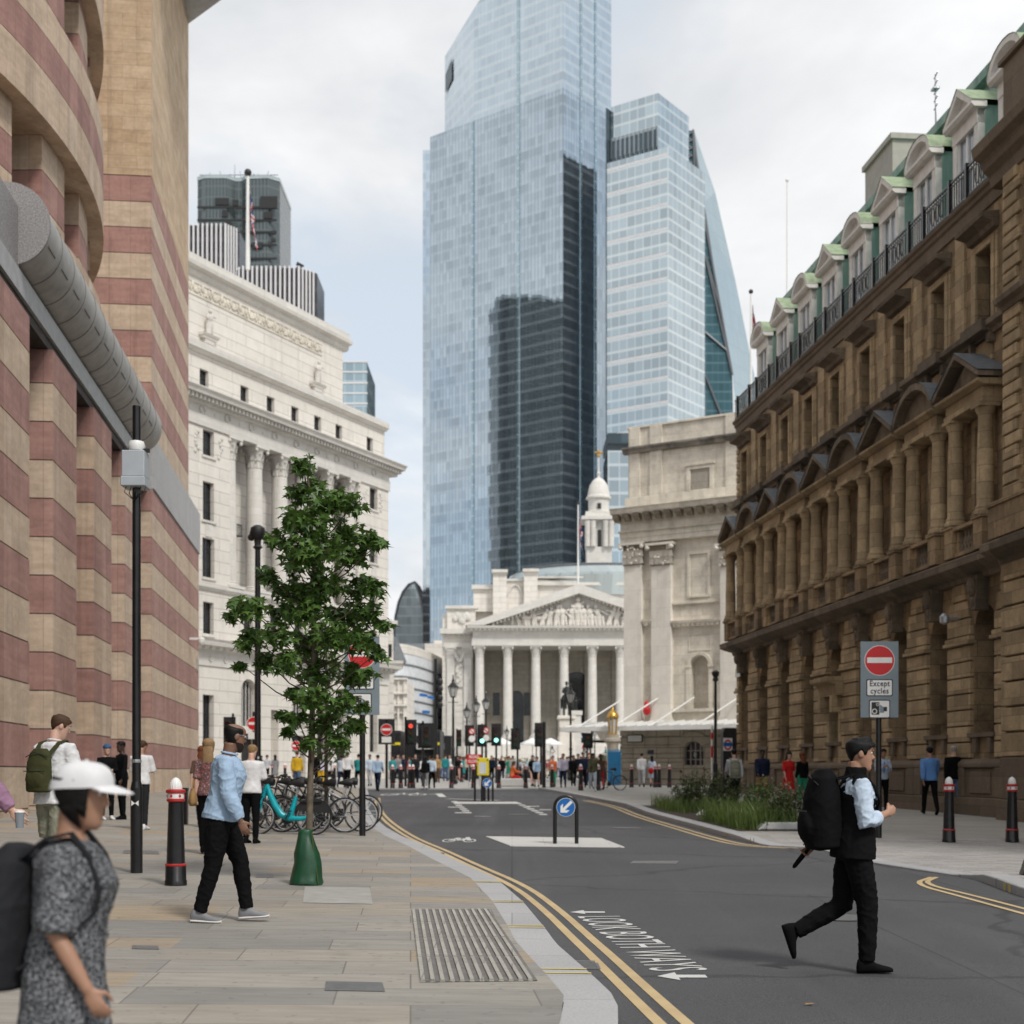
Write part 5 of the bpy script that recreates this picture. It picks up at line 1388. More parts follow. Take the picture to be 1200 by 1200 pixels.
def towers():
    # the tallest, facetted
    R0=Vector((17.8,505)); e1=Vector((-.777,.63)); e2=Vector((.63,.777))
    def at(s): return R0+e1*s
    def s_u(u): k=(u-600)/1700; return (17.8-k*505)/(.777+.63*k)
    t=thing('glass_tower','tallest pale blue glass tower with a stepped top in the centre of the skyline','tower',(R0.x,R0.y,0),math.atan2(e2.y,e2.x))
    o=lambda p:((p-R0).dot(e2),(p-R0).dot(e1))
    P0=at(0); P1=at(s_u(556)); P2=at(s_u(504)); P3=at(s_u(504)+9)+Vector((6,18)); 
    r1=R0+e2*29
    back=Vector((30,595)); 
    z1=wz(151,(P1.y+P2.y)/2)
    body=[o(p) for p in (P0,r1,Vector((40,590)),Vector((-20,600)),P3,P2)]
    mb=MB(); mb.prism(body,0,z1); mb.build('body',M['t22'],t)
    mb=MB(); 
    c1=P1+Vector((-12,26)); 
    up=[o(p) for p in (P0,r1,Vector((38,588)),Vector((0,596)),c1,P1)]
    zt=wz(-60,520); zl=wz(60,548)
    n=len(up); b=[(x,y,z1) for x,y in up]; zs=[zt,zt,zt,zt,wz(66,c1.y),wz(10,P1.y)]
    q=o(at(s_u(571)))
    up2=[up[0],up[1],up[2],up[3],up[4],up[5],q]
    # crown with a sloping shoulder
    vs=[(x,y,z1) for x,y in up2]+[(up2[0][0],up2[0][1],zt),(up2[1][0],up2[1][1],zt),(up2[2][0],up2[2][1],zt),(up2[3][0],up2[3][1],zt-10),(up2[4][0],up2[4][1],wz(66,c1.y)),(up2[5][0],up2[5][1],wz(9,P1.y)),(q[0],q[1],wz(-8,530))]
    fs=[(6,5,4,3,2,1,0),(7,8,9,10,11,12,13)]+[(i,(i+1)%7,7+(i+1)%7,7+i) for i in range(7)]
    mb.add(vs,fs); mb.build('crown',M['t22b'],t)
    mb=MB(); 
    nn=Vector((-.63,-.777))
    for u in (554,607.5):
        p=at(s_u(u)); a=o(p+nn*.35-e1*.5); b2=o(p+nn*.35+e1*.5); c2=o(p+e1*.5); d2=o(p-e1*.5)
        mb.prism([a,b2,c2,d2],0,z1 if u<556 else zt)
    for f in (.36,.66):
        p=R0+e2*29*f; m2=Vector((.777,-.63)); mb.prism([o(p+m2*.3-e2*.5),o(p+m2*.3+e2*.5),o(p+e2*.5),o(p-e2*.5)],0,zt)
    mb.split('vertical_fin',M['blueglass'],t)
    mb=MB(); pa=P1*.28+c1*.72; pb=P1*.05+c1*.95; m3=Vector((-.9,-.42))
    qa=o(pa+m3*.4); qb=o(pb+m3*.4); mb.add([(*qa,wz(68,pa.y)),(*qb,wz(88,pb.y)),(*qb,wz(110,pb.y)),(*qa,wz(93,pa.y))],[(0,1,2,3)])
    mb.build('plant_opening',M['t8d'],t,fix=False)
    # second tower
    C=Vector((51.7,480)); f1=Vector((-.823,.568)); f2=Vector((.568,.823))
    t=thing('glass_tower','square topped pale glass tower with a louvred crown right of the tallest tower','tower',(C.x,C.y,0),math.atan2(f2.y,f2.x))
    o=lambda p:((p-C).dot(f2),(p-C).dot(f1))
    L1=C+f1*23.6; 
    def s2(u): k=(u-600)/1700; return (k*480-51.7)/(.568-k*.823)
    Rr=C+f2*s2(826)
    zb=wz(182,487); ztop=wz(112,487)
    bk=[L1+f2*45,Rr+f1*23.6]
    mb=MB(); mb.prism([o(C),o(Rr),o(Rr+f1*22),o(L1+f2*30),o(L1)],wz(1200,480)*0,zb); ob=mb.build('body',M['t8'],t)
    mb=MB(); mb.prism([o(L1+f2*.3-f1*-.25),o(L1+f2*40-f1*-.25),o(L1+f2*40+f1*.6),o(L1+f2*.3+f1*.6)],0,ztop-1); mb.build('side_wall',M['t8d'],t)  # unseen side, its shade put into the dark colour the tallest tower mirrors
    Cc=C+f1*5.2+f2*2.6
    mb=MB(); mb.prism([o(Cc),o(C+f1*5+f2*s2(790)*1.0+f2*20),o(L1+f2*30),o(L1+f2*2.6)],zb+1.5,ztop); mb.build('crown',M['t8'],t)
    cb=Cc-f2*.25; lb=L1+f2*2.35
    mb=MB(); mb.prism([o(cb),o(cb+f2*.2),o(lb+f2*.2),o(lb)],wz(182,487)+2.2,wz(150,487)); mb.build('louvre_band',M['t8c'],t)
    mb=MB()
    for i in range(10):
        p=cb.lerp(lb,(i+.6)/10.3)-f2*.12; mb.prism([o(p-f1*.55),o(p+f1*.55),o(p+f1*.55+f2*.1),o(p-f1*.55+f2*.1)],wz(178,487),wz(154,487))
    mb.build('louvres',M['t8d'],t)
    mb=MB()
    for i in range(17):
        z=zb-2-i*(8.2); 
        a=C-f2*.06; b=L1-f2*.06; mb.prism([o(a),o(b),o(b+f2*.2),o(a+f2*.2)],z-.9,z)
    mb.build('floor_bands',M['fins'],t)
    # the wedge
    d=590; 
    t=thing('wedge_tower','sloping wedge shaped glass tower with a dark lattice side behind the mansion roof','tower',(wx(800,d),d,0))
    X=lambda u,dd=d:wx(u,dd)-wx(800,d)
    ztop=wz(153,d)
    mb=MB()
    # triangular flank facing the street
    lo=[(X(770),0,0),(X(868),0,0),(X(858),0,wz(440,d)),(X(822),0,wz(240,d)),(X(812),0,ztop),(X(791),0,ztop)]
    hi=[(p[0]+6,34,p[2]) for p in lo]
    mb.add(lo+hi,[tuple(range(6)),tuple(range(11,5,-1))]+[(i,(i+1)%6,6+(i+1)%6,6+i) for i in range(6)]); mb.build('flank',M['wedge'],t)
    mb=MB()   # leaning glass face
    a=[(X(813),-.5,ztop),(X(822),.6,wz(240,d)),(X(858),-.6,wz(440,d)),(X(866),-.6,wz(520,d)),(X(905,d+20)+0,20,wz(560,d+20)),(X(884,d+20),20,wz(440,d+20)),(X(862,d+20),20,wz(330,d+20)),(X(838,d+20),20,wz(225,d+20))]
    mb.add(a,[(0,1,7),(1,2,6,7),(2,3,4,5),(2,5,6)]); mb.build('leaning_face',M['wedgeg'],t,fix=False)
    mb=MB()
    br=[]
    for (ua,va,ub,vb) in ((812,153,822,240),(822,240,858,440),(791,153,790,500),(812,153,826,500),(815,180,835,312),(826,300,844,362),(826,390,852,412),(826,300,858,440),(826,440,850,500),(800,153,800,240)):
        mb.tube((X(ua),-.8,wz(va,d)),(X(ub),-.8,wz(vb,d)),.5,.5,5)
    for k in range(9):
        v0=156+k*9; 
        mb.tube((X(792),-.8,wz(v0,d)),(X(811),-.8,wz(v0+9,d)),.35,.35,4); mb.tube((X(811),-.8,wz(v0,d)),(X(792),-.8,wz(v0+9,d)),.35,.35,4)
    mb.build('lattice',M['ironlead'],t)
    # dark tower on the left and its two white finned neighbours
    t=thing('dark_tower','dark grey ribbed office tower standing above the white bank roof','tower',(-90.5,478,0))
    mb=MB(); H=wz(226,490)
    pl=[(-13.5,2),(-10.5,0),(-3.5,0),(-1,2.5),(1,2.5),(2.5,.6),(10,0),(13.5,3),(13.5,27),(10,30),(-10,30),(-13.5,27)]
    mb.prism(pl,0,H); mb.build('shaft',M['t42'],t)
    mb=MB(); mb.prism([(x*1.01,y-.2 if y<15 else y+.2) for x,y in pl],H,H+1.2); mb.build('parapet',M['roofglass'],t)
    mb=MB()
    for (u0,u1,v0,v1) in ((252,268,232,240),(272,279,234,241),(305,325,230,244),(260,267,246,254),(309,319,248,256),(318,323,270,274),(318,323,279,283),(296,307,284,291)):
        dd=477.6; mb.box(wx(u0,dd)+90.5,-.5,wz(v1,dd),wx(u1,dd)+90.5,-.1 if u1<276 else .4,wz(v0,dd))
    for v in (243,258,272,287,303): mb.box(-13.2,-.25,wz(v,478)-.3,13,.2,wz(v,478)+.3)
    mb.build('vent_openings',M['blackm'],t)
    mb=MB()
    for i in range(16): x=-12+1.6*i; mb.tube((x,3,H),(x+rnd.uniform(-1,1),3,H+rnd.uniform(1.5,4)),.15,.1,4)
    mb.tube((-2,6,H),(-2,6,H+7),.15,.08,5); mb.box(-13,2.4,H+2.0,13,2.6,H+2.2); mb.build('roof_rail',M['ironlead'],t)
    for (nm,lab,ua,ub,v0,v1,dd,ch) in (('finned_block','taller white finned office block left of the bank flagpole',214,277,264,330,330,.8),('finned_block','wider white finned office block right of the bank flagpole',276,369,314,400,318,.8)):
        t=thing(nm,lab,'tower',(wx(ua,dd),dd,0)); w=wx(ub,dd)-wx(ua,dd); H=wz(v0,dd)
        mb=MB(); pl=[(0,1.5),(w*.08,0),(w*ch,0),(w,3.5),(w,16),(0,16)]; mb.prism(pl,0,H); mb.build('body',M['t42b'],t)
        mb=MB(); n=int(w*ch/1.02)
        for i in range(n+1): x=w*.04+(w*(ch-.04))*i/n; y=0 if x>w*.08 else 1.5-1.5*x/(w*.08); mb.box(x-.17,y-.5,0,x+.17,y+.1,H+.3)
        for i in range(5): a=i/5; x=w*ch+(w-w*ch)*a; mb.box(x-.12,3.5*a-.35,0,x+.2,3.5*a+.1,H+.3)
        mb.build('white_fins',M['fins'],t)
        mb=MB(); mb.tube((w*.75,4,H),(w*.75,4,H+1.6),.3,.3,6); mb.cbox((w*.75+.5,4,H+2),1.6,.6,.7,rot=Matrix.Rotation(.5,3,'Y')); mb.build('roof_floodlight',M['blackm'],t)
    dd=250; t=thing('glass_block','small pale blue glass block peeping over the right end of the bank roof','building',(wx(414,dd),dd,0))
    mb=MB(); mb.box(wx(395,dd)-wx(414,dd),0,0,wx(430,dd)-wx(414,dd),15,wz(424,dd)); mb.build('body',M['blueglass'],t)
    mb=MB(); 
    for v in (424,436,449,461,473): mb.box(wx(395,dd)-wx(414,dd),-.15,wz(v,dd)-.12,wx(430,dd)-wx(414,dd)+.1,.05,wz(v,dd)+.12)
    mb.build('floor_bands',M['fins'],t)
    dd=620; t=thing('arched_glass_building','arched glass building with a curved top between the bank and the tallest tower','building',(wx(482,dd),dd,0))
    pr=[(462,800)]+[(462+ (q)*1.0,v) for q,v in ((0,740),(1.5,722),(5,706),(10,694),(17,685),(24,682))]+[(492,688),(498,702),(501,722),(502.5,745),(503,800)]
    mb=MB(); mb.exty([(wx(u,dd)-wx(482,dd),wz(v,dd)) for u,v in pr],0,40); mb.build('body',M['ham'],t,smooth=30)
    mb=MB(); mb.path([(wx(u,dd)-wx(482,dd),-.2,wz(v,dd)) for u,v in pr],.5,5); mb.path([(wx(u,dd)-wx(482,dd),-.5,wz(v,dd)) for u,v in ((487,683),(493,700),(497,722),(498.5,760))],.7,5); mb.build('edge_rib',M['ironlead'],t)
    dd=600; t=thing('slim_glass_slab','slim banded glass slab half hidden behind the left edge of the tallest tower','tower',(wx(499,dd),dd,0))
    mb=MB(); mb.box(wx(495.5,dd)-wx(499,dd),0,0,wx(508,dd)-wx(499,dd),20,wz(176,dd)); mb.build('body',M['t22b'],t)
    dd=420; t=thing('glass_block','grid fronted glass block between the exchange tower and the mansion roof','building',(wx(725,dd),dd,0))
    mb=MB(); mb.box(wx(712,dd)-wx(725,dd),0,0,wx(760,dd)-wx(725,dd),20,wz(528,dd)); mb.build('body',M['t8'],t)
    mb=MB(); mb.box(wx(711.7,dd)-wx(725,dd),-.6,wz(520,dd),wx(760,dd)-wx(725,dd),20,wz(508,dd)); mb.build('soffit_band',M['t8d'],t)
M['t42b']=curtain('dark office glazing',(.035,.03,.032),1.02,3.6,(.09,.08,.085),.2,.2,.01,.1,.3,.7)
towers()
# ================================================================ street furniture
def at(u,d,off=0): x=wx(u,d); return (x,d,zg(x,d)+off)
def proto_bollard():
    t=thing('bollard','x','bollard')
    mb=MB(); mb.lathe([(.125,0),(.125,.05),(.118,.06),(.115,.215),(.108,.225),(.108,.245),(.104,.25),(.083,.92),(.085,.94)],18); mb.build('post',M['black'],t,smooth=35)
    mb=MB(); mb.lathe([(.117,.218),(.119,.225),(.119,.237),(.112,.245)],18); mb.lathe([(.086,.935),(.102,.945),(.102,.965),(.09,.975)],18); mb.lathe([(.09,1.03),(.108,1.04),(.112,1.055),(.108,1.07),(.075,1.08)],18); mb.split('red_ring',M['red'],t,axis=2,smooth=35)
    mb=MB(); mb.lathe([(.09,.97),(.093,.98),(.093,1.03),(.088,1.035)],18); b=mb.build('white_band',M['white'],t,smooth=35)
    mb=MB()
    for k in range(6):
        a=2*PI*k/6+.2; c=(.0935*math.cos(a),.0935*math.sin(a),1.004); mb.cbox(c,.012,.03,.012,0,Matrix.Rotation(a,3,'Z')); mb.cbox(c,.012,.012,.034,0,Matrix.Rotation(a,3,'Z'))
    mb.build('band_emblems',M['signred'],b)
    mb=MB(); n=16; vs=[];pr=[(.07,1.075),(.072,1.1),(.066,1.14),(.052,1.175),(.03,1.2),(.006,1.212)]
    for r,z in pr:
        for i in range(n*2): a=PI*i/n; q=r*(1 if i%2 else .93); vs.append((q*math.cos(a),q*math.sin(a),z))
    N2=n*2; mb.add(vs,[(k*N2+i,k*N2+(i+1)%N2,(k+1)*N2+(i+1)%N2,(k+1)*N2+i) for k in range(len(pr)-1) for i in range(N2)]+[tuple((len(pr)-1)*N2+i for i in range(N2))])
    mb.build('cap',M['white'],t,smooth=30)
    return t
B0=proto_bollard(); B0.location=at(206,16.3); B0['label']='black bollard with red rings and white cap on the left pavement beside the camera pole'; B0['group']='city bollards'
for (u,d,lab) in ((1112,26.9,'black red-ringed bollard on the right pavement in front of the man in black'),(1186,26.9,'black red-ringed bollard on the right pavement at the picture edge'),
  (319.5,86,'small far bollard left of the yellow jacketed walker'),(334,86,'small far bollard beside the yellow jacketed walker'),(392,84,'small far bollard behind the second young tree'),
  (460,73.4,'far bollard just right of the no entry sign pole'),(469.6,73.4,'far bollard second from the no entry sign pole'),(480,73.4,'left one of the touching pair of far bollards by the signal pole'),(484,73.4,'right one of the touching pair of far bollards by the signal pole'),
  (529,73.6,'far bollard below the largest lantern lamp post'),(554.7,73.5,'far bollard beside the yellow island board'),(584.5,73.5,'far bollard between the yellow board and the seated woman'),(616,73.5,'far bollard right of the seated woman'),(647,73.4,'far bollard in front of the woman with the orange bag'),
  (680.5,66,'nearer of two bollards before the woman in olive jacket'),(701,66,'bollard in front of the woman in red trousers'),(740,74,'bollard left of the man in white by the mansion wall'),(768,74,'left one of a close pair of bollards by the mansion wall'),(772.5,74.5,'right one of a close pair of bollards by the mansion wall'),(784.5,74,'single bollard right of the close pair by the mansion wall')):
    dup(B0,None,at(u,d),.3*d,lab,'city bollards')
for (u,d) in ((541,92),(604,100),(609.5,100),(614.7,100),(625.5,100),(685,92),(698,95),(708,90)):
    dup(B0,None,at(u,d),.3*d,'distant bollard among the crowd on the far paving','distant bollards')
mb=MB(); mb.box(-.07,-.07,0,.07,.07,.72); mb.box(-.08,-.08,.72,.08,.08,.78); tag(mb.build('post',M['black'],None,at(216,31)),'short plain square black post behind the nearest bollard','post')
# --- slim poles
def pole_thing(name,label,cat,u,d,zt,r0=.06,r1=None,group=None,base=.0):
    t=thing(name,label,cat,at(u,d),0,group); h=zt-t.location.z
    mb=MB()
    if base: mb.tube((0,0,0),(0,0,base),r0*1.35,r0*1.35,12); mb.tube((0,0,base),(0,0,base+.08),r0*1.35,r0,12)
    mb.tube((0,0,0),(0,0,h),r0,r1 or r0,12); mb.build('pole',M['black'],t,smooth=True)
    return t,h
t,h=pole_thing('camera_pole','tall slim black pole with a grey camera box at its top on the left pavement','pole',160,17.9,wz(476,17.9),.055,.05,None,1.05)
mb=MB(); s=17.9/1700; zb=wz(572,17.9)-t.location.z; zt_=wz(530,17.9)-t.location.z
mb.box(-.15,-.14,zb+.12,.13,.14,zt_,0); mb.box(-.16,-.16,zb,.14,.16,zb+.12,0); bx=mb.build('camera_box',M['boxgrey'] if 'boxgrey' in M else M['steel'],t,bevel=.01)
mb=MB(); mb.lathe([(.02,.0),(.09,.02),(.11,.07),(.09,.13),(.02,.15)],12,(.0,.0,zt_)); mb.build('top_dome',M['white'],bx,smooth=True)
mb=MB(); mb.box(-.19,-.03,zt_,.16,.03,zt_+.04); 
for k in range(5): mb.path([(-.1+.06*k,-.1,zb),(-.12+.06*k,-.12,zb-.07-.02*(k%2)),(-.02,-.05,zb-.16)],.006,4)
mb.build('bracket',M['blackm'],bx)
mb=MB()
for sx in(-1,1): mb.add([(0,-.0765,.86),(sx*.045,-.0745,.895),(sx*.045,-.0745,.825)],[(0,1,2)])
mb.build('white_mark',M['white'],t,fix=False); mb=MB(); mb.lathe([(.06,1.36),(.062,1.38),(.06,1.4)],12); mb.build('pole_band',M['steel'],t)
# lamp with a round head behind the tree
t,h=pole_thing('lamp_post','tall black lamp post with a round knob head left of the street tree','lamp post',302,46,wz(640,46),.11,.085,None,1.4)
mb=MB(); mb.lathe([(.09,0),(.16,.06),(.1,.14),(.12,.3),(.2,.36),(.26,.52),(.22,.68),(.1,.76)],12,(0,0,h-.1)); mb.ball((-.2,0,h+.28),.12); mb.build('lamp_head',M['blackm'],t,smooth=True)
t,h=pole_thing('lamp_post','slim black lamp post standing in front of the mansion wall','lamp post',838.5,64,wz(796,64),.085,.06,None,1.2)
mb=MB(); mb.lathe([(.06,0),(.14,.05),(.1,.2),(.16,.3),(.17,.42),(.06,.5)],10,(0,0,h-.1)); mb.build('lamp_head',M['blackm'],t,smooth=True)
mb=MB(); mb.tube((-.16,-.02,.0),(-.16,-.02,2.9),.045,.045,8,0); mb.tube((-.16,-.02,1.5),(-.16,-.02,2.0),.052,.052,8,1); mb.tube((-.16,-.02,2.3),(-.16,-.02,2.6),.052,.052,8,1); mb.build('barrier_pole',[M['white'],M['signred']],t)
# --- lantern posts
def proto_lantern():
    t=thing('lamp_post','x','lamp post'); 
    mb=MB(); mb.lathe([(.2,0),(.2,.25),(.15,.3),(.14,.9),(.16,.95),(.09,1.05),(.08,1.9),(.11,1.95),(.075,2.05),(.05,4.6),(.07,4.63),(.05,4.7),(.06,4.85)],12); mb.tube((-.28,0,4.55),(.28,0,4.55),.018,.018,6); mb.build('post',M['black'],t,smooth=35)
    mb=MB()
    for k in range(6):
        a=PI*k/3; mb.tube((.13*math.cos(a),.13*math.sin(a),4.85),(.27*math.cos(a),.27*math.sin(a),5.4),.014,.014,5)
    mb.lathe([(.29,5.4),(.3,5.43),(.22,5.5),(.09,5.66),(.07,5.7),(.1,5.75),(.05,5.82),(.03,5.95),(.06,6.0),(.005,6.12)],12); mb.lathe([(.14,4.83),(.15,4.87),(.1,4.88)],12)
    ln=mb.build('lantern',M['black'],t)
    mb=MB(); mb.lathe([(.12,4.88),(.255,5.4)],6); mb.build('lantern_glass',M['lglass'],ln)
    return t
M['lglass']=plain('lantern glass',(.55,.56,.55),.15,0,.1,5)
M['boxgrey']=plain('grey equipment box',(.4,.43,.46),.5,0,.05,5); bx.data.materials[0]=M['boxgrey']
L0=proto_lantern()
for i,(u,d,vt,lab) in enumerate(((531,84,790,'nearest tall black lantern lamp post left of the exchange columns'),(558,112,814,'black lantern lamp post just left of the first white column'),(569.5,106,810,'taller black lantern lamp post before the first white column'),(668.8,100,800,'black lantern lamp post beside the mounted statue'),(547,104,822,'thin black lamp post with a small bright head near the exchange wing'),
   (594,135,850,'small old lamp standard before the second exchange column'),(628.5,130,849,'small old lamp standard before the third exchange column'),(692.5,130,852,'left of two small lamp standards before the fifth exchange column'),(697,126,850,'right of two small lamp standards before the fifth exchange column'))):
    o=L0 if i==0 else dup(L0)
    p=at(u,d); H=wz(vt,d)-p[2]; o.location=p; k=H/6.12; o.scale=(k*1.05,k*1.05,k); o['label']=lab; o['group']='lantern lamp posts'
t,h=pole_thing('signal_mast','tall black mast with small cameras near the sheeted building','mast',510.5,92,wz(772,92),.13,.1)
mb=MB()
for v in (799,807,818,826): mb.ball((.28,0,wz(v,92)-t.location.z),.2,.2,.24,8,5); mb.tube((0,0,wz(v,92)-t.location.z),(.28,0,wz(v,92)-t.location.z),.04,.04,5)
mb.build('cameras',M['blackm'],t)
# --- traffic signals
def signal(u,d,vt,vh,label,lit=None,back=True,side=0,sgn=False,red=False,w=1.0):
    t=thing('traffic_signal',label,'traffic signal',at(u,d),0,'traffic signals at the junction'); z0=t.location.z
    h=wz(vt,d)-z0; mb=MB(); mb.tube((0,0,0),(0,0,h),.07,.06,8); mb.build('pole',M['black'],t,smooth=True)
    zc=wz(vh,d)-z0; x=side*.32
    mb=MB(); mb.box(x-.17*w,-.14,zc-.55,x+.17*w,.14,zc+.55); 
    if back: mb.box(x-.3*w,.1,zc-.68,x+.3*w,.15,zc+.68)
    for k in(-1,0,1):
        for j in range(7):
            a=PI*j/6; a1=PI*(j+1)/6
            if j<6: mb.quad((x+.13*math.cos(a),-.15,zc+.33*k+.13*math.sin(a)),(x+.13*math.cos(a1),-.15,zc+.33*k+.13*math.sin(a1)),(x+.12*math.cos(a1),-.36,zc+.33*k+.12*math.sin(a1)),(x+.12*math.cos(a),-.36,zc+.33*k+.12*math.sin(a)))
    hd=mb.build('signal_head',M['blackm'],t)
    for k,nm in ((1,'red'),(0,'amber'),(-1,'green')):
        m=MB(); m.tube((x,-.14,zc+.33*k),(x,-.16,zc+.33*k),.12,.12,12)
        m.build('lens',M['lamp'+nm+('_on' if lit==nm else '')],hd)
    if sgn:
        for k,mt in ((.35,'signred'),(-.1,'white')):
            m=MB(); m.tube((x-.62,-.12,zc-.1+k),(x-.62,-.15,zc-.1+k),.2,.2,14,0); m.tube((x-.62,-.15,zc-.1+k),(x-.62,-.16,zc-.1+k),.14,.14,14,1); 
            if k>0: m.cbox((x-.62,-.165,zc-.1+k),.3,.01,.05,0,Matrix.Rotation(.8,3,'Y'))
            m.build('round_sign',[M['signred'] if k>0 else M['white'],M['white']],t)
    if red: m=MB(); m.ball((x,-.1,zc+.1),.28,.15,.5,8,6); m.build('hood',M['red'],t)
    return t
def emit(name,col,st):
    m,t,b=nt(name); b.inputs['Base Color'].default_value=c4(col); b.inputs['Emission Color'].default_value=c4(col); b.inputs['Emission Strength'].default_value=st; return m
M['lampred']=plain('red lens off',(.12,.01,.01),.3); M['lampamber']=plain('amber lens off',(.14,.07,.01),.3); M['lampgreen']=plain('green lens off',(.01,.1,.05),.3)
M['lampgreen_on']=emit('green lens lit',(.25,1,.75),2.2); M['lampred_on']=emit('red lens lit',(1,.08,.05),.7)
signal(565,88,848,862,'green lit traffic signal with round signs left of the first exchange column','green',True,0,True)
signal(581.5,88,850,861,'green lit traffic signal with round signs nearer the second exchange column','green',True,0,True)
signal(475.3,78,840,858,'tall black signal pole with red lamp before the side street','red',True,.9,False)
signal(495.6,78,845,862,'black signal pole with wide dark head in front of the underground entrance',None,True,.6,False,False,1.6)
signal(535.5,96,854,865,'dark traffic signal turned away beside the lantern post',None,False,.4)
signal(550,94,852,862,'dark traffic signal between the two thin lamp posts',None,True,0)
signal(606.5,92,850,866,'dark traffic signal left of the third exchange column',None,True,-.4)
signal(634,82,854,861,'dark traffic signal on the left side of the tall thin pole',None,True,-.2)
signal(688,90,856,864,'dark traffic signal right of the lamp by the statue',None,True,.2)
signal(273,72,836,856,'dark traffic signal seen from behind above the bald man',None,True,-.6)
t,h=pole_thing('signal_pole','tall thin black pole left of the mounted statue','pole',637.5,72,wz(846,72),.09)
# --- signs
def disc(mb,c,r,y,m,n=28): mb.add([(c[0]+r*math.cos(2*PI*i/n),y,c[1]+r*math.sin(2*PI*i/n)) for i in range(n)],[tuple(range(n))],m)
def rrect(mb,x0,x1,z0,z1,y,rad,m):
    P=[]
    for (cx,cz,a0) in ((x1-rad,z1-rad,0),(x0+rad,z1-rad,PI/2),(x0+rad,z0+rad,PI),(x1-rad,z0+rad,3*PI/2)):
        for k in range(5): a=a0+PI/2*k/4; P.append((cx+rad*math.cos(a),y,cz+rad*math.sin(a)))
    mb.add(P,[tuple(range(len(P)))],m)
XZ=lambda x,y,z:Matrix.Translation((x,y,z))@Matrix.Rotation(R(90),4,'X')
def big_sign(u,d,vt,vb,ur,label,rot=0):
    p=at(u,d); t=thing('road_sign',label,'road sign',p,rot); s=d/1700; z0=p[2]
    zt=wz(vt,d)-z0; zb=wz(vb,d)-z0; w=ur*s/2
    mb=MB(); mb.tube((0,.03,0),(0,.03,zt-.1),.055,.055,12); mb.tube((0,.03,0),(0,.03,.9),.062,.062,12); mb.build('pole',M['black'],t,smooth=True)
    mb=MB(); rr=MB(); mb.box(-w,-.045,zb,w,-.035,zt); pn=mb.build('panel',M['signgrey'],t,bevel=.004)
    mb=MB(); mb.box(-w,-.034,zb+.25,w,-.01,zb+.29); mb.box(-w,-.034,zt-.3,w,-.01,zt-.26); mb.build('rails',M['steel'],t)
    H=zt-zb; r=.40*w*2; cz=zt-.05*H-r*1.0
    m=MB(); disc(m,(0,cz),r,-.047,1); disc(m,(0,cz),r*.96,-.049,0); m.quad((-r*.82,-.051,cz-r*.16),(r*.82,-.051,cz-r*.16),(r*.82,-.051,cz+r*.2),(-r*.82,-.051,cz+r*.2),1); m.build('no_entry_roundel',[M['signred'],M['white']],pn,fix=False)
    z1=cz-r-.045*H; z2=z1-.225*H; ww=w*.70
    m=MB(); rrect(m,-ww,ww,z2,z1,-.047,.03,0); rrect(m,-ww+.02,ww-.02,z2+.02,z1-.02,-.049,.02,1); m.build('plate',[M['blackm'],M['white']],pn,fix=False)
    zz=(z1+z2)/2
    text_obj('Except',.2*H*.52,M['blackm'],'sign_lettering',pn,XZ(0,-.05,zz+.052*H),.0008,1.12,wide=ww*1.5)
    text_obj('cycles',.2*H*.52,M['blackm'],'sign_lettering',pn,XZ(0,-.05,zz-.045*H),.0008,1.12,wide=ww*1.36)
    z3=z2-.045*H; z4=z3-.245*H; ww=w*.56
    m=MB(); rrect(m,-ww,ww,z4,z3,-.047,.03,0); rrect(m,-ww+.02,ww-.02,z4+.02,z3-.02,-.049,.02,1)
    zc=(z3+z4)/2; k=ww
    rrect(m,-k*.76,-k*.02,zc-.075*H,zc+.09*H,-.051,.012,0); disc(m,(-k*.48,zc-.03*H),k*.25,-.053,1,16); disc(m,(-k*.48,zc-.03*H),k*.17,-.055,0,16); disc(m,(-k*.2,zc+.06*H),k*.14,-.053,1,14); disc(m,(-k*.2,zc+.06*H),k*.09,-.055,0,14)
    m.add([(k*.02,-.051,zc-.05*H),(k*.42,-.051,zc-.05*H),(k*.42,-.051,zc+.02*H),(k*.02,-.051,zc+.06*H)],[(0,1,2,3)],2); rrect(m,k*.36,k*.7,zc-.03*H,zc+.028*H,-.053,.01,0)
    m.build('camera_plate',[M['blackm'],M['white'],M['signgrey']],pn,fix=False)
big_sign(1030,27.6,752,841,44.5,'grey road sign with no entry disc and cycle plate behind the man in black')
big_sign(424.5,27.6,746,838,41,'grey road sign with a no entry disc half hidden by the street tree leaves')
def small_sign(u,d,vc,label,board=False):
    p=at(u,d); t=thing('road_sign',label,'road sign',p,0,'small no entry signs'); zc=wz(vc,d)-p[2]
    mb=MB(); mb.tube((0,.03,0),(0,.03,zc+.5),.07,.07,8); mb.build('pole',M['black'],t)
    m=MB(); 
    if board: m.box(-.42,.02,zc-.75,.42,.06,zc+.55); m.build('backing_board',M['blackm'],t)
    m=MB(); disc(m,(0,zc),.3,-.05,1); disc(m,(0,zc),.275,-.053,0); m.quad((-.22,-.056,zc-.05),(.22,-.056,zc-.05),(.22,-.056,zc+.06),(-.22,-.056,zc+.06),1); m.build('no_entry_roundel',[M['signred'],M['white']],t,fix=False)
    m=MB(); m.box(-.24,-.05,zc-.66,.24,-.03,zc-.36); m.build('plate',M['white'],t)
small_sign(453,73.8,855,'no entry sign on a black board at the edge of the side street',True)
small_sign(347,88,874,'small no entry sign low on the white bank wall behind the trees')
small_sign(297.5,62,848,'no entry sign on the post beside the bald man')
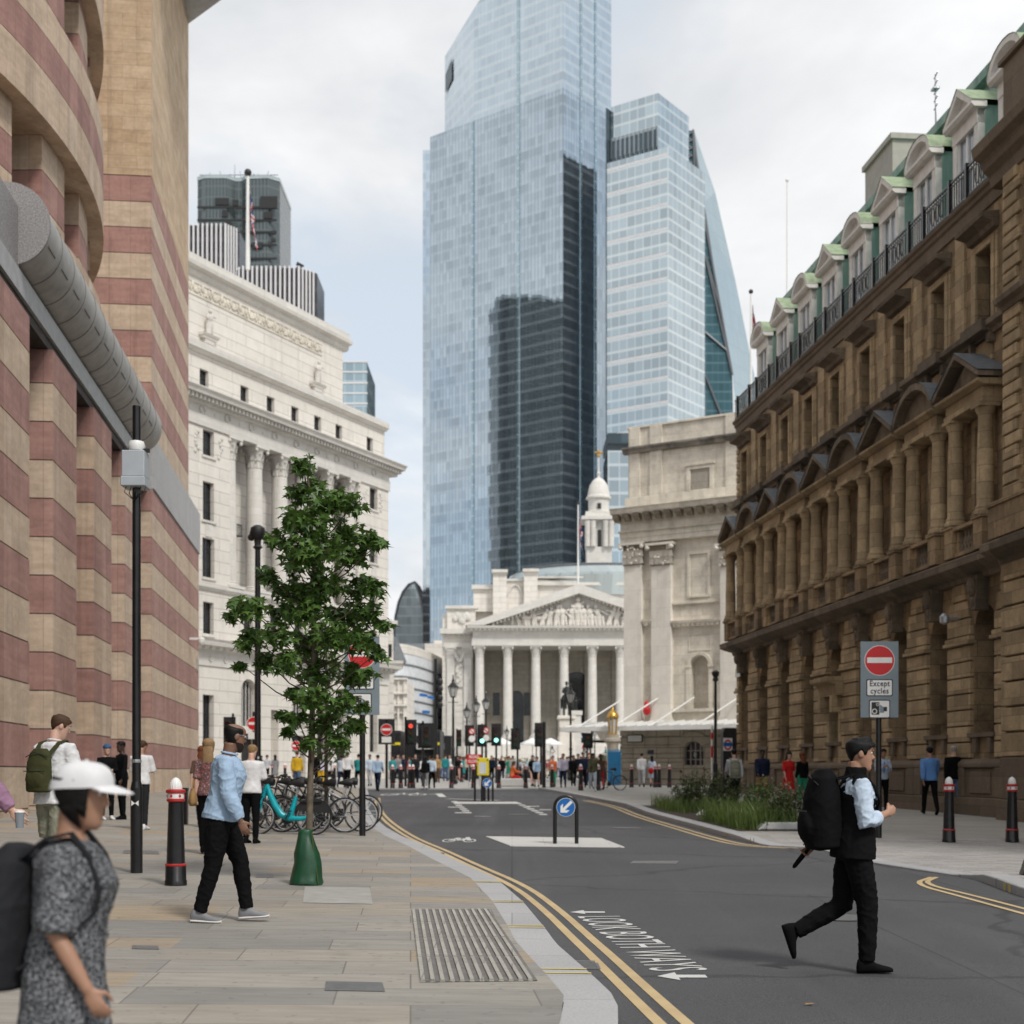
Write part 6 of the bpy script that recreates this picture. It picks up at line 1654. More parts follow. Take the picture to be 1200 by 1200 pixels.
# keep left hoops
def hoop(u,d,top,lab,two=False):
    p=at(u,d); p=(p[0],p[1],zroad(d)+.02); t=thing('keep_left_hoop',lab,'hoop sign',p,0,'keep left hoops'); H=wz(top,d)-p[2]; w=.20
    mb=MB(); pts=[(-w,0,0),(-w,0,H*.4),(-w,0,H-w-.03)]+[(-w*math.cos(PI*k/12),0,H-w-.035+w*math.sin(PI*k/12)) for k in range(1,12)]+[(w,0,H-w-.03),(w,0,H*.4),(w,0,0)]
    mb.path(pts,.037,10); mb.build('hoop',M['black'],t,smooth=True)
    m=MB(); c=H-w-.035; m.tube((0,-.03,c),(0,.02,c),w*.86,w*.86,28,0); m.tube((0,-.034,c),(0,-.03,c),w*.86,w*.86,28,1); m.tube((0,-.038,c),(0,-.034,c),w*.82,w*.82,28,2)
    rm=Matrix.Rotation(R(45),3,'Y')
    a=[(-.026,.15),(.026,.15),(.026,-.05),(.085,.01),(.085,-.055),(0,-.14),(-.085,-.055),(-.085,.01),(-.026,-.05)]
    q=w/.20
    m.add([(q*(x*.7071+z*.7071)*1.0,-.0395,c+q*(z*.7071-x*.7071)) for x,z in a],[tuple(range(9))],1)
    m.build('arrow_disc',[M['blackm'],M['white'],M['signblue']],t)
hoop(663,26.7,931,'nearest black hoop with a blue keep left disc on the white island')
hoop(571,52.5,910,'far black hoop with a blue keep left disc under the yellow board')
p=at(566,53.4); t=thing('island_board','yellow island board with a pale panel behind the far keep left hoop','sign board',(p[0],p[1],zroad(53)+.02)); z0=p[2]
mb=MB(); za=wz(909,53.4)-t.location.z; zb=wz(888,53.4)-t.location.z; mb.box(-.22,-.06,za,.22,.06,zb); bd=mb.build('board',M['signyellow'],t,bevel=.02)
mb=MB(); mb.box(-.14,-.065,za+.08,.12,-.06,zb-.17); mb.build('panel',M['sheet'],bd); mb=MB()
for x in(-.17,.17): mb.tube((x,-.065,zb-.08),(x,-.06,zb-.08),.03,.03,8)
mb.build('fixings',M['blackm'],bd); mb=MB()
mb.path([(-.3,.1,0),(-.3,.1,za-.02),(-.2,.1,za+.05)],.04,8); mb.path([(.2,.05,0),(.2,.05,za+.05)],.04,8); mb.box(-.02,-.02,0,.1,.06,za); mb.build('legs',M['black'],t)
# red temporary sign
p=at(555.5,76); t=thing('works_sign','red temporary sign with white lettering standing behind the yellow board','sign board',p); za=wz(896,76)-p[2]; zb=wz(884,76)-p[2]
mb=MB(); mb.box(-.37,-.02,za,.37,.02,zb); pn=mb.build('panel',M['signred'],t); mb=MB(); mb.box(-.3,.02,0,-.26,.06,zb); mb.box(.26,.02,0,.3,.06,zb); mb.build('legs',M['steel'],t)
text_obj('ROAD',.22,M['white'],'sign_lettering',pn,XZ(0,-.023,(za+zb)/2+.13),.001,wide=.5); text_obj('CLOSED',.2,M['white'],'sign_lettering',pn,XZ(0,-.023,(za+zb)/2-.1),.001,wide=.62)
# pier with gilded lantern, blue gate, station totem
p=at(718,80); t=thing('lantern_pier','round stone pier carrying a gilded lantern at the mansion corner','lamp',p)
mb=MB(); s=80/1700; zz=lambda v:wz(v,80)-p[2]
mb.lathe([(.36,0),(.36,.3),(.32,.35),(.32,zz(873)),(.38,zz(871)),(.45,zz(869)),(.45,zz(866)),(.36,zz(865)),(.36,zz(861))],16); mb.build('pier',M['ragged'],t,smooth=35)
mb=MB()
for k in range(8): a=PI*k/4; mb.tube((.2*math.cos(a),.2*math.sin(a),zz(861)),(.27*math.cos(a),.27*math.sin(a),zz(841)),.025,.025,5)
mb.lathe([(.22,zz(861)),(.24,zz(860)),(.2,zz(859))],12); mb.lathe([(.34,zz(841)),(.34,zz(839.5)),(.28,zz(836)),(.14,zz(833)),(.05,zz(831)),(.02,zz(827))],14); ln=mb.build('lantern',M['gold'],t,smooth=35)
mb=MB(); mb.lathe([(.18,zz(860)),(.25,zz(841))],8); mb.build('lantern_glass',M['lglass'],ln)
p=at(720,77); t=thing('blue_gate','bright blue slatted metal gate beside the mansion corner','gate',p)
M['gateblue']=plain('bright blue paint',(.02,.2,.42),.45,0,.12,6)
mb=MB(); zz=lambda v:wz(v,77)-p[2]
for i in range(14): x=-.33+.66*i/13; mb.box(x-.017,-.02,.08,x+.017,.02,zz(879)+.03*(i%3))
mb.box(-.35,.02,.3,.35,.05,.38); mb.box(-.35,.02,zz(884),.35,.05,zz(882)); mb.box(-.35,.03,.1,.35,.04,zz(881)); mb.build('slats',M['gateblue'],t)
p=at(855,62); t=thing('station_totem','dark station totem with a red ring roundel beside the sandstone corner','sign',p,R(8))
mb=MB(); zz=lambda v:wz(v,62)-p[2]; mb.box(-.34,-.2,0,.34,.2,zz(858)); mb.exty([(-.34,zz(858)),(.34,zz(858)),(.22,zz(853)),(-.26,zz(853))],-.2,.2); mb.build('body',M['blackm'],t)
mb=MB(); mb.box(-.34,-.21,zz(880),.06,-.205,zz(865),0); m0=mb; pn=mb.build('panel',M['white'],t)
mb=MB(); c=zz(873); n=24; mb.add([(-.14+r*math.cos(2*PI*i/n),-.214,c+r*1.35*math.sin(2*PI*i/n)) for r in (.17,.11) for i in range(n)],[(i,(i+1)%n,n+(i+1)%n,n+i) for i in range(n)],0); mb.box(-.33,-.22,c-.06,.05,-.215,c+.1,1); mb.build('roundel',[M['signred'],M['signblue']],pn,fix=False)
p=at(499,125); t=thing('station_entrance','dark station entrance with a white canopy board and red ring roundel down the side street','station entrance',p)
mb=MB(); q=125/1700; zz=lambda v:wz(v,125)-p[2]
mb.box(-2.8,0,0,2.2,3,zz(862)); mb.build('kiosk',M['blackm'],t); mb=MB(); mb.box(-.8,-.3,zz(878),1.6,.0,zz(871)); pn=mb.build('canopy_board',M['white'],t)
mb=MB(); n=20; mb.add([(.15+r*math.cos(2*PI*i/n),-.34,zz(872.5)+r*.75*math.sin(2*PI*i/n)) for r in (.42,.22) for i in range(n)],[(i,(i+1)%n,n+(i+1)%n,n+i) for i in range(n)]); mb.build('roundel',M['signred'],pn,fix=False)
for (u,w_) in ((464,12),(512.5,7)):
    p=at(u,118); t=thing('parked_bus','dark double deck bus front with a yellow lower band seen far down the side street' if u<500 else 'second dark bus front with a yellow band at the right of the side street','bus',p); q=118/1700; zz=lambda v:wz(v,118)-p[2]; W=w_*q
    mb=MB(); mb.box(-W/2,0,.3,W/2,7,zz(856 if u<500 else 855)); mb.build('body',M['blackm'],t,bevel=.06)
    mb=MB(); mb.box(-W/2+.06,-.03,zz(873),W/2-.06,0,zz(870)); mb.build('yellow_band',M['signyellow'],t); mb=MB(); mb.box(-W/2+.08,-.03,zz(884),W/2-.08,0,zz(874)); mb.box(-W/2+.08,-.03,zz(868),W/2-.08,0,zz(859)); mb.build('windscreen',M['glassd'],t)
    mb=MB(); 
    for x in(-W/2+.15,W/2-.15): mb.tube((x-.1,.6,.35),(x+.1,.6,.35),.4,.4,12)
    mb.build('wheels',M['blackm'],t)
# bronze rider on a pedestal
D=165; p=at(664,D); t=thing('rider_statue','dark bronze horse and rider statue on a stone pedestal before the exchange portico','statue',p)
s=D/1700; zz=lambda v:wz(v,D)-p[2]
mb=MB(); mb.box(-1.0,-1.3,0,.95,1.6,zz(869)); mb.box(-.85,-1.1,zz(869),.8,1.4,zz(843)); mb.box(-1.05,-1.35,zz(843),1.0,1.65,zz(839)); mb.build('pedestal',M['pinkgran'] if 'pinkgran' in M else M['mansl'],t,bevel=.05)
b=MB(); z0=zz(839); h=zz(798)-z0
for (x,y) in ((-.3,-.9),(.3,-.75),(-.28,1.0),(.28,.9)): b.path([(x,y,z0),(x*1.05,y+.05,z0+h*.2),(x,y,z0+h*.4)],[.1,.13,.2],7)
b.ball((0,0,z0+h*.46),.5,1.25,.5,12,8); b.path([(0,-.9,z0+h*.5),(0,-1.3,z0+h*.66),(.03,-1.5,z0+h*.76)],[.4,.3,.2],8); b.path([(.03,-1.45,z0+h*.76),(.05,-1.85,z0+h*.64)],[.2,.12],7)
b.path([(0,1.15,z0+h*.5),(0,1.5,z0+h*.4),(0,1.5,z0+h*.2)],[.12,.14,.06],6)
b.build('horse',M['bronze'],t,smooth=60)
b=MB(); b.ball((0,.1,z0+h*.7),.36,.28,h*.16,10,7); b.ball((0,.05,z0+h*.93),.19,.2,.26,9,6)
for q in(-1,1): b.path([(q*.3,.1,z0+h*.8),(q*.46,-.15,z0+h*.68),(q*.15,-.6,z0+h*.63)],[.14,.11,.08],6); b.path([(q*.25,.1,z0+h*.58),(q*.58,-.25,z0+h*.45),(q*.58,-.1,z0+h*.25),(q*.6,-.3,z0+h*.22)],[.2,.18,.12,.1],6)
b.build('rider',M['bronze'],t,smooth=60)
# stone plinth with bust behind the statue, white parasols, hedges
p=at(674,175); t=thing('memorial','pale stone memorial pillar with dark figure behind the mounted statue','memorial',p); zz=lambda v:wz(v,175)-p[2]
mb=MB(); mb.box(-.7,-.6,0,.7,.6,zz(838)); mb.box(-.85,-.75,zz(838),.85,.75,zz(833)); mb.build('pillar',M['portw'],t); mb=MB(); figure(mb,0,0,zz(833),1.7,0,5); mb.build('figure',M['bronze'],t,smooth=True)
for (u,lab) in ((588,'white parasol at the foot of the first bays of the exchange'),(624,'white parasol in the middle of the exchange steps'),(645,'white parasol left of the statue pedestal')):
    p=at(u,150); t=thing('parasol',lab,'parasol',p,0,'white parasols before the steps'); zz=lambda v:wz(v,150)-p[2]
    mb=MB(); mb.lathe([(1.3,zz(873)),(1.25,zz(871)),(.1,zz(865))],8); mb.build('canopy',M['white'],t); mb=MB(); mb.tube((0,0,0),(0,0,zz(866)),.04,.04,6); mb.build('pole',M['steel'],t)
# ================================================================ vegetation
def leafmat(name,a,b_,tr=.25):
    m,t,b=nt(name); v=objvec(t)
    oi=N(t,'ShaderNodeNewGeometry')
    f=tnoise(t,v,3.0,3); g=math_(t,'ADD',math_(t,'MULTIPLY',oi.outputs['Random Per Island'],.6),math_(t,'MULTIPLY',f,.4))
    c=mixc(t,g,a,b_); t.links.new(c,b.inputs['Base Color']); b.inputs['Roughness'].default_value=.42; b.inputs['Specular IOR Level'].default_value=.4
    td=N(t,'ShaderNodeBsdfTranslucent'); t.links.new(mixc(t,.5,c,(.10,.16,.03)),td.inputs['Color']); mx=N(t,'ShaderNodeMixShader'); mx.inputs[0].default_value=tr
    t.links.new(b.outputs[0],mx.inputs[1]); t.links.new(td.outputs[0],mx.inputs[2]); t.links.new(mx.outputs[0],t.nodes['Material Output'].inputs[0])
    return m
M['leaf']=leafmat('maple leaf',(.03,.082,.014),(.13,.23,.048)); M['leafy']=leafmat('fresh leaf',(.05,.11,.02),(.13,.2,.05)); M['leafo']=leafmat('olive leaf',(.05,.085,.025),(.13,.16,.06)); M['grass']=leafmat('grass blade',(.07,.13,.025),(.20,.26,.08)); M['flower']=plain('mauve flower heads',(.32,.2,.22),.8,0,.3,9); M['drygrass']=leafmat('dry stems',(.14,.11,.06),(.24,.2,.11))
M['bark']=plain('mottled bark',(.13,.105,.075),.9,0,.35,14,.4); M['twig']=plain('twig',(.07,.05,.035),.9,0,.3,9)
STAR=[]
for i,(a,r) in enumerate(((-90,.32),(-62,.30),(-35,.78),(-14,.36),(14,.95),(35,.42),(62,.42),(90,1.12),(118,.42),(145,.42),(166,.95),(194,.36),(215,.78),(242,.30))): STAR.append((r*math.cos(R(a)),r*math.sin(R(a))))
def add_leaf(V,F,c,size,q,star=True,droop=.5):
    rx=q.uniform(-.9,.4)-droop; rz=q.uniform(0,2*PI); ry=q.uniform(-.5,.5)
    rm=Matrix.Rotation(rz,3,'Z')@Matrix.Rotation(rx,3,'X')@Matrix.Rotation(ry,3,'Y')
    n=len(V); pts=STAR if star else [(0,-1),(.34,-.3),(.28,.4),(0,1.1),(-.28,.4),(-.34,-.3)]
    if star:
        V.append(tuple(c))
        for (x,y) in pts: p=c+rm@Vector((x*size*.55,(y+.3)*size*.55,-.16*size*abs(x)-.1*size*max(0,y))); V.append(tuple(p))
        k=len(pts)
        for i in range(k): F.append((n,n+1+i,n+1+(i+1)%k))
    else:
        for (x,y) in pts: p=c+rm@Vector((x*size*.5,(y+1)*size*.5,-.1*size*abs(y))); V.append(tuple(p))
        F.append(tuple(range(n,n+len(pts))))
def street_tree(u,d,label,clumps,trunkpts,mat,seed,dens=1.0,size=(.09,.165),depth=.55):
    p=at(u,d); t=thing('street_tree',label,'tree',p); q=random.Random(seed); s=d/1700
    loc=lambda uu,vv,y:Vector((wx(uu,d)-p[0],y,wz(vv,d)-p[2]))
    tr=MB(); tp=[loc(*k) for k in trunkpts]; n=len(tp)
    tr.path(tp,[.046*(1-.75*i/(n-1)) for i in range(n)],9)
    V=[];F=[];lb=MB()
    for (cu,cv,r) in clumps:
        c=loc(cu,cv,q.uniform(-depth,depth)*min(1,r/20)); rr=r*s
        # limb from the trunk up to the clump
        fz=min(max(c.z-.25-.35*abs(c.x-tp[-1].x),tp[1].z+.35),tp[-1].z); i_=max(i for i in range(len(tp)-1) if tp[i].z<=fz+1e-6); best=tp[i_].lerp(tp[i_+1],min(1,(fz-tp[i_].z)/max(1e-6,tp[i_+1].z-tp[i_].z)))
        mid=(best+c)/2+Vector((0,0,-.06))
        lb.path([best,mid,c],[.011,.008,.004],5)
        for k in range(int(dens*(10+r*r*.085))):
            w=Vector((q.gauss(0,1),q.gauss(0,1),q.gauss(0,1))); w.normalize(); w*=rr*q.uniform(.35,1.12)
            w.z*=.8
            add_leaf(V,F,c+w,q.uniform(*size),q)
            if k%3==0: lb.tube(c,c+w,.004,.002,3)
    tr.build('trunk',M['bark'],t,smooth=60); lb.build('limbs',M['twig'],t)
    cr=MB(); cr.v=V; cr.f=F; cr.mi=[0]*len(F); o=cr.build('crown',mat,t,fix=False)
    return t
CL=[(358,548,15),(366,566,19),(352,578,16),(398,588,18),(418,596,15),(385,598,20),(345,606,18),(365,620,26),(405,622,22),(434,634,14),(446,640,9),(330,632,15),(338,655,17),(385,648,26),(415,652,20),(360,655,22),(312,672,14),(328,684,18),(380,685,28),(420,682,20),(442,690,13),(350,690,20),(282,708,13),(300,716,18),(272,722,9),(325,716,20),(362,716,26),(400,718,26),(432,716,17),(448,730,10),(282,752,10),(300,748,14),(330,746,20),(358,748,24),(392,750,26),(425,748,19),(440,762,12),(308,772,14),(340,778,18),(372,784,24),(408,786,20),(432,790,10),(280,778,7),(345,812,10),(372,818,20),(405,822,18),(330,838,9),(352,842,12),(382,846,19),(412,848,14),(336,856,7),(366,868,10),(395,868,12),(424,826,8),(405,868,8)]
TREE=street_tree(362,16.7,'leafy young maple tree with a green watering bag at its foot on the left pavement',CL,[(362,1040,0),(362,980,0),(364,900,.01),(366,820,.02),(368,740,.02),(367,660,0),(364,600,0),(360,550,0)],M['leaf'],3,2.3,(.09,.17))
q0=random.Random(9)
CL2=[(382+q0.uniform(-26,26),v,q0.uniform(9,15)) for v in range(735,890,7)]+[(370,882,7),(392,880,8),(402,872,8),(358,876,6)]
street_tree(382.5,29,'second slimmer young tree standing behind the maple by the bicycle rack',CL2,[(382.5,950,0),(382,880,0),(383,800,0),(382,735,0)],M['leafy'],5,.9,(.1,.17),.5)
# watering bag
p=TREE.location; t=thing('watering_bag','dark green watering bag laced round the foot of the maple tree','watering bag',(p.x,p.y,p.z))
mb=MB(); n=40; vs=[]; prof=[(.205,0,0),(.215,.02,0),(.2,.06,0),(.19,.14,0),(.172,.25,.0),(.15,.36,-.01),(.125,.46,-.02),(.1,.54,-.03),(.085,.59,-.035),(.09,.62,-.03),(.06,.64,-.02)]
for k,(r,z,dx) in enumerate(prof):
    for i in range(n):
        a=2*PI*i/n; w=1+.12*noise.noise((math.cos(a)*1.6,math.sin(a)*1.6,z*7))+.07*noise.noise((math.cos(a)*5,math.sin(a)*5,z*14))
        vs.append((dx+r*.92*w*math.cos(a)-.02*(1-z),r*.8*w*math.sin(a)-.02,z+(.012*math.sin(3*a) if k<2 else 0)))
mb.add(vs,[(k*n+i,k*n+(i+1)%n,(k+1)*n+(i+1)%n,(k+1)*n+i) for k in range(len(prof)-1) for i in range(n)]+[tuple((len(prof)-1)*n+i for i in range(n))])
M['bag']=plain('green tarpaulin',(.012,.062,.028),.38,0,.25,9,.15); mb.build('bag',M['bag'],t,smooth=80)
mb=MB(); mb.path([(.045,-.085,.6),(.065,-.1,.4),(.1,-.125,.2),(.125,-.14,.02)],.007,5); mb.build('seam',M['leafo'],t)
# planting beds on the right kerb
def shrub(label,u,d,h,rad,n,mat,seed,flowers=0,name='shrub',ls=(.06,.13)):
    p=at(u,d); t=thing(name,label,'shrub',p,0,'planting along the right kerb'); q=random.Random(seed); V=[];F=[];st=MB();fl=MB()
    for k in range(n):
        a=q.uniform(0,2*PI); r=rad*math.sqrt(q.random()); b=Vector((r*.45*math.cos(a),r*.45*math.sin(a),0)); hh=h*q.uniform(.45,1)*(1-.25*r/rad); top=Vector((r*1.25*math.cos(a)+q.uniform(-.1,.1),r*1.25*math.sin(a),hh))
        mid=(b+top)/2+Vector((q.uniform(-.06,.06),q.uniform(-.06,.06),.05)); st.path([b,mid,top],[.006,.005,.003],4)
        for j in range(int(42*h)):
            f=q.uniform(.18,1); c=(b.lerp(mid,f*2) if f<.5 else mid.lerp(top,f*2-1)); add_leaf(V,F,c+Vector((q.uniform(-.07,.07),q.uniform(-.07,.07),q.uniform(-.04,.04))),q.uniform(*ls),q,False,.2)
        if q.random()<flowers: fl.ball(tuple(top),q.uniform(.018,.034),None,None,6,4)
    st.build('stems',M['twig'],t); m=MB(); m.v=V;m.f=F;m.mi=[0]*len(F); m.build('foliage',mat,t,fix=False)
    if flowers: fl.build('flowers',M['flower'],t)
shrub('tall airy olive shrub in the far planting bed before the mansion',822,41.5,1.55,.62,34,M['leafo'],1,.5)
shrub('narrow wispy shrub at the left end of the far planting bed',804,42.5,1.05,.4,16,M['leafy'],2,.6)
shrub('bushy green shrub beside the strolling backpacker',846,40.5,1.3,.55,26,M['leafo'],3,.2)
shrub('leafy shrub between the planting blocks before the woman in red',895,33.5,1.35,.5,26,M['leaf'],4,.2)
shrub('dense low shrub right behind the black backpack',930,30.8,1.25,.65,36,M['leafo'],5,.3)
shrub('thin dark twiggy shrub in the middle planting bed',878,36.5,1.0,.3,10,M['leafo'],6,.5)
shrub('pinkish flowering shrub under the woman in red',908,32,.9,.45,22,M['leafy'],7,.9)
shrub('small yellow green clump in the far planting bed',834,40,.6,.45,22,M['leafy'],8,.1)
V=[];F=[];q=random.Random(21)
def blade(x,y,h,w):
    z=zg(x,y); a=q.uniform(0,2*PI); dx,dy=math.cos(a),math.sin(a); n=len(V); l=q.uniform(.1,.7)*h; b=q.uniform(0,2*PI); lx,ly=math.cos(b)*l,math.sin(b)*l
    V.extend([(x-dx*w,y-dy*w,z),(x+dx*w,y+dy*w,z),(x+lx*.35+dx*w*.7,y+ly*.35+dy*w*.7,z+h*.6),(x+lx*.35-dx*w*.7,y+ly*.35-dy*w*.7,z+h*.6),(x+lx,y+ly,z+h)]); F.extend([(n,n+1,n+2,n+3),(n+3,n+2,n+4)])
for (y0,y1,x0,x1,n,h) in ((38.8,44.6,.5,1.8,1300,.42),(29.8,34.6,.4,1.8,2600,.55),(35,36.5,.9,1.9,400,.3)):
    for k in range(n):
        y=q.uniform(y0,y1); x=kr(y)+q.uniform(x0,x1); g=noise.noise((x*1.3,y*.9,2)); 
        if g<-.25: continue
        blade(x,y,h*q.uniform(.35,1.1)*(1+g*.6),q.uniform(.005,.014))
mb=MB(); mb.v=V;mb.f=F;mb.mi=[0]*len(F); tag(mb.build('grass',M['grass'],fix=False),'wispy green grass and herbs filling the kerbside planting beds','grass',kind='stuff')
M['soil']=plain('dark soil',(.05,.038,.028),.95,0,.4,12,.4)
tag(strip(29.4,45.2,lambda y:kr(y)+.32,lambda y:kr(y)+2.0,zg,30,'soil_bed',M['soil'],1,lift=.006),kind='structure')
M['kerbblock']=plain('pale cast block',(.5,.5,.48),.7,0,.08,8)
for (u,d,w,l,lab) in ((860,37.3,1.6,.5,'low pale kerb block in the middle planting bed'),(880,34.9,1.3,.4,'low pale kerb block before the dense grass'),(938,30.0,1.5,.5,'low pale kerb block beside the black backpack')):
    mb=MB(); mb.extx([(-l/2,0),(-l/2+.05,.16),(l/2,.16),(l/2,0)],-w/2,w/2); mb.exty([(-w/2-.18,0),(-w/2,.155),(-w/2,0)],-l/2,l/2); tag(mb.build('kerb_block',M['kerbblock'],None,at(u,d),bevel=.03),lab,'kerb block','kerb blocks in the planting')
# hedge planters by the exchange
for (u,d,w,lab) in ((610,120,2.6,'long clipped hedge planter before the exchange steps'),(698,95,1.6,'rounded dark green planter bush beside the gilded lantern')):
    p=at(u,d); t=thing('planter',lab,'planter',p); mb=MB(); mb.box(-w*.48,-.4,0,w*.48,.4,.6); mb.build('trough',M['blackm'],t)
    V=[];F=[]
    for k in range(900): add_leaf(V,F,Vector((q.uniform(-w/2,w/2),q.uniform(-.5,.5),.6+1.3*q.random()*(1-.3*abs(q.uniform(-1,1))))),q.uniform(.1,.22),q,False,.2)
    mb=MB(); mb.v=V;mb.f=F;mb.mi=[0]*len(F); mb.build('foliage',M['leaf'],t,fix=False)
# ================================================================ bicycles
M['tyre']=plain('tyre rubber',(.014,.014,.014),.75,0,.2,12); M['turq']=plain('turquoise paint',(.0,.34,.40),.28,0,.06,6); M['silver']=plain('silver paint',(.52,.51,.52),.3,.3,.08,8); M['saddle']=plain('black saddle',(.012,.012,.012),.55,0,.2,10)
def bicycle(label,frame,loc,rot,style=0,lean=.06,basket=False,guard=None):
    t=thing('bicycle',label,'bicycle',loc,rot,'bicycles parked in the rack'); t.rotation_euler=(lean,0,rot)
    r=.335
    for nm,x in (('front_wheel',.54),('rear_wheel',-.54)):
        w=MB(); w.path([(r*.93*math.cos(2*PI*k/28),0,r*.93*math.sin(2*PI*k/28)) for k in range(28)],.013,6,closed=True); w.tube((0,-.05,0),(0,.05,0),.025,.025,8); wo=w.build('wheel',M['chrome'] if style!=1 else M['silver'],t,(x,0,r+.0))
        w=MB(); w.path([(r*math.cos(2*PI*k/28),0,r*math.sin(2*PI*k/28)) for k in range(28)],.021,7,closed=True); w.build('tyre',M['tyre'],wo,smooth=60)
        w=MB()
        for k in range(14 if style!=1 else 6): a=2*PI*k/(14 if style!=1 else 6); w.tube((0,.02*(-1)**k,0),(r*.92*math.cos(a),0,r*.92*math.sin(a)),.0025 if style!=1 else .012,None,4)
        w.build('spokes',M['steel'],wo)
    f=MB(); th=.024 if style==0 else .018
    if style==0:  # step-through hire bike
        f.path([(.36,0,.95),(.31,0,.78),(.2,0,.55),(.08,0,.38),(-.05,0,.31)],[.04,.06,.068,.068,.06],8); f.path([(-.05,0,.31),(-.3,0,.3),(-.54,0,.335)],[.06,.048,.03],8); f.path([(-.08,0,.31),(-.16,0,.55),(-.2,0,.72)],[.06,.05,.035],8); f.path([(.36,.0,.93),(.4,0,.82),(.44,0,.7)],[.042,.052,.04],8)
        for y in(-.06,.06): f.path([(.42,y,.74),(.54,y,.335)],[.02,.016],7)
    else:
        f.tube((.36,0,.88),(-.02,0,.29),th); f.tube((.35,0,.92),(-.2,0,.8 if style==2 else .62),th*.9); f.tube((-.02,0,.29),(-.22,0,.86),th*.9); f.tube((.37,0,.97),(.40,0,.78),th)
        for y in(-.05,.05): f.path([(.40,y*.8,.8),(.46,y,.55),(.54,y,.335)],th*.65,6); f.tube((-.02,y*.6,.29),(-.54,y,.335),th*.55); f.tube((-.19,y*.5,.76),(-.54,y,.335),th*.5)
    f.build('frame',frame,t,smooth=60)
    s=MB(); s.path([(-.36,0,.97),(-.27,0,.98),(-.16,0,.975),(-.06,0,.965)],[.075,.085,.045,.02],8); so_=s.build('saddle',M['saddle'],t,smooth=60); so_.scale=(1,1,1)
    s=MB(); s.tube((-.2,0,.7),(-.25,0,.96),.014,.014,7); s.build('seat_post',M['steel'],t)
    h=MB(); h.tube((.37,0,.93),(.33,0,1.06),.015,.015,7)
    if style==2: h.path([(.44,-.22,.98),(.48,-.21,1.03),(.40,-.2,1.07),(.33,0,1.07),(.40,.2,1.07),(.48,.21,1.03),(.44,.22,.98)],.013,7)
    else: h.path([(.18,-.29,1.1),(.29,-.22,1.1),(.35,0,1.07),(.29,.22,1.1),(.18,.29,1.1)],.013,7)
    hb=h.build('handlebar',M['blackm'],t,smooth=60)
    h=MB()
    for y in(-1,1): h.tube((.17,y*.3,1.1),(.24,y*.25,1.1),.02,.02,7) if style!=2 else h.ball((.44,y*.215,1.0),.02,.02,.05,7,5)
    h.build('grips',M['saddle'],hb)
    c=MB(); c.tube((-.02,-.04,.29),(-.02,-.055,.29),.1,.1,18); c.tube((-.02,-.08,.29),(.06,-.09,.14),.011,.011,6); c.tube((-.02,.08,.29),(-.1,.09,.44),.011,.011,6); c.box(.01,-.18,.125,.11,-.09,.15); c.box(-.15,.09,.43,-.05,.18,.455); c.build('crank',M['blackm'],t)
    g=MB()
    for x,a0,a1 in ((.54,.2,2.4),(-.54,.4,2.9)):
        n=12; vs=[]
        for k in range(n+1):
            a=a0+(a1-a0)*k/n
            for y in(-.03,.03): vs.append((x+(r+.04)*math.cos(a),y,r+(r+.04)*math.sin(a)))
        g.add(vs,[(2*k,2*k+1,2*k+3,2*k+2) for k in range(n)])
    g.build('mudguards',guard or M['blackm'],t,fix=False)
    if basket:
        b=MB()
        for z in (.72,.8,.88,.96): b.path([(.42,-.15,z),(.68,-.17,z),(.68,.17,z),(.42,.15,z)],.008,4,closed=True)
        for k in range(5):
            y=-.15+.075*k; b.tube((.44,y,.72),(.42,y,.97),.006,.006,4); b.tube((.66,y,.72),(.69,y,.97),.006,.006,4)
        b.box(.43,-.15,.7,.67,.15,.72); b.build('basket',M['blackm'],t)
    if style==0:
        b=MB(); b.box(-.72,-.1,.62,-.3,.1,.65); b.path([(-.5,-.08,.35),(-.45,-.085,.63)],.012,5)
        n=14; P=[(-.54+.36*math.cos(a),.335+.36*math.sin(a)) for a in [R(20)+R(150)*k/n for k in range(n+1)]]; 
        b.exty(P,-.05,-.046); b.exty(P,.046,.05); b.build('wheel_skirt',M['blackm'],t)
        b=MB(); b.exty([(-.5,.46),(-.47,.46),(-.45,.52),(-.485,.56),(-.52,.52)],-.056,-.052); b.build('skirt_badge',M['white'],t)
        b=MB()
        for k in range(5): b.cbox((-.12-.012*k,-.046+.0*k,.43+.045*k),.05,.006,.022,0,Matrix.Rotation(.25,3,'Y'))
        b.build('frame_marks',M['white'],t)
    return t
BK=(
 ('turquoise step-through hire bicycle nearest the maple tree',M['turq'],334,27.6,180-4,0,True),
 ('silver bicycle with thick spokes at the right end of the rack',M['silver'],392,29.2,180+6,1,False),
 ('dark bicycle with red rear reflector behind the maple trunk',M['blackm'],372,28.7,180+4,2,False),
 ('black bicycle second behind the turquoise hire bicycle',M['blackm'],322,29.3,180-10,2,True),
 ('black upright bicycle in the middle of the rack',M['black'],346,30.0,180+8,1,False),
 ('dark racing bicycle with dropped bars in the rack',M['bronze'],357,30.8,180-6,2,False),
 ('grey bicycle with a pale top tube deep in the rack',M['silver'],338,31.4,180+5,2,False),
 ('black bicycle with a child seat at the back of the rack',M['blackm'],400,31.2,180+12,1,True),
 ('black bicycle at the left end of the rack by the bald man',M['blackm'],300,28.6,180-14,2,True))
for (lab,fm,u,d,rot,st,bs) in BK: bicycle(lab,fm,at(u,d),R(rot),st,rnd.uniform(-.09,.09),bs)
p=at(404,31.2); 
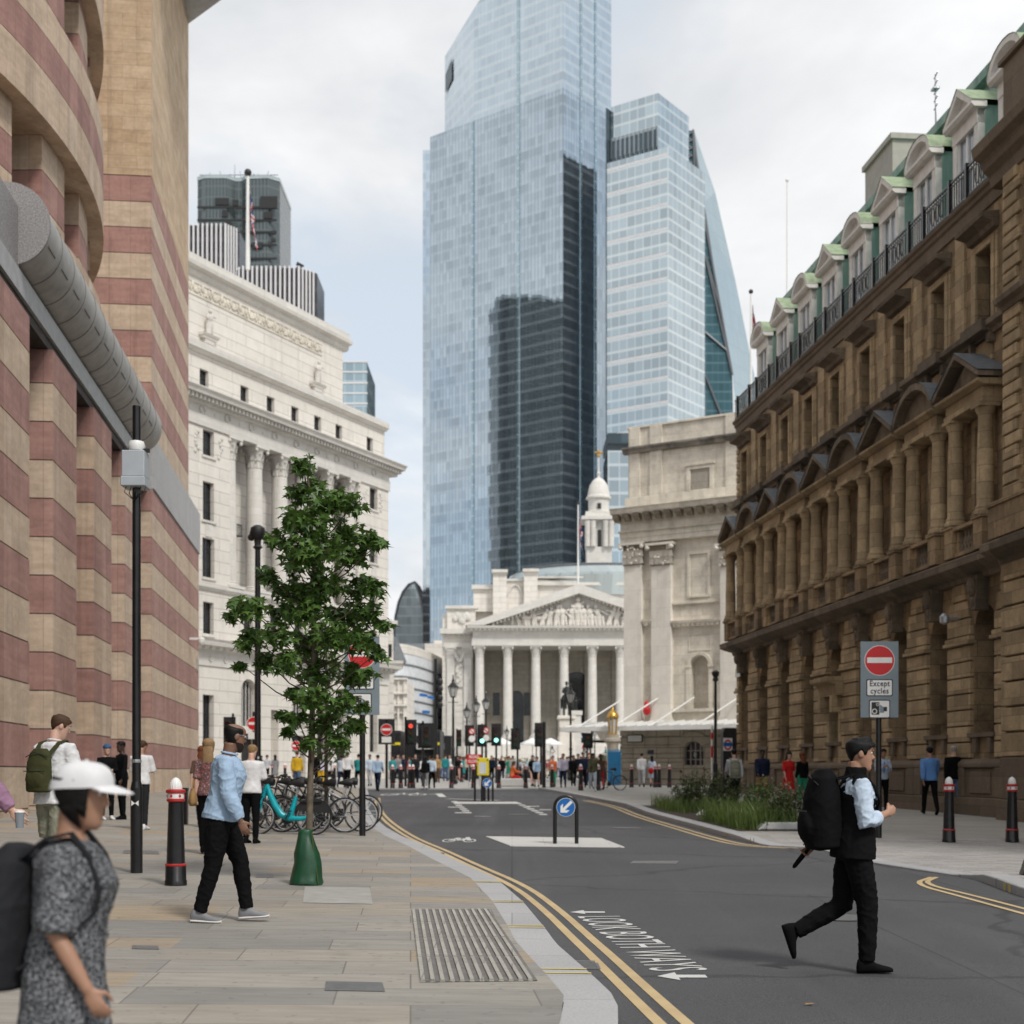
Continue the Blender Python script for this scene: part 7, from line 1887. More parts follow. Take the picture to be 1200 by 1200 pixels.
for k,(u,d) in enumerate(((316,30),(340,30.4),(364,30.2),(388,30.4))):
    t=thing('cycle_stand','tubular steel cycle stand between the parked bicycles','cycle stand',at(u,d),R(90),'cycle stands'); mb=MB(); mb.path([(-.35,0,0),(-.35,0,.6),(-.3,0,.72),(-.2,0,.78),(.2,0,.78),(.3,0,.72),(.35,0,.6),(.35,0,0)],.024,8); mb.build('hoop',M['steel'],t,smooth=60)
# black bollard-like cycle at right edge: leaning cast post
t=thing('cast_marker','sloping black cast post on the raised kerb at the right picture edge','post',(6.63,18.45,zg(6.7,18.4))); mb=MB(); mb.exty([(-.16,0),(.02,0),(.1,.28),(.3,.62),(.12,.55),(-.06,.3)],-.09,.09); mb.build('body',M['black'],t,bevel=.015)

M['deadleaf']=plain('dry fallen leaf',(.32,.2,.08),.7,0,.3,20)
for i,(u,v,lab) in enumerate(((948,1178,'dry tan leaf lying on the road below the man in black'),(714,1169,'small yellow leaf in the gutter by the double yellow lines'))):
    d=1700*CAMZ/(v-HZ+17); V=[];F=[]; add_leaf(V,F,Vector((0,0,.02)),.09,random.Random(i+3),True,.1); m=MB(); m.v=[(x,y,.006+abs(z)*.25) for x,y,z in V]; m.f=F; m.mi=[0]*len(F)
    tag(m.build('fallen_leaf',M['deadleaf'],None,(wx(u,d),d,zroad(d)+.004),fix=False),lab,'leaf')
# ================================================================ people
def fabric(name,col,rough=.85,var=.12,sc_=8,pattern=None):
    m,t,b=nt(name); v=objvec(t)
    f=tnoise(t,v,sc_,4); c=mixc(t,ramp(t,f,[(.3,0.0),(.7,1.0)]),tuple(x*(1-var) for x in col),tuple(min(1,x*(1+var)) for x in col))
    if pattern=='knit':
        w=N(t,'ShaderNodeTexVoronoi'); w.inputs['Scale'].default_value=85; w.inputs['Randomness'].default_value=.75; t.links.new(vscale(t,v,1,1,1.5),w.inputs['Vector'])
        w2=N(t,'ShaderNodeTexWave'); w2.inputs['Scale'].default_value=52; w2.inputs['Distortion'].default_value=9; w2.inputs['Detail Scale'].default_value=3; t.links.new(v,w2.inputs['Vector'])
        k=math_(t,'ADD',math_(t,'MULTIPLY',w.outputs['Distance'],.8),math_(t,'MULTIPLY',w2.outputs['Fac'],.45))
        c=ramp(t,k,[(.42,(.006,.0065,.008)),(.62,(.05,.054,.06)),(.84,(.30,.31,.33))])
    if pattern=='floral':
        w=N(t,'ShaderNodeTexVoronoi'); w.inputs['Scale'].default_value=26; t.links.new(v,w.inputs['Vector']); c=ramp(t,w.outputs['Distance'],[(.2,(.35,.22,.2)),(.5,(.08,.05,.06)),(.8,(.3,.12,.1))])
    if pattern=='camo':
        c=ramp(t,tnoise(t,v,7,2),[(.4,(.05,.055,.03)),(.5,(.12,.12,.07)),(.6,(.04,.035,.03))])
    t.links.new(c,b.inputs['Base Color']); b.inputs['Roughness'].default_value=rough; b.inputs['Specular IOR Level'].default_value=.12
    b.inputs['Sheen Weight'].default_value=0
    bump(t,b,tnoise(t,v,sc_*28,2),.15,.002)
    return m
def skinm(name,col):
    m,t,b=nt(name); v=objvec(t); f=tnoise(t,v,12,4); c=mixc(t,f,tuple(x*.82 for x in col),tuple(min(1,x*1.15) for x in col)); t.links.new(c,b.inputs['Base Color'])
    b.inputs['Roughness'].default_value=.5; b.inputs['Subsurface Weight'].default_value=.08; b.inputs['Subsurface Scale'].default_value=.01; return m
SK={'pale':skinm('pale skin',(.55,.34,.26)),'tan':skinm('tan skin',(.36,.2,.13)),'brown':skinm('brown skin',(.21,.11,.07)),'dark':skinm('dark skin',(.06,.034,.025))}
def hairm(name,col):
    m,t,b=nt(name); v=objvec(t); f=tnoise(t,vscale(t,v,60,60,12),1.5,4); c=mixc(t,f,tuple(x*.5 for x in col),tuple(x*1.6 for x in col)); t.links.new(c,b.inputs['Base Color']); b.inputs['Roughness'].default_value=.6; b.inputs['Specular IOR Level'].default_value=.22; bump(t,b,f,.5,.004); return m
HR={'black':hairm('black hair',(.0055,.005,.005)),'brown':hairm('brown hair',(.06,.032,.018)),'blonde':hairm('fair hair',(.25,.16,.08)),'red':hairm('auburn hair',(.14,.045,.02)),'grey':hairm('grey hair',(.3,.29,.28)),'stubble':hairm('dark stubble',(.022,.013,.009)),'blue':hairm('blue cap',(.03,.09,.2))}
FB={k:fabric(k+' cloth',c) for k,c in dict(black=(.0045,.0045,.0055),charcoal=(.022,.023,.026),navy=(.014,.02,.045),white=(.68,.68,.69),lightblue=(.33,.45,.60),blue=(.12,.26,.55),paleblue=(.48,.57,.68),grey=(.22,.22,.23),palegrey=(.46,.47,.49),khaki=(.25,.25,.19),olive=(.05,.052,.022),jeans=(.09,.14,.24),palejeans=(.42,.48,.55),purple=(.28,.16,.24),teal=(.03,.25,.27),red=(.5,.02,.02),orange=(.6,.14,.05),yellow=(.6,.38,.03),green=(.03,.25,.14),pink=(.65,.3,.32),cream=(.6,.53,.42),tan=(.34,.21,.09),brown=(.10,.06,.04),lilac=(.5,.47,.58)).items()}
FB['knit']=fabric('grey patterned knit',(.1,.1,.1),pattern='knit'); FB['floral']=fabric('floral print',(.1,.1,.1),pattern='floral'); FB['camo']=fabric('camouflage cloth',(.1,.1,.1),pattern='camo')
M['sole']=plain('pale rubber sole',(.62,.6,.57),.7,0,.08,9)
HEAD=[(0,.070,.015,.022),(.012,.083,.004,.038),(.03,.089,-.015,.047),(.05,.089,-.035,.054),(.075,.088,-.058,.061),(.10,.089,-.075,.067),(.125,.087,-.088,.071),(.15,.085,-.098,.075),(.18,.088,-.103,.077),(.205,.080,-.099,.073),(.222,.062,-.083,.061),(.235,.03,-.05,.037),(.239,.0,-.02,.012)]
def hrow(z):
    for a,b in zip(HEAD,HEAD[1:]):
        if z<=b[0]: k=(z-a[0])/(b[0]-a[0]); return [a[i]+(b[i]-a[i])*k for i in range(1,4)]
    return HEAD[-1][1:]
def hpt(th,z,off=0):
    f,b,w=hrow(min(max(z,0),.239)); cx=(f+b)/2; rx=(f-b)/2+off; ry=w+off
    c,s=math.cos(th),math.sin(th); e=.88
    return Vector((cx+rx*math.copysign(abs(c)**e,c),ry*math.copysign(abs(s)**e,s),z))
def remeshed(mb,voxel,it,name,wr=0,wf=9,seed=0):
    me=bpy.data.meshes.new('tmp'); me.from_pydata(mb.v,[],mb.f)
    b=bmesh.new(); b.from_mesh(me); bmesh.ops.recalc_face_normals(b,faces=b.faces); b.to_mesh(me); b.free()
    o=bpy.data.objects.new('tmp',me)
    r=o.modifiers.new('r','REMESH'); r.mode='VOXEL'; r.voxel_size=voxel; r.use_smooth_shade=True
    if it: s=o.modifiers.new('s','SMOOTH'); s.iterations=it; s.factor=.5
    out=evaluated_mesh(o); out.name=name; bpy.data.meshes.remove(me); out.materials.clear()
    if wr:
        n=len(out.vertices); co=[0.0]*(3*n); no=[0.0]*(3*n); out.vertices.foreach_get('co',co); out.vertices.foreach_get('normal',no)
        for i in range(0,3*n,3):
            x,y,z=co[i:i+3]; r1=1-abs(noise.noise((x*wf*.8+seed+z*wf*.5,y*wf*.8,z*wf*1.1)))*1.6; r2=1-abs(noise.noise((x*wf*1.5,y*wf*1.5+seed,z*wf*2.0-x*wf)))*1.7; d=(r1*r1*r1*.75+r2*r2*r2*.45-.45)*wr if r1>0 and r2>0 else -.25*wr
            co[i]+=no[i]*d; co[i+1]+=no[i+1]*d; co[i+2]+=no[i+2]*d
        out.vertices.foreach_set('co',co)
    out.polygons.foreach_set('use_smooth',[True]*len(out.polygons)); out.update()
    return out
def ellip_loft(mb,rings,n=18):
    """rings: centre, forward axis half, side half, up-normal frame assumed vertical-ish: (c, rx, ry, dirx)"""
    vs=[]
    for (c,rx,ry,fx) in rings:
        fx=Vector(fx).normalized(); sy=Vector((0,0,1)).cross(fx); sy.normalize()
        for i in range(n):
            a=2*PI*i/n; vs.append(Vector(c)+fx*(rx*math.cos(a))+sy*(ry*math.sin(a)))
    k=len(rings); fs=[(j*n+i,j*n+(i+1)%n,(j+1)*n+(i+1)%n,(j+1)*n+i) for j in range(k-1) for i in range(n)]
    fs+=[tuple(range(n-1,-1,-1)),tuple((k-1)*n+i for i in range(n))]
    mb.add(vs,fs)
def hand(mb,wr,dirv,palmn,side,curl=.35,k=1.0,fine=True,grip=False):
    """palm and five fingers; dirv along the hand, palmn out of the palm, side points to the thumb side"""
    d=Vector(dirv).normalized(); pn=Vector(palmn).normalized(); sd=Vector(side).normalized()
    W=Vector(wr)
    def blob(c,a,b_,e):
        n=len(mb.v); m=MB(); m.ball((0,0,0),1,1,1,10,8)
        mb.add([Vector(c)+d*(v[0]*a)+sd*(v[1]*b_)+pn*(v[2]*e) for v in m.v],m.f)
    blob(W+d*.045*k,.055*k,.039*k,.015*k); blob(W+d*.012*k,.03*k,.027*k,.018*k)
    if not fine: blob(W+d*.11*k+pn*.02*k,.055*k,.034*k,.016*k); blob(W+d*.06*k+sd*.045*k+pn*.015*k,.035*k,.013*k,.013*k); return
    L=(.072,.082,.076,.058)
    for i in range(4):
        o=(.028-.0185*i)*k; p=W+d*(.082-.004*abs(i-1))*k+sd*o; pts=[p-d*.03*k,p]; a=0; c=curl*(1+.12*i)*(3.0 if grip else 1)
        for j,f in enumerate((.42,.32,.26)):
            a+=c*(1.0,.9,.6)[j]; dd=d*math.cos(a)+pn*math.sin(a)+sd*(.10*(1.2-i)*(.3 if grip else 1)); dd.normalize(); p=p+dd*L[i]*f*k; pts.append(p)
        mb.path(pts,[.0098*k,.0096*k,.0088*k,.008*k,.0062*k],8)
    p=W+d*.022*k+sd*.026*k; t1=p+(d*.6+sd*.72+pn*.35).normalized()*.038*k; t2=t1+(d*.9+sd*.15+pn*(.5 if not grip else 1.1)).normalized()*.032*k; t3=t2+(d*.9-sd*.15+pn*(.4 if not grip else .9)).normalized()*.026*k
    mb.path([W+d*.012*k+sd*.01*k,p,t1,t2,t3],[.013*k,.0135*k,.0115*k,.010*k,.0072*k],8)
POSES=dict(
 stand=dict(lean=1,L=(3,4),R=(-2,3),la=(4,14),ra=(-2,12)),
 phone=dict(lean=3,L=(3,3),R=(-1,2),la=(12,105),ra=(14,100),inw=.55,nod=18),
 folded=dict(lean=-2,L=(2,2),R=(-3,2),la=(14,82),ra=(10,85),inw=.9),
 walkA=dict(lean=4,L=(23,10),R=(-14,22),la=(-22,12),ra=(24,22)),
 walkB=dict(lean=4,L=(-12,28),R=(22,8),la=(22,24),ra=(-22,10)),
 stroll=dict(lean=2,L=(13,8),R=(-9,14),la=(-10,12),ra=(12,18)),
 sit=dict(lean=8,L=(82,80),R=(80,92),la=(30,50),ra=(35,55)))
def fk(P,k):
    up=Vector((math.sin(R(P['lean'])),0,math.cos(R(P['lean'])))); J={}
    dn=lambda a:Vector((math.sin(R(a)),0,-math.cos(R(a))))
    pel=Vector((0,0,0)); J['pel']=pel; J['up']=up
    for s,leg in ((1,'L'),(-1,'R')):
        a,kn=P[leg]; h=pel+Vector((0,s*.088,-.02))*k; kk=h+(dn(a)+Vector((0,s*P.get('spread',.02),0)))*.44*k; an=kk+dn(a-kn)*.415*k
        J['hip'+leg]=h;J['knee'+leg]=kk;J['ank'+leg]=an; J['shin'+leg]=a-kn
        fp=P.get('foot'+leg)
        if fp is None: fp=max(-75,min(0,(a-kn)+8)) if a-kn<-18 else (14 if a>16 and kn<14 else 0)
        J['foot'+leg]=fp
    low=[]
    for leg in 'LR':
        f=J['foot'+leg]; an=J['ank'+leg]; fd=Vector((math.cos(R(f)),0,math.sin(R(f)))); fu=Vector((-math.sin(R(f)),0,math.cos(R(f))))
        low+=[(an-fu*.085*k-fd*.06*k).z,(an-fu*.085*k+fd*.18*k).z]
    dz=-min(low) if 'sit' not in P else 0
    for s,arm in ((1,'la'),(-1,'ra')):
        b,e=P[arm][:2]; sh=pel+up*.455*k+Vector((0,s*P.get('shw',.176),0))*k; inw=P.get('inw',0)
        ab=P.get('ab',.075)
        ud=(dn(b)+Vector((0,s*ab,0))).normalized(); el=sh+ud*.285*k
        fd=(dn(b+e)+Vector((0,-s*inw if inw else s*.02,0))).normalized(); wr=el+fd*.25*k
        A='L' if s>0 else 'R'
        J['sh'+A]=sh;J['el'+A]=el;J['wr'+A]=wr;J['fd'+A]=fd
    for key in list(P.get('joints',{})): J[key]=Vector(P['joints'][key])*k-Vector((0,0,dz))
    for A in 'LR':
        if 'wr'+A in P.get('joints',{}): J['fd'+A]=(J['wr'+A]-J['el'+A]).normalized()
    for key in J:
        if isinstance(J[key],Vector) and key[:2]!='fd' and key!='up': J[key]=J[key]+Vector((0,0,dz))
    return J
def shoe_mesh(J,k,leg,size=1.0,sole=False):
    f=J['foot'+leg]; an=J['ank'+leg]; fd=Vector((math.cos(R(f)),0,math.sin(R(f)))); fu=Vector((-math.sin(R(f)),0,math.cos(R(f)))); sy=Vector((0,1,0)); mb=MB()
    def ring(x,z0,z1,w,n=12):
        c=an+fd*x*k*size; out=[]
        for i in range(n):
            a=2*PI*i/n; zz=(z0+z1)/2+(z1-z0)/2*math.sin(a); out.append(c+sy*(w*math.copysign(abs(math.cos(a))**.75,math.cos(a))*k)+fu*(zz*k))
        return out
    rows=[(-.075,-.085,-.02,.02),(-.065,-.086,.02,.034),(-.03,-.086,.045,.038),(.02,-.086,.03,.039),(.07,-.086,-.012,.043),(.12,-.086,-.03,.047),(.165,-.085,-.042,.042),(.19,-.082,-.055,.026)]
    if sole: rows=[(x*1.03,z0-.004,z0+.024,w+.004) for x,z0,z1,w in rows]
    vs=[];n=12
    for r in rows: vs+=ring(*r)
    m=len(rows); mb.add(vs,[(j*n+i,j*n+(i+1)%n,(j+1)*n+(i+1)%n,(j+1)*n+i) for j in range(m-1) for i in range(n)]+[tuple(range(n)),tuple((m-1)*n+i for i in range(n))])
    return mb
def hair_mesh(style,hm,sc_,vox,hat=False):
    """hair shell over the skull; returns builder in head space"""
    mb=MB(); nt_,nz=40,22
    def lo(th):   # lowest z kept at this bearing (0 front, pi back)
        a=abs(th)/PI
        if style in('short','quiff'):
            if a<.28: return .192+.01*math.cos(th*3)
            if a<.36: return .165
            if a<.46: return .125
            if a<.52: return .155
            return .145-(a-.52)*.2
        if style=='bald':
            if a<.31: return 9
            return .135+.01*math.sin(th*9) if a<.45 else (.155 if a<.52 else .07)
        if style in('bob','long'):
            if a<.40: return .172
            return .035-.02*math.cos(th*2)+.008*math.sin(th*11) if a<.55 else (.0 if style=='bob' else -.02)
        if style=='cap': return .15
        return .19
    hi=.205 if style=='bald' else (.186 if hat else .239)
    thick=dict(short=.011,quiff=.013,bald=.007,bob=.02,long=.018,cap=.016).get(style,.012)
    P={}
    for j in range(nz+1):
        for i in range(nt_):
            th=-PI+2*PI*i/nt_; l=lo(th)
            if l>1: continue
            hh=hi+(.02*max(0,abs(th)/PI-.62)/.38 if style=='bald' else 0)+(.006*noise.noise((th*5,1.7,2)) if style=='bald' else 0); z=l+(hh-l)*(j/nz)**.8
            o=thick*(.35+.65*min(1,j/2.5))*(1 if style!='bald' else min(1,(nz-j)/6))
            o+=.004*noise.noise((th*4,z*40,3))
            if style=='quiff' and abs(th)<1.5 and z>.19: o+=.02*(1-abs(th)/1.5)
            p=hpt(th,max(z,.0) if style!='long' else max(z,.02),o); 
            if (z>.23 or j==nz) and not hat: p.z+=o*.9
            if style in('bob','long') and z<.08: p=Vector((p.x-.01,p.y*1.08+ (0),z)); 
            P[(i,j)]=p
    idx={k:i for i,k in enumerate(P)}; vs=list(P.values()); fs=[]
    for j in range(nz):
        for i in range(nt_):
            q=[(i,j),((i+1)%nt_,j),((i+1)%nt_,j+1),(i,j+1)]
            if all(k in idx for k in q): fs.append(tuple(idx[k] for k in q))
    mb.add(vs,fs)
    if style!='bald':
        mb.add([P[(i,nz)] for i in range(nt_) if (i,nz) in P],[tuple(range(sum(1 for i in range(nt_) if (i,nz) in P)))])
    if style=='long':
        ellip_loft(mb,[((-.06,0,.12),.055,.07,(1,0,0)),((-.075,0,.02),.05,.085,(1,0,0)),((-.085,0,-.1),.04,.09,(1,0,0)),((-.08,0,-.2),.02,.06,(1,0,0))],14)
    return mb
def build_person(S,voxel=.014,fine=False):
    P=dict(POSES[S['pose']]) if isinstance(S['pose'],str) else dict(S['pose']); P.setdefault('shw',.158 if S.get('fem') else .176); k=S.get('h',1.75)/1.75; fem=S.get('fem',False); J=fk(P,k); up=J['up']; pel=J['pel']; fx=Vector((up.z,0,-up.x))
    T=S.get('fat',1.0); ct=lambda z,x=0:pel+up*z*k+fx*x*k
    wd=.93 if fem else 1.0
    tors=[(-.09,0,.085,.12),(-.03,-.005,.112,.16),(.05,0,.112,.158),(.16,.01,.10,.135 if fem else .145),(.27,.012,.106,.145 if fem else .16),(.36,.012,.118 if fem else .115,.158 if fem else .172),(.43,.0,.10,.168 if fem else .182),(.485,-.012,.072,.13 if fem else .15),(.52,-.015,.058,.075)]
    body=MB()
    ellip_loft(body,[(ct(z,x),rx*k*T,ry*k*wd*T,fx) for z,x,rx,ry in tors])
    nb=ct(.50,-.015); nod=R(P.get('nod',4)+S.get('nod',0)); yaw=R(S.get('yaw',0)); hb=ct(.575,.012)
    hm=Matrix.Translation(hb)@Matrix.Rotation(yaw,4,'Z')@Matrix.Rotation(nod+R(P['lean'])*.4,4,'Y')@Matrix.Diagonal((k,k,k,1))@Matrix.Translation((.0,0,-.02))
    body.path([nb-up*.03*k,nb+up*.05*k,hm@Vector((-.03,0,.07))],[.068*k*wd,.056*k*wd,.056*k*wd],14)
    hd=MB(hm); n=26; vs=[]
    for (z,f,b_,w) in HEAD:
        for i in range(n): vs.append(hpt(2*PI*i/n,z))
    hd.add(vs,[(j*n+i,j*n+(i+1)%n,(j+1)*n+(i+1)%n,(j+1)*n+i) for j in range(len(HEAD)-1) for i in range(n)]+[tuple(range(n-1,-1,-1)),tuple((len(HEAD)-1)*n+i for i in range(n))])
    hd.add([(.082,0,.158),(.116,0,.112),(.108,0,.098),(.08,.019,.1),(.08,-.019,.1),(.07,0,.16)],[(0,1,3),(0,4,1),(1,2,3),(1,4,2),(2,4,3),(0,3,5),(0,5,4),(3,4,5)])
    for s in(-1,1):
        hd.ball((-.008,s*.076,.13),.021,.009,.033,10,6)
        if fine: hd.ball((.08,s*.03,.165),.016,.022,.008,8,5)
    if fine: hd.ball((.083,0,.073),.012,.022,.005,8,5); hd.ball((.083,0,.063),.012,.019,.006,8,5); hd.ball((.078,0,.03),.016,.022,.014,8,5)
    body.v+=hd.v and [tuple(v) for v in hd.v]; off=len(body.v)-len(hd.v); body.f+=[tuple(i+off for i in f) for f in hd.f]; body.mi+=hd.mi
    for A,s in (('L',1),('R',-1)):
        sh,el,wr=J['sh'+A],J['el'+A],J['wr'+A]; q=.88 if fem else 1
        body.path([ct(.45,0)+Vector((0,s*.1*k,0)),sh,sh.lerp(el,.45),el,el.lerp(wr,.35),wr],[.056*k*q,.052*k*q,.046*k*q,.039*k*q,.041*k*q,.027*k*q],12)
        body.path([J['hip'+A]+Vector((0,0,.05*k)),J['hip'+A],J['hip'+A].lerp(J['knee'+A],.4),J['knee'+A],J['knee'+A].lerp(J['ank'+A],.3),J['ank'+A]],[.075*k,.088*k*T,.076*k*T,.055*k,.056*k,.036*k],12)
        f=J['foot'+A]; an=J['ank'+A]; fd=Vector((math.cos(R(f)),0,math.sin(R(f)))); fu=Vector((-math.sin(R(f)),0,math.cos(R(f))))
        body.path([an-fd*.04*k-fu*.04*k,an+fd*.05*k-fu*.045*k,an+fd*.15*k-fu*.062*k],[.036*k,.034*k,.02*k],8)
        fdir=J['fd'+A]; hs=P.get('hand'+A,{})
        hdir=hs.get('dir',fdir); pn=hs.get('palm',Vector((0,-s,0))); sd_=hs.get('side',None)
        hdir=Vector(hdir); pn=Vector(pn); 
        if sd_ is None: sd_=pn.cross(hdir)*(-s if True else s); sd_=Vector((1,0,0))-hdir*hdir.x if abs(hdir.x)<.8 else Vector((0,0,1))
        hand(body,wr,hdir,pn,sd_,hs.get('curl',.3),k*(.9 if fem else 1),fine,hs.get('grip',False))
    me=remeshed(body,voxel if not fine else S.get('vox',.0065),2 if not fine else 3,'person')
    me.materials.append(SK['pale']); o=bpy.data.objects.new('person',me); COL.objects.link(o)
    def child(mb,name,it=2,wr=.0,wf=9,vox=None,sd_=0):
        m=remeshed(mb,vox or (voxel if not fine else S.get('vox',.0065)*1.3),it,name,wr,wf,sd_); m.materials.append(FB['black']); c=bpy.data.objects.new(name,m); COL.objects.link(c); c.parent=o; return c
    R_={'body':o}
    # ---- upper garment
    top=S.get('top','long'); loose=S.get('loose',.014); hem=S.get('hem',-.07 if top!='dress' else -.45); wk=.0105 if fine else .007
    g=MB(); g1=loose*k
    rows=[]
    if top=='dress':
        for z,r1,r2 in ((hem,.185,.225),(hem*.55,.165,.205),(-.09,.145,.19),(.05,.135,.175)): rows.append((ct(0)+Vector((0,0,z*k)),r1*k*T,r2*k*wd*T,fx))
    else: rows.append((ct(hem),.122*k*T+g1,.168*k*T+g1,fx)); rows.append((ct(-.0),.118*k*T+g1,.164*k*T+g1,fx))
    if fem:
        for s in(-1,1): g.ball(tuple(ct(.325,.085*T)+Vector((0,s*.07*k,0))),.062*k*T,.07*k*T,.07*k*T,12,8)
    for z,x,rx,ry in tors[3:8]: rows.append((ct(z,x),rx*k*T+g1,ry*k*wd*T+g1*.8,fx))
    rows.append((ct(.515,-.015),.066*k+g1*.3,.078*k+g1*.3,fx))
    ellip_loft(g,rows,22)
    slv=dict(long=1.0,jacket=1.0,dress=.5,short=.48,vest=0,tank=0)[top]
    slv=S.get('sleeve',slv)
    for A,s in (('L',1),('R',-1)):
        sh,el,wr=J['sh'+A],J['el'+A],J['wr'+A]; q=(.88 if fem else 1)
        if slv>0:
            pts=[ct(.44,0)+Vector((0,s*.09*k,0)),sh,sh.lerp(el,.5)]; rr=[.058*k*q+g1*.7,.054*k*q+g1*.7,.05*k*q+g1]
            if slv<=.5: pts.append(sh.lerp(el,slv*2)); rr.append(.050*k*q+g1*1.25)
            else:
                pts+=[el,el.lerp(wr,.45),el.lerp(wr,(slv-.5)*2*.94)]; rr+=[.046*k*q+g1,.046*k*q+g1*.9,.036*k*q+g1*.5]
            g.path(pts,rr,14)
    R_['top']=child(g,{'dress':'dress','jacket':'jacket','vest':'vest'}.get(top,'shirt'),2,wk,S.get('wf',10),None,S.get('seed',0))
    if top in('long','jacket') and fine:
        c=MB(); cr=[nb+up*.035*k+Vector((.066*k*math.cos(a)+.005,.064*k*math.sin(a),-.012*k*math.cos(a))) for a in [2*PI*i/20 for i in range(20)]]; c.path(cr,.013*k,7,closed=True); R_['collar']=child(c,'collar',2,.002); R_['collar'].data.materials[0]=FB['black']
        for A in 'LR':
            pass
    # ---- lower garment
    bt=S.get('bottom','trousers')
    if bt and top!='dress' or bt=='under':
        g=MB(); ellip_loft(g,[(ct(-.12),.1*k*T,.14*k*T,fx),(ct(-.05),.122*k*T,.168*k*T,fx),(ct(.05),.116*k*T,.162*k*T,fx),(ct(.1),.108*k*T,.152*k*T,fx)],20)
        if bt=='skirt': ellip_loft(g,[(ct(0)+Vector((0,0,-.5*k)),.16*k,.2*k,fx),(ct(0)+Vector((0,0,-.2*k)),.15*k,.19*k,fx),(ct(.05),.118*k,.162*k,fx)],20)
        else:
            for A in 'LR':
                h,kn,an=J['hip'+A],J['knee'+A],J['ank'+A]; lw=S.get('legw',1.0)
                pts=[h+Vector((0,0,.05*k)),h,h.lerp(kn,.45),kn]; rr=[.085*k*T,.098*k*T,.088*k*T*lw**.5,.068*k*lw]
                if bt=='trousers': pts+=[kn.lerp(an,.35),kn.lerp(an,.98)]; rr+=[.064*k*lw,.052*k*lw]
                else: pts[-1]=h.lerp(kn,.92); rr=[.085*k*T,.105*k*T,.104*k*T,.1*k]
                g.path(pts,rr,14)
        R_['bottom']=child(g,{'skirt':'skirt','shorts':'shorts'}.get(bt,'trousers'),2,wk*.95,11,None,S.get('seed',0)+7)
    # ---- shoes
    for A in 'LR':
        s_=shoe_mesh(J,k,A); 
        c=s_.build('shoe',FB['black'],o,smooth=70); R_['shoe'+A]=c
        if S.get('sole'): sl=shoe_mesh(J,k,A,1,True); sl.build('sole',M['sole'],c,smooth=50)
    # ---- hair
    st=S.get('hair','short')
    if st:
        h=hair_mesh(st,hm,k,voxel,S.get('hat')); h2=MB(hm); h2.add(h.v,h.f); c=h2.build('hair',HR['black'],o,smooth=80); R_['hair']=c
        if S.get('beard'):
            b=MB(hm); vs=[];P_={}
            for j in range(8):
                for i in range(21):
                    th=-1.75+3.5*i/20; z=-.004+.085*j/7*(.55+.45*min(1,abs(th)/1.0)); P_[(i,j)]=len(vs); vs.append(hpt(th,max(z,.001),.0035+.0025*noise.noise((th*6,z*60,1))))
            b.add(vs,[(P_[(i,j)],P_[(i+1,j)],P_[(i+1,j+1)],P_[(i,j+1)]) for j in range(7) for i in range(20)]); b.path([(.094,-.03,.085),(.1,0,.09),(.094,.03,.085)],.006,5); R_['beard']=b.build('beard',HR['black'],o,smooth=80)
        if fine:
            b=MB(hm)
            for s in(-1,1): b.path([(.09,s*.012,.168),(.088,s*.03,.172),(.076,s*.048,.166)],.0045,5)
            b.build('eyebrows',HR['black'],o)
    if fine:
        e=MB(hm)
        for s in(-1,1): e.ball((.072,s*.031,.146),.013,.013,.011,10,8,0); e.ball((.0815,s*.0325,.146),.005,.006,.006,8,6,1)
        e.build('eyes',[M['eyew'],M['eyed']],o,smooth=60)
    if S.get('glasses'):
        e=MB(hm)
        for s in(-1,1): e.path([(.098+.0*math.cos(a),s*.033+.024*math.cos(a),.147+.018*math.sin(a)) for a in [2*PI*i/12 for i in range(12)]],.0022,4,closed=True); e.path([(.098,s*.057,.15),(.05,s*.078,.152),(-.01,s*.082,.145)],.0022,4)
        e.path([(.099,-.009,.15),(.103,0,.153),(.099,.009,.15)],.0022,4); e.build('glasses',M['steel'],o)
    return o,R_,J,hm,k
M['eyew']=plain('eye white',(.7,.68,.65),.25); M['eyed']=plain('dark iris',(.02,.012,.01),.2)
def setm(o,m):
    if o is None: return
    for s in o.material_slots[:1]: s.link='OBJECT'; s.material=m
def dress_up(Rr,S):
    setm(Rr['body'],SK[S.get('skin','pale')]); setm(Rr.get('top'),FB[S.get('tc','white')]); setm(Rr.get('collar'),FB[S.get('tc','white')]); setm(Rr.get('bottom'),FB[S.get('bc','black')]); setm(Rr.get('hair'),HR[S.get('hc','black')]); setm(Rr.get('beard'),HR['stubble'])
    for A in 'LR': setm(Rr['shoe'+A],FB[S.get('sc','black')])
def place(o,u,d,rot,label,group=None,dz=0): o.location=at(u,d,dz); o.rotation_euler=(0,0,R(rot)); tag(o,label,'person',group)
def backpack_mesh(w,h,dp,seed=0,vox=.012):
    mb=MB(); ellip_loft(mb,[((0,0,-h*.5),dp*.36,w*.42,(1,0,0)),((0,0,-h*.47),dp*.48,w*.49,(1,0,0)),((0,0,-h*.2),dp*.52,w*.5,(1,0,0)),((.005,0,h*.15),dp*.46,w*.48,(1,0,0)),((.02,0,h*.38),dp*.36,w*.42,(1,0,0)),((.03,0,h*.5),dp*.18,w*.28,(1,0,0))],24)
    mb.ball((-dp*.42,0,-h*.2),dp*.22,w*.38,h*.22,14,8)
    return remeshed(mb,vox,2,'bag',.006,8,seed)
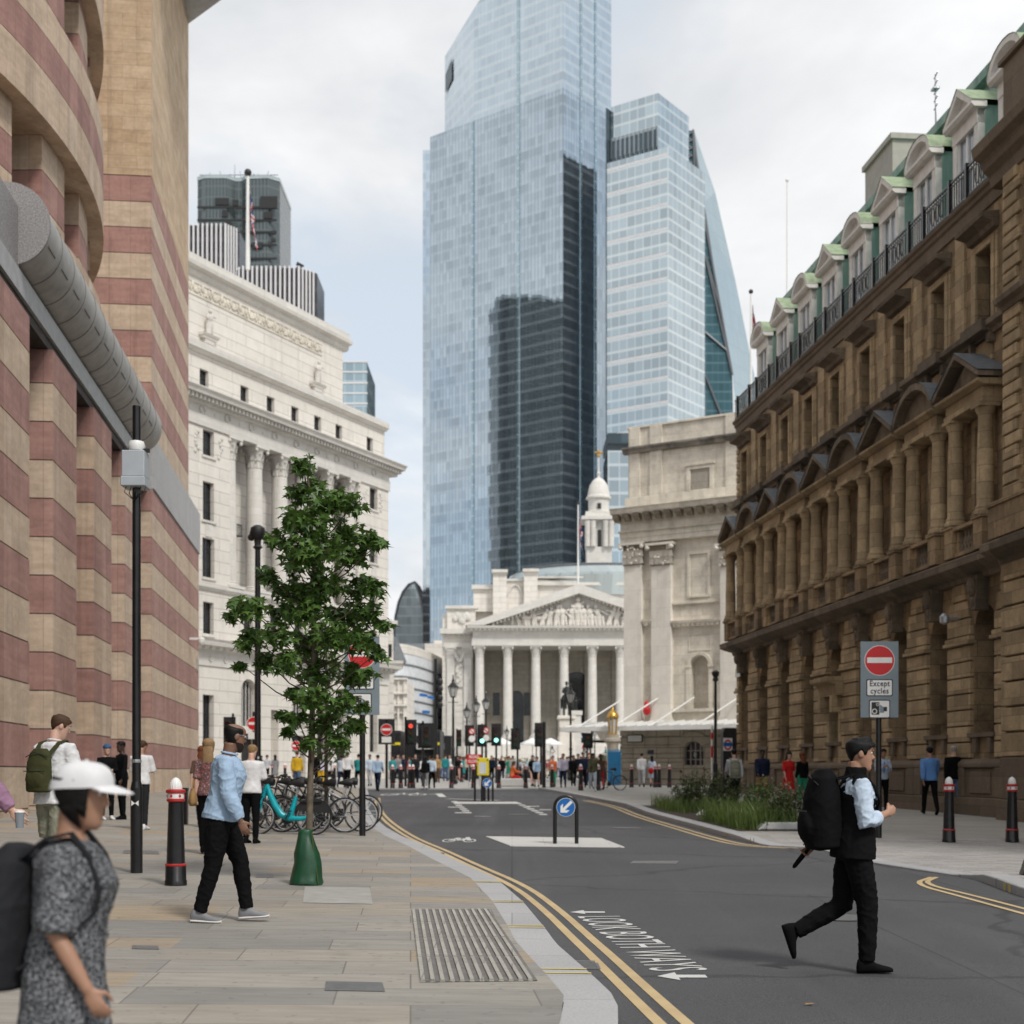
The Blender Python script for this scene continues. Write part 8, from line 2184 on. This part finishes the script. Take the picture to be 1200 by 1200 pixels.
def backpack(label,person,J,k,fab,w,h,dp,off=(-.17,0,.26),vox=.012,tilt=0,F_=1.0):
    """worn on the back; straps follow the shoulders; placed in the wearer's frame"""
    t=thing('backpack',label,'backpack',person.location,person.rotation_euler[2])
    me=backpack_mesh(w,h,dp,3,vox); me.materials.append(FB[fab]); b=bpy.data.objects.new('bag',me); COL.objects.link(b); b.parent=t; c=J['pel']+J['up']*off[2]*k+Vector((off[0],off[1],0))*k; b.location=c; b.rotation_euler=(0,R(tilt),0)
    s=MB()
    for q in(-1,1):
        sh=J['sh'+('L' if q>0 else 'R')]; y=q*.115*k; up=J['up']
        P=[c+Vector((dp*.3,y*.8,h*.36)),Vector((sh.x-.07*k,y,sh.z+.055*k)),Vector((sh.x+.02*k,y,sh.z+.078*k)),Vector((sh.x+.085*k*F_,y*1.02,sh.z-.01*k)),Vector((sh.x+.128*k*F_,y*1.08,sh.z-.13*k)),Vector((sh.x+.10*k*F_,q*.122*k,sh.z-.22*k)),Vector((sh.x+.02*k,q*.12*k,sh.z-.30*k)),c+Vector((dp*.35,q*.11*k,-h*.34))]
        Q=[Vector((p[0],p[1],0)) for p in []]
        P2=[]
        for i in range(len(P)-1):
            for f in (0,.5): P2.append(P[i].lerp(P[i+1],f))
        P2.append(P[-1]); n=len(P2); vs=[]
        for i,p in enumerate(P2):
            a=(P2[min(i+1,n-1)]-P2[max(i-1,0)]).normalized(); sy=Vector((0,1,0)); nn=a.cross(sy).normalized()
            for (e,z) in ((-.026,0),(.026,0),(.026,.012),(-.026,.012)): vs.append(p+sy*e*k+nn*z*k)
        s.add(vs,[(4*i+j,4*i+(j+1)%4,4*i+4+(j+1)%4,4*i+4+j) for i in range(n-1) for j in range(4)])
    st=s.build('straps',FB[fab],t,smooth=50)
    z=MB(); z.path([(-dp*.58+.02*abs(y)/.1,y*w/.3,-h*.02+.0*y) for y in [-.13+.026*i for i in range(11)]],.005,5); z.path([(-dp*.2,-w*.46,h*.3),(-dp*.34,0,h*.42),(-dp*.2,w*.46,h*.3)],.005,5); zo=z.build('zips',M['blackm'],t); zo.location=c
    return t
# ---------------------------------------------------------------- the people close by
# man in a blue shirt
S=dict(pose=dict(lean=9,L=(20,12),R=(-7,9),la=(-16,14),ra=(8,16),ab=.12,footL=4,footR=-3,handR=dict(palm=(0,1,0),curl=.38),handL=dict(curl=.4)),h=1.76,top='long',tc='lightblue',bottom='trousers',bc='black',legw=1.12,hair='bald',hc='black',beard=True,glasses=True,skin='brown',sc='grey',sole=True,yaw=28,nod=4,hem=-.05,loose=.026,fat=1.12,seed=2,vox=.0065)
o,Rr,J,hm,k=build_person(S,.01,True); dress_up(Rr,S); place(o,259,12.8,0,'balding bearded man in a light blue shirt and black trousers striding along the left pavement')
b=MB(); up=J['up']; c=J['pel']+up*.035; b.path([c+Vector((.128*math.cos(a),.175*math.sin(a),-.02*math.cos(a))) for a in [2*PI*i/28 for i in range(28)]],.014,6,closed=True); b.build('belt',FB['black'],o)
# man in black crossing the road
Pm=dict(lean=3,L=(-8,52),R=(11,12),la=(-34,8),ra=(4,70),ab=.10,footL=-72,footR=2,joints={},handR=dict(dir=(.75,.35,.35),palm=(-.3,.9,-.1),side=(-.2,.1,1),curl=.5,grip=True),handL=dict(palm=(.3,-.6,.4),curl=.35,grip=False,dir=(-.75,.0,-.6),side=(-.5,-.3,.7)))
S=dict(pose=Pm,h=1.74,top='long',tc='paleblue',bottom='trousers',bc='black',hair='quiff',hc='black',skin='tan',sc='black',yaw=-3,nod=0,loose=.02,fat=1.06,legw=1.18,hem=-.01,seed=5,vox=.0065,wf=12,sleeve=.86)
J0=fk(Pm,1)
Pm['joints']={'elR':(J0['shR'].x+.015,-.235,J0['shR'].z-.285),'wrR':(J0['shR'].x+.19,-.13,J0['shR'].z-.215)}
o,Rr,J,hm,k=build_person(S,.01,True); dress_up(Rr,S); place(o,1000,10.85,0,'man in black with a black backpack striding across the road at the right')
MAN=o
g=MB(); up=J['up']; fx=Vector((up.z,0,-up.x)); ct=lambda z,x=0:J['pel']+up*z*k+fx*x*k
ellip_loft(g,[(ct(-.1),.168,.222,fx),(ct(.05),.16,.212,fx),(ct(.2),.142,.185,fx),(ct(.33,.012),.148,.196,fx),(ct(.42,.0),.135,.178,fx),(ct(.475,-.01),.105,.14,fx),(ct(.53,-.012),.082,.085,fx),(ct(.585,-.005),.078,.08,fx)],24)
for s in(-1,1): g.path([ct(.42)+Vector((0,s*.1,0)),ct(.47)+Vector((0,s*.155,0)),ct(.46)+Vector((0,s*.185,-.02))],[.07,.072,.06],12)
m=remeshed(g,.009,2,'vest',.006,8,4); m.materials.append(FB['black']); v=bpy.data.objects.new('vest',m); COL.objects.link(v); v.parent=o
c=MB(); wl=J['wrL']; el=J['elL']; c.path([J['shL'],J['shL'].lerp(el,.5),el,el.lerp(wl,.5),el.lerp(wl,.97)],[.075,.07,.062,.056,.046],12); m=remeshed(c,.009,2,'sleeve',.004,9,4); m.materials.append(FB['black']); v=bpy.data.objects.new('sleeve',m); COL.objects.link(v); v.parent=o
backpack('large black backpack on the striding man in black',o,J,k,'black',.34,.60,.30,(-.25,0,.27),.01,-4,1.1)
t=thing('folded_umbrella','folded black umbrella held low behind the man in black','umbrella',o.location,0); w=J['wrL']+Vector((-.07,-.01,-.055)); d=Vector((-.62,0,-.78)).normalized(); mb=MB(); mb.path([w-d*.1,w-d*.02,w+d*.05,w+d*.14,w+d*.16],[.012,.014,.02,.017,.008],9); mb.build('canopy',FB['black'],t,smooth=60); mb=MB(); mb.tube(w-d*.13,w-d*.1,.014,.014,8); mb.build('handle',M['blackm'],t)
mb=MB(); P0=J['shR']+Vector((.115,.03,-.16)); mb.path([P0,P0+Vector((.03,-.02,-.16)),P0+Vector((.045,-.03,-.32)),P0+Vector((.075,-.03,-.46))],.008,5); o2=mb.build('strap_end',FB['black'],t) if False else None
# woman in cap, close by
S=dict(pose=dict(lean=4,L=(14,8),R=(-12,14),la=(-14,10),ra=(-4,34),ab=.10,handR=dict(palm=(0,1,0),curl=.35)),h=1.44,fem=True,top='dress',tc='knit',bottom=None,bc='black',hair='bob',hc='black',skin='tan',sc='black',yaw=-4,nod=3,hem=-.55,loose=.028,fat=1.12,seed=9,vox=.006,sleeve=.5,wf=7)
S['hat']=True
o,Rr,J,hm,k=build_person(S,.008,True); dress_up(Rr,S); place(o,76,4.6,2,'woman in a white cap and grey patterned tunic closest to the camera at left')
WOM=o
cp=MB(hm); n=36; vs=[];rows=14
for j in range(rows+1):
    for i in range(n):
        th=2*PI*i/n; f=j/rows; z=.168+.092*math.sin(f*PI/2)-.010*math.cos(th)*(1-f)*-1-.02*(1-f)*(1-math.cos(th))*.7
        q=math.cos(f*PI/2)**.62; p=hpt(th,.178,.0235); vs.append(((p.x-.0)*q-.005*(1-q),p.y*q,z))
cp.add(vs,[(j*n+i,j*n+(i+1)%n,(j+1)*n+(i+1)%n,(j+1)*n+i) for j in range(rows) for i in range(n)])
cp.ball((-.004,0,.262),.009,.009,.005,8,5)
co_=cp.build('cap',FB['white'],o,smooth=80)
br=MB(hm); m_=18; vs=[]
for lay in (0,-.006):
    for i in range(m_+1):
        th=-1.05+2.1*i/m_
        for j in range(7):
            e=j/6*.082*(math.cos(th*1.25)**.6 if abs(th*1.25)<PI/2 else 0); p=hpt(th,.178,.022); dd=Vector((1,.25*math.sin(th),0)); q=p+dd*e; vs.append((q.x,q.y,.183-.02*(abs(math.sin(th))**2)-.10*e-1.5*e*e+lay))
N7=(m_+1)*7
br.add(vs,[(l*N7+i*7+j,l*N7+(i+1)*7+j,l*N7+(i+1)*7+j+1,l*N7+i*7+j+1) for l in(0,1) for i in range(m_) for j in range(6)]+[(i*7+6,(i+1)*7+6,N7+(i+1)*7+6,N7+i*7+6) for i in range(m_)])
br.build('cap_brim',FB['white'],o,smooth=80)
backpack('black backpack on the woman in the white cap',o,J,k,'charcoal',.30,.46,.21,(-.25,0,.22),.008,6,1.02)
# person in purple cut by the left edge
S=dict(pose=dict(lean=5,L=(18,10),R=(-12,16),la=(-20,10),ra=(31,8),handR=dict(palm=(0,1,0),curl=.4)),h=1.84,top='long',tc='purple',bottom='trousers',bc='navy',hair='short',hc='brown',skin='pale',seed=4,loose=.022)
o,Rr,J,hm,k=build_person(S,.012,True); dress_up(Rr,S); place(o,-34,11,4,'person in a mauve shirt cut off by the left picture edge, one arm swinging forward')
t=thing('paper_cup','small clear drink cup in the hand of the person in mauve','cup',o.location,R(4)); mb=MB(); w=J['wrR']+J['fdR']*.09; mb.lathe([(.028,-.06),(.036,.05),(.037,.055)],12,tuple(w)); mb.build('cup',M['glassl'],t); mb=MB(); mb.lathe([(.038,.055),(.036,.065),(.01,.07)],12,tuple(w)); mb.build('lid',M['white'],t)
# tall man, white top, olive rucksack
S=dict(pose=dict(lean=4,L=(8,6),R=(-4,8),la=(14,80),ra=(12,78),inw=.45,nod=20),h=1.87,top='long',sleeve=.75,tc='white',bottom='shorts',bc='khaki',hair='short',hc='brown',skin='pale',sc='white',loose=.035,seed=12,yaw=-38,hem=-.1,vox=.008)
o,Rr,J,hm,k=build_person(S,.012,True); dress_up(Rr,S); place(o,62,15.4,66,'tall man in a loose white top and khaki shorts with an olive rucksack')
backpack('olive rucksack on the tall man in white',o,J,k,'olive',.32,.46,.17,(-.215,0,.24),.012,0)
# ---------------------------------------------------------------- middle distance
def mid(u,d,rot,label,vox=.016,**S):
    S.setdefault('pose','stand'); o,Rr,J,hm,k=build_person(S,vox,False); dress_up(Rr,S); place(o,u,d,rot,label); return o,J,k
mid(125.5,32.5,-55,'person in black with a blue beanie leaning by the striped wall',pose='folded',h=1.68,top='long',tc='black',bottom='trousers',bc='black',hair='cap',hc='blue',sc='white',skin='pale')
mid(143,32.8,-140,'man all in black standing beside the blue beanie by the striped wall',pose='stand',h=1.76,tc='black',bc='black',skin='dark',hair='short')
mid(165,28.4,78,'man in a white shirt and dark trousers seen from behind by the black pole',pose='phone',h=1.74,top='short',tc='white',bc='charcoal',hair='short',hc='brown',sc='white',skin='tan',loose=.03)
o,J,k=mid(244,21.5,95,'woman with long fair hair and print top walking away behind the bald man',pose='stroll',h=1.70,fem=True,top='short',tc='floral',bottom='trousers',bc='black',hair='long',hc='blonde')
t=thing('handbag','tan leather shoulder bag on the long haired woman','handbag',o.location,o.rotation_euler[2]); mb=MB(); ellip_loft(mb,[((0,.22,.72),.10,.05,(1,0,0)),((0,.22,.78),.14,.07,(1,0,0)),((0,.22,.90),.11,.055,(1,0,0)),((0,.22,.98),.08,.03,(1,0,0))],16); mb.build('bag',FB['tan'],t,smooth=70); mb=MB(); mb.path([(.09,.22,.96),(.05,.2,1.2),(0,.16,1.43),(-.05,.2,1.2),(-.09,.22,.96)],.01,5); mb.build('strap',FB['tan'],t)
mid(236,30,90,'auburn haired woman further along beside the striped wall end',pose='walkA',h=1.68,fem=True,top='short',tc='brown',bc='navy',hair='long',hc='red')
mid(294,24.5,80,'short fair haired person in a white t-shirt bent over the bicycles',pose='phone',h=1.66,top='short',tc='white',bc='black',hair='short',hc='blonde',loose=.03)
o,J,k=mid(1034,41,-85,'man in pale blue shirt and tie standing behind the road sign pole',pose='phone',h=1.74,tc='paleblue',bc='black',hair='short',skin='tan'); t=thing('necktie','blue necktie on the man behind the road sign pole','tie',o.location,o.rotation_euler[2]); mb=MB(); mb.exty([(-.02,1.38),(.02,1.38),(.03,1.1),(0,1.05),(-.03,1.1)],-.01,.01); x=mb.build('tie',FB['blue'],t); x.rotation_euler=(0,0,R(90)); x.location=(.155,0,0)
mid(1090,37.8,88,'man in a bright blue shirt walking away along the sandstone building',pose='walkA',h=1.78,tc='blue',bc='black',hair='short',skin='tan',loose=.025)
mid(1118,38.5,92,'balding man in a black jacket and jeans walking away beside the blue shirt',pose='stroll',h=1.80,top='jacket',tc='black',bc='jeans',hair='bald',hc='grey',skin='pale',loose=.03,fat=1.08)
o,J,k=mid(860.5,43.5,92,'man in a grey shirt with a khaki rucksack walking away past the planting',pose='walkB',h=1.76,tc='palegrey',bc='black',hair='short',sc='brown'); backpack('khaki rucksack on the man passing the planting',o,J,k,'khaki',.32,.48,.18,(-.2,0,.24),.02)
mid(893,47,-88,'man in a dark jacket and tan trousers walking toward the planting',pose='walkA',h=1.76,top='jacket',tc='navy',bc='tan',hair='short',skin='dark',loose=.03)
mid(924,45,-80,'dark haired woman in a bright red dress behind the planting',pose='stroll',h=1.66,fem=True,top='dress',tc='red',hair='long',hc='black')
mid(940.5,46,110,'auburn haired woman in a black jacket beside the red dress',pose='stand',h=1.66,fem=True,top='jacket',tc='black',bc='green',hair='long',hc='red')
# ---------------------------------------------------------------- crowd
ARCH={}
def crowd(u,d,rot,label,pose='walkA',h=1.72,fem=False,top='long',bottom='trousers',hair=None,group=None,dz=0,**S):
    hair=hair or ('long' if fem else 'short'); key=(pose,fem,top,bottom,hair)
    if key not in ARCH:
        o,Rr,J,hm,k=build_person(dict(pose=pose,h=1.72,fem=fem,top=top,bottom=bottom,hair=hair,loose=.02),.026,False); ARCH[key]=(o,Rr); first=True
    o,Rr=ARCH[key]
    if S.get('_n',0)==0 and o.get('used') is None: q=o; R2=Rr; o['used']=1
    else:
        q=o.copy(); COL.objects.link(q); R2={'body':q}
        for nm,ch in Rr.items():
            if nm=='body': continue
            c=ch.copy(); COL.objects.link(c); c.parent=q; R2[nm]=c
    dress_up(R2,S); place(q,u,d,rot,label,group,dz); f=h/1.72; q.scale=(f,f,f)
    if 'used' in q.keys() and q is not o: del q['used']
    return q
C=[(407,70,85,'man in a white shirt walking away right of the second young tree',dict(tc='white',bc='black',pose='walkA')),
(400,73,80,'person in a pale blue top beside the white shirted walker',dict(tc='paleblue',bc='navy',pose='walkB')),
(348,61,88,'walker in a mustard jacket with a black rucksack between the tree trunks',dict(tc='yellow',bc='jeans',pose='stroll',hair='short',hc='red')),
(368,64,92,'person in black walking right behind the maple trunk',dict(tc='black',bc='black',pose='walkA')),
(386,66,70,'person in white with dark vest near the second young tree',dict(tc='white',bc='charcoal',pose='walkB')),
(376,68,100,'woman in yellow and lilac beside the maple trunk',dict(fem=True,tc='lilac',bc='yellow',pose='stand')),
(312.5,88,75,'small figure in pale top and black shorts by the white bank',dict(tc='palegrey',bc='black',pose='walkA',top='short',bottom='shorts')),
(322.5,86,100,'long haired woman in a grey dress by the white bank',dict(fem=True,tc='grey',pose='stroll',top='dress')),
(306,89,80,'figure in navy by the white bank doorway',dict(tc='navy',bc='navy',pose='stand')),
(420,71,80,'person in a teal top just left of the large sign pole',dict(tc='teal',bc='black',pose='walkB')),
(433.5,79,-95,'person in a pale shirt with a red strap right of the large sign pole',dict(tc='paleblue',bc='palegrey',pose='stroll')),
(442.5,69.5,84,'man in a blue shirt and navy trousers walking away at the road end',dict(tc='lightblue',bc='navy',pose='walkA',sc='black')),
(460,82,-90,'woman in dark teal by the no entry sign',dict(fem=True,tc='teal',bc='black',pose='stand')),
(466,90,-70,'person in grey beyond the touching bollards',dict(tc='grey',bc='navy',pose='walkA')),
(473,92,-90,'person in navy near the tall signal pole',dict(tc='navy',bc='black',pose='walkB')),
(487,88,-90,'person in charcoal near the wide dark signal',dict(tc='charcoal',bc='black',pose='walkA')),
(492,90,90,'woman in a white top near the wide dark signal',dict(fem=True,tc='white',bc='navy',pose='walkB')),
(498.5,72.5,88,'woman in black top and grey trousers with white shoes crossing',dict(fem=True,tc='black',bc='grey',pose='walkA',sc='white')),
(506,73,86,'man in a pale blue shirt beside the woman in grey trousers',dict(tc='paleblue',bc='black',pose='walkB')),
(512.5,90,-90,'fair haired person in brown by the tall mast',dict(tc='tan',bc='brown',pose='stand',hc='blonde')),
(522,96,90,'person in a teal jacket and jeans left of the largest lantern post',dict(tc='teal',bc='jeans',pose='stand',hc='brown')),
(527,100,-90,'person in a white top left of the largest lantern post',dict(tc='white',bc='palejeans',pose='walkA')),
(533.5,86,100,'woman in a black coat right beside the largest lantern post',dict(fem=True,tc='black',pose='stroll',top='dress')),
(537,95,-90,'person with pink skirt past the largest lantern post',dict(fem=True,tc='charcoal',bc='pink',bottom='skirt',pose='walkA')),
(543,104,-80,'woman in a long teal dress before the exchange wing',dict(fem=True,tc='teal',pose='stand',top='dress')),
(549,98,-90,'person in cream beside the red works sign',dict(tc='cream',bc='black',pose='stand')),
(576,96,-90,'person in navy right behind the yellow board',dict(tc='navy',bc='black',pose='stand')),
(588,92,-90,'person in black before the second white column',dict(tc='black',bc='black',pose='walkA')),
(596,105,-90,'woman in an emerald dress before the second white column',dict(fem=True,tc='green',pose='stand',top='dress')),
(601,98,90,'person in black and white before the third white column',dict(tc='white',bc='black',pose='walkB')),
(624,78,-80,'woman in black beside the pale blue shirt',dict(fem=True,tc='black',pose='walkB',top='dress')),
(629,76,-90,'woman in a blue shirt and long black skirt walking to the camera',dict(fem=True,tc='lightblue',bc='black',bottom='skirt',pose='walkA',hair='bob')),
(648,76.5,-85,'woman in white with an orange shawl beside a bollard',dict(fem=True,tc='orange',bc='green',pose='stroll',hair='short',hc='brown')),
(660,74.2,-90,'man in a lilac shirt and navy trousers walking to the camera',dict(tc='lilac',bc='navy',pose='walkA')),
(672,78,-90,'person in black behind the lilac shirted man',dict(tc='black',bc='black',pose='walkB')),
(677,83,-70,'person in charcoal further behind the lilac shirted man',dict(tc='charcoal',bc='black',pose='walkA')),
(683.5,76,-90,'person in navy behind the pair of nearer bollards',dict(tc='navy',bc='black',pose='stand')),
(694.5,63.5,-88,'woman in a camouflage jacket and pale jeans by the nearer bollards',dict(fem=True,tc='camo',bc='palejeans',top='jacket',pose='walkA',hair='bob',sc='white')),
(690,80,-90,'person in black near the gilded lantern',dict(tc='black',bc='navy',pose='stand')),
(704,67.5,100,'long haired woman in bright red trousers by the blue gate',dict(fem=True,tc='brown',bc='red',pose='stroll',hc='brown')),
(752,76,88,'man in a white shirt and pale grey trousers by the mansion base',dict(tc='white',bc='palegrey',pose='walkA')),
(764,76.5,90,'woman in a pale blue dress by the mansion base',dict(fem=True,tc='paleblue',pose='walkB',top='dress')),
(635,88,90,'person in pale grey behind the tall thin pole',dict(tc='palegrey',bc='jeans',pose='walkB'))]
for u,d,rot,lab,S in C: crowd(u,d,rot,lab,h=rnd.uniform(1.66,1.8) if not S.get('fem') else rnd.uniform(1.6,1.7),skin=rnd.choice(['pale','pale','tan','brown']),**S)
q=crowd(600,77.5,10,'woman in an orange top and red trousers seated on the grey stone block',pose='sit',fem=True,tc='orange',bc='red',hc='brown')
mb=MB(); mb.box(-.75,-.3,0,.6,.3,.44); tag(mb.build('stone_seat',M['kerbblock'],None,at(600,77.5),bevel=.04),'low grey stone block used as a seat between the far bollards','seat')
t=thing('handbag','pink shoulder bag on the woman in the pale blue dress','handbag',at(763,76.2)); mb=MB(); mb.ball((0,0,.85),.14,.08,.17,10,6); mb.build('bag',FB['red'],t); mb=MB(); mb.path([(.05,0,.98),(.1,0,1.3),(.15,0,1.4)],.01,4); mb.build('strap',FB['red'],t)
bc=bicycle('black bicycle standing beside the blue gate',M['blackm'],at(714,66.5),R(200),2,.08,True); del bc['group']
CT=['white','cream','palegrey','paleblue','black','navy','white','pink','lightblue','charcoal','red','teal','lilac']
q=random.Random(31)
NM=dict(white='white',cream='cream',palegrey='pale grey',paleblue='pale blue',black='black',navy='navy',pink='pink',lightblue='light blue',charcoal='charcoal',red='red',teal='teal',lilac='lilac')
for i in range(150):
    zone=i%4 if i<118 else 3
    if zone==0: u=q.uniform(556,640); d=q.uniform(108,150)
    elif zone in(1,2): u=q.uniform(636,716); d=q.uniform(105,172)
    else: u=q.uniform(462,556); d=q.uniform(104,140)
    fem=q.random()<.5; tc=q.choice(CT); D_=200-(d if d>0 else 0)
    dz=0
    if d>150 : d=q.uniform(191.5,198); k_=int((200-1.2-d)/.55); dz=max(0,1.2+(wz(868,200)-1.2)*(14-max(0,k_))/14-zg(0,d)) if d<198.8 else 0
    crowd(u,d,q.choice([-90,90,-60,120,0,180]),'small distant person in %s %s'%(NM[tc],'sitting or standing on the exchange steps' if dz else 'among the far crowd before the exchange'),pose=q.choice(['walkA','stand','walkB','stroll']),h=q.uniform(1.6,1.82),fem=fem,tc=tc,bc=q.choice(['black','navy','jeans','palejeans','grey','cream']),hc=q.choice(['black','brown','blonde','red']),skin=q.choice(['pale','tan','brown']),group='far crowd in %s %s'%(NM[tc],'steps' if dz else 'paving'),dz=dz,top='dress' if fem and q.random()<.3 else 'long')
for o_ in list(COL.objects):
    if 'used' in o_.keys(): del o_['used']
bpy.data.scenes.remove(TMP)
# ================================================================ camera, light, sky
cam=bpy.data.cameras.new('camera'); co=bpy.data.objects.new('camera',cam); COL.objects.link(co); sc.camera=co
co.location=(0,0,CAMZ); co.rotation_euler=(R(90),0,0)
cam.sensor_width=36; cam.lens=36*FPX/1200; cam.shift_y=(HZ-600)/1200; cam.clip_end=9000; cam.clip_start=.1
cam.dof.use_dof=True; cam.dof.focus_distance=13; cam.dof.aperture_fstop=2.6
SUN_EL,SUN_AZ=R(48),R(147)   # azimuth measured clockwise from +y
sd=bpy.data.lights.new('sun','SUN'); sd.energy=1.5; sd.angle=R(10); sd.color=(1,.955,.89)
so=bpy.data.objects.new('sun',sd); COL.objects.link(so)
dirv=Vector((math.sin(SUN_AZ)*math.cos(SUN_EL),math.cos(SUN_AZ)*math.cos(SUN_EL),math.sin(SUN_EL)))
so.rotation_euler=dirv.to_track_quat('Z','Y').to_euler(); so.location=(60,-40,80)
w=bpy.data.worlds.new('World'); sc.world=w; w.use_nodes=True; t=w.node_tree; t.nodes.clear()
out=t.nodes.new('ShaderNodeOutputWorld'); bg=t.nodes.new('ShaderNodeBackground'); t.links.new(bg.outputs[0],out.inputs[0])
sky=t.nodes.new('ShaderNodeTexSky'); sky.sky_type='NISHITA'; sky.sun_disc=False; sky.sun_elevation=SUN_EL; sky.sun_rotation=SUN_AZ
tc=N(t,'ShaderNodeTexCoord'); v=tc.outputs['Generated']
sp=N(t,'ShaderNodeSeparateXYZ'); t.links.new(v,sp.inputs[0])
# project on a cloud layer
den=math_(t,'ADD',math_(t,'MAXIMUM',sp.outputs[2],0.0),.22)
cx=math_(t,'DIVIDE',sp.outputs[0],den); cy=math_(t,'DIVIDE',sp.outputs[1],den)
cb=N(t,'ShaderNodeCombineXYZ'); t.links.new(cx,cb.inputs[0]); t.links.new(cy,cb.inputs[1]); cb.inputs[2].default_value=3.3
n1=tnoise(t,cb.outputs[0],1.15,7,.56,.35); n2=tnoise(t,cb.outputs[0],2.3,6,.55,.2)
cover=ramp(t,n1,[(.37,0.0),(.5,1.0)])
shade=ramp(t,n2,[(.32,(4.4,4.55,4.75)),(.5,(5.45,5.53,5.65)),(.66,(6.4,6.42,6.45))])
skyc=mixc(t,.74,sky.outputs[0],(5.0,5.35,5.65))
col=mixc(t,cover,skyc,shade)
t.links.new(col,bg.inputs['Color']); bg.inputs['Strength'].default_value=.1
vs_=sc.view_settings; vs_.view_transform='Standard'; vs_.look='None'; vs_.exposure=.66; vs_.gamma=1; vs_.use_curve_mapping=False
sc.cycles.max_bounces=6; sc.cycles.diffuse_bounces=3; sc.cycles.glossy_bounces=3; sc.cycles.use_denoising=True; sc.cycles.caustics_reflective=False; sc.cycles.caustics_refractive=False
sc.cycles.sample_clamp_indirect=4
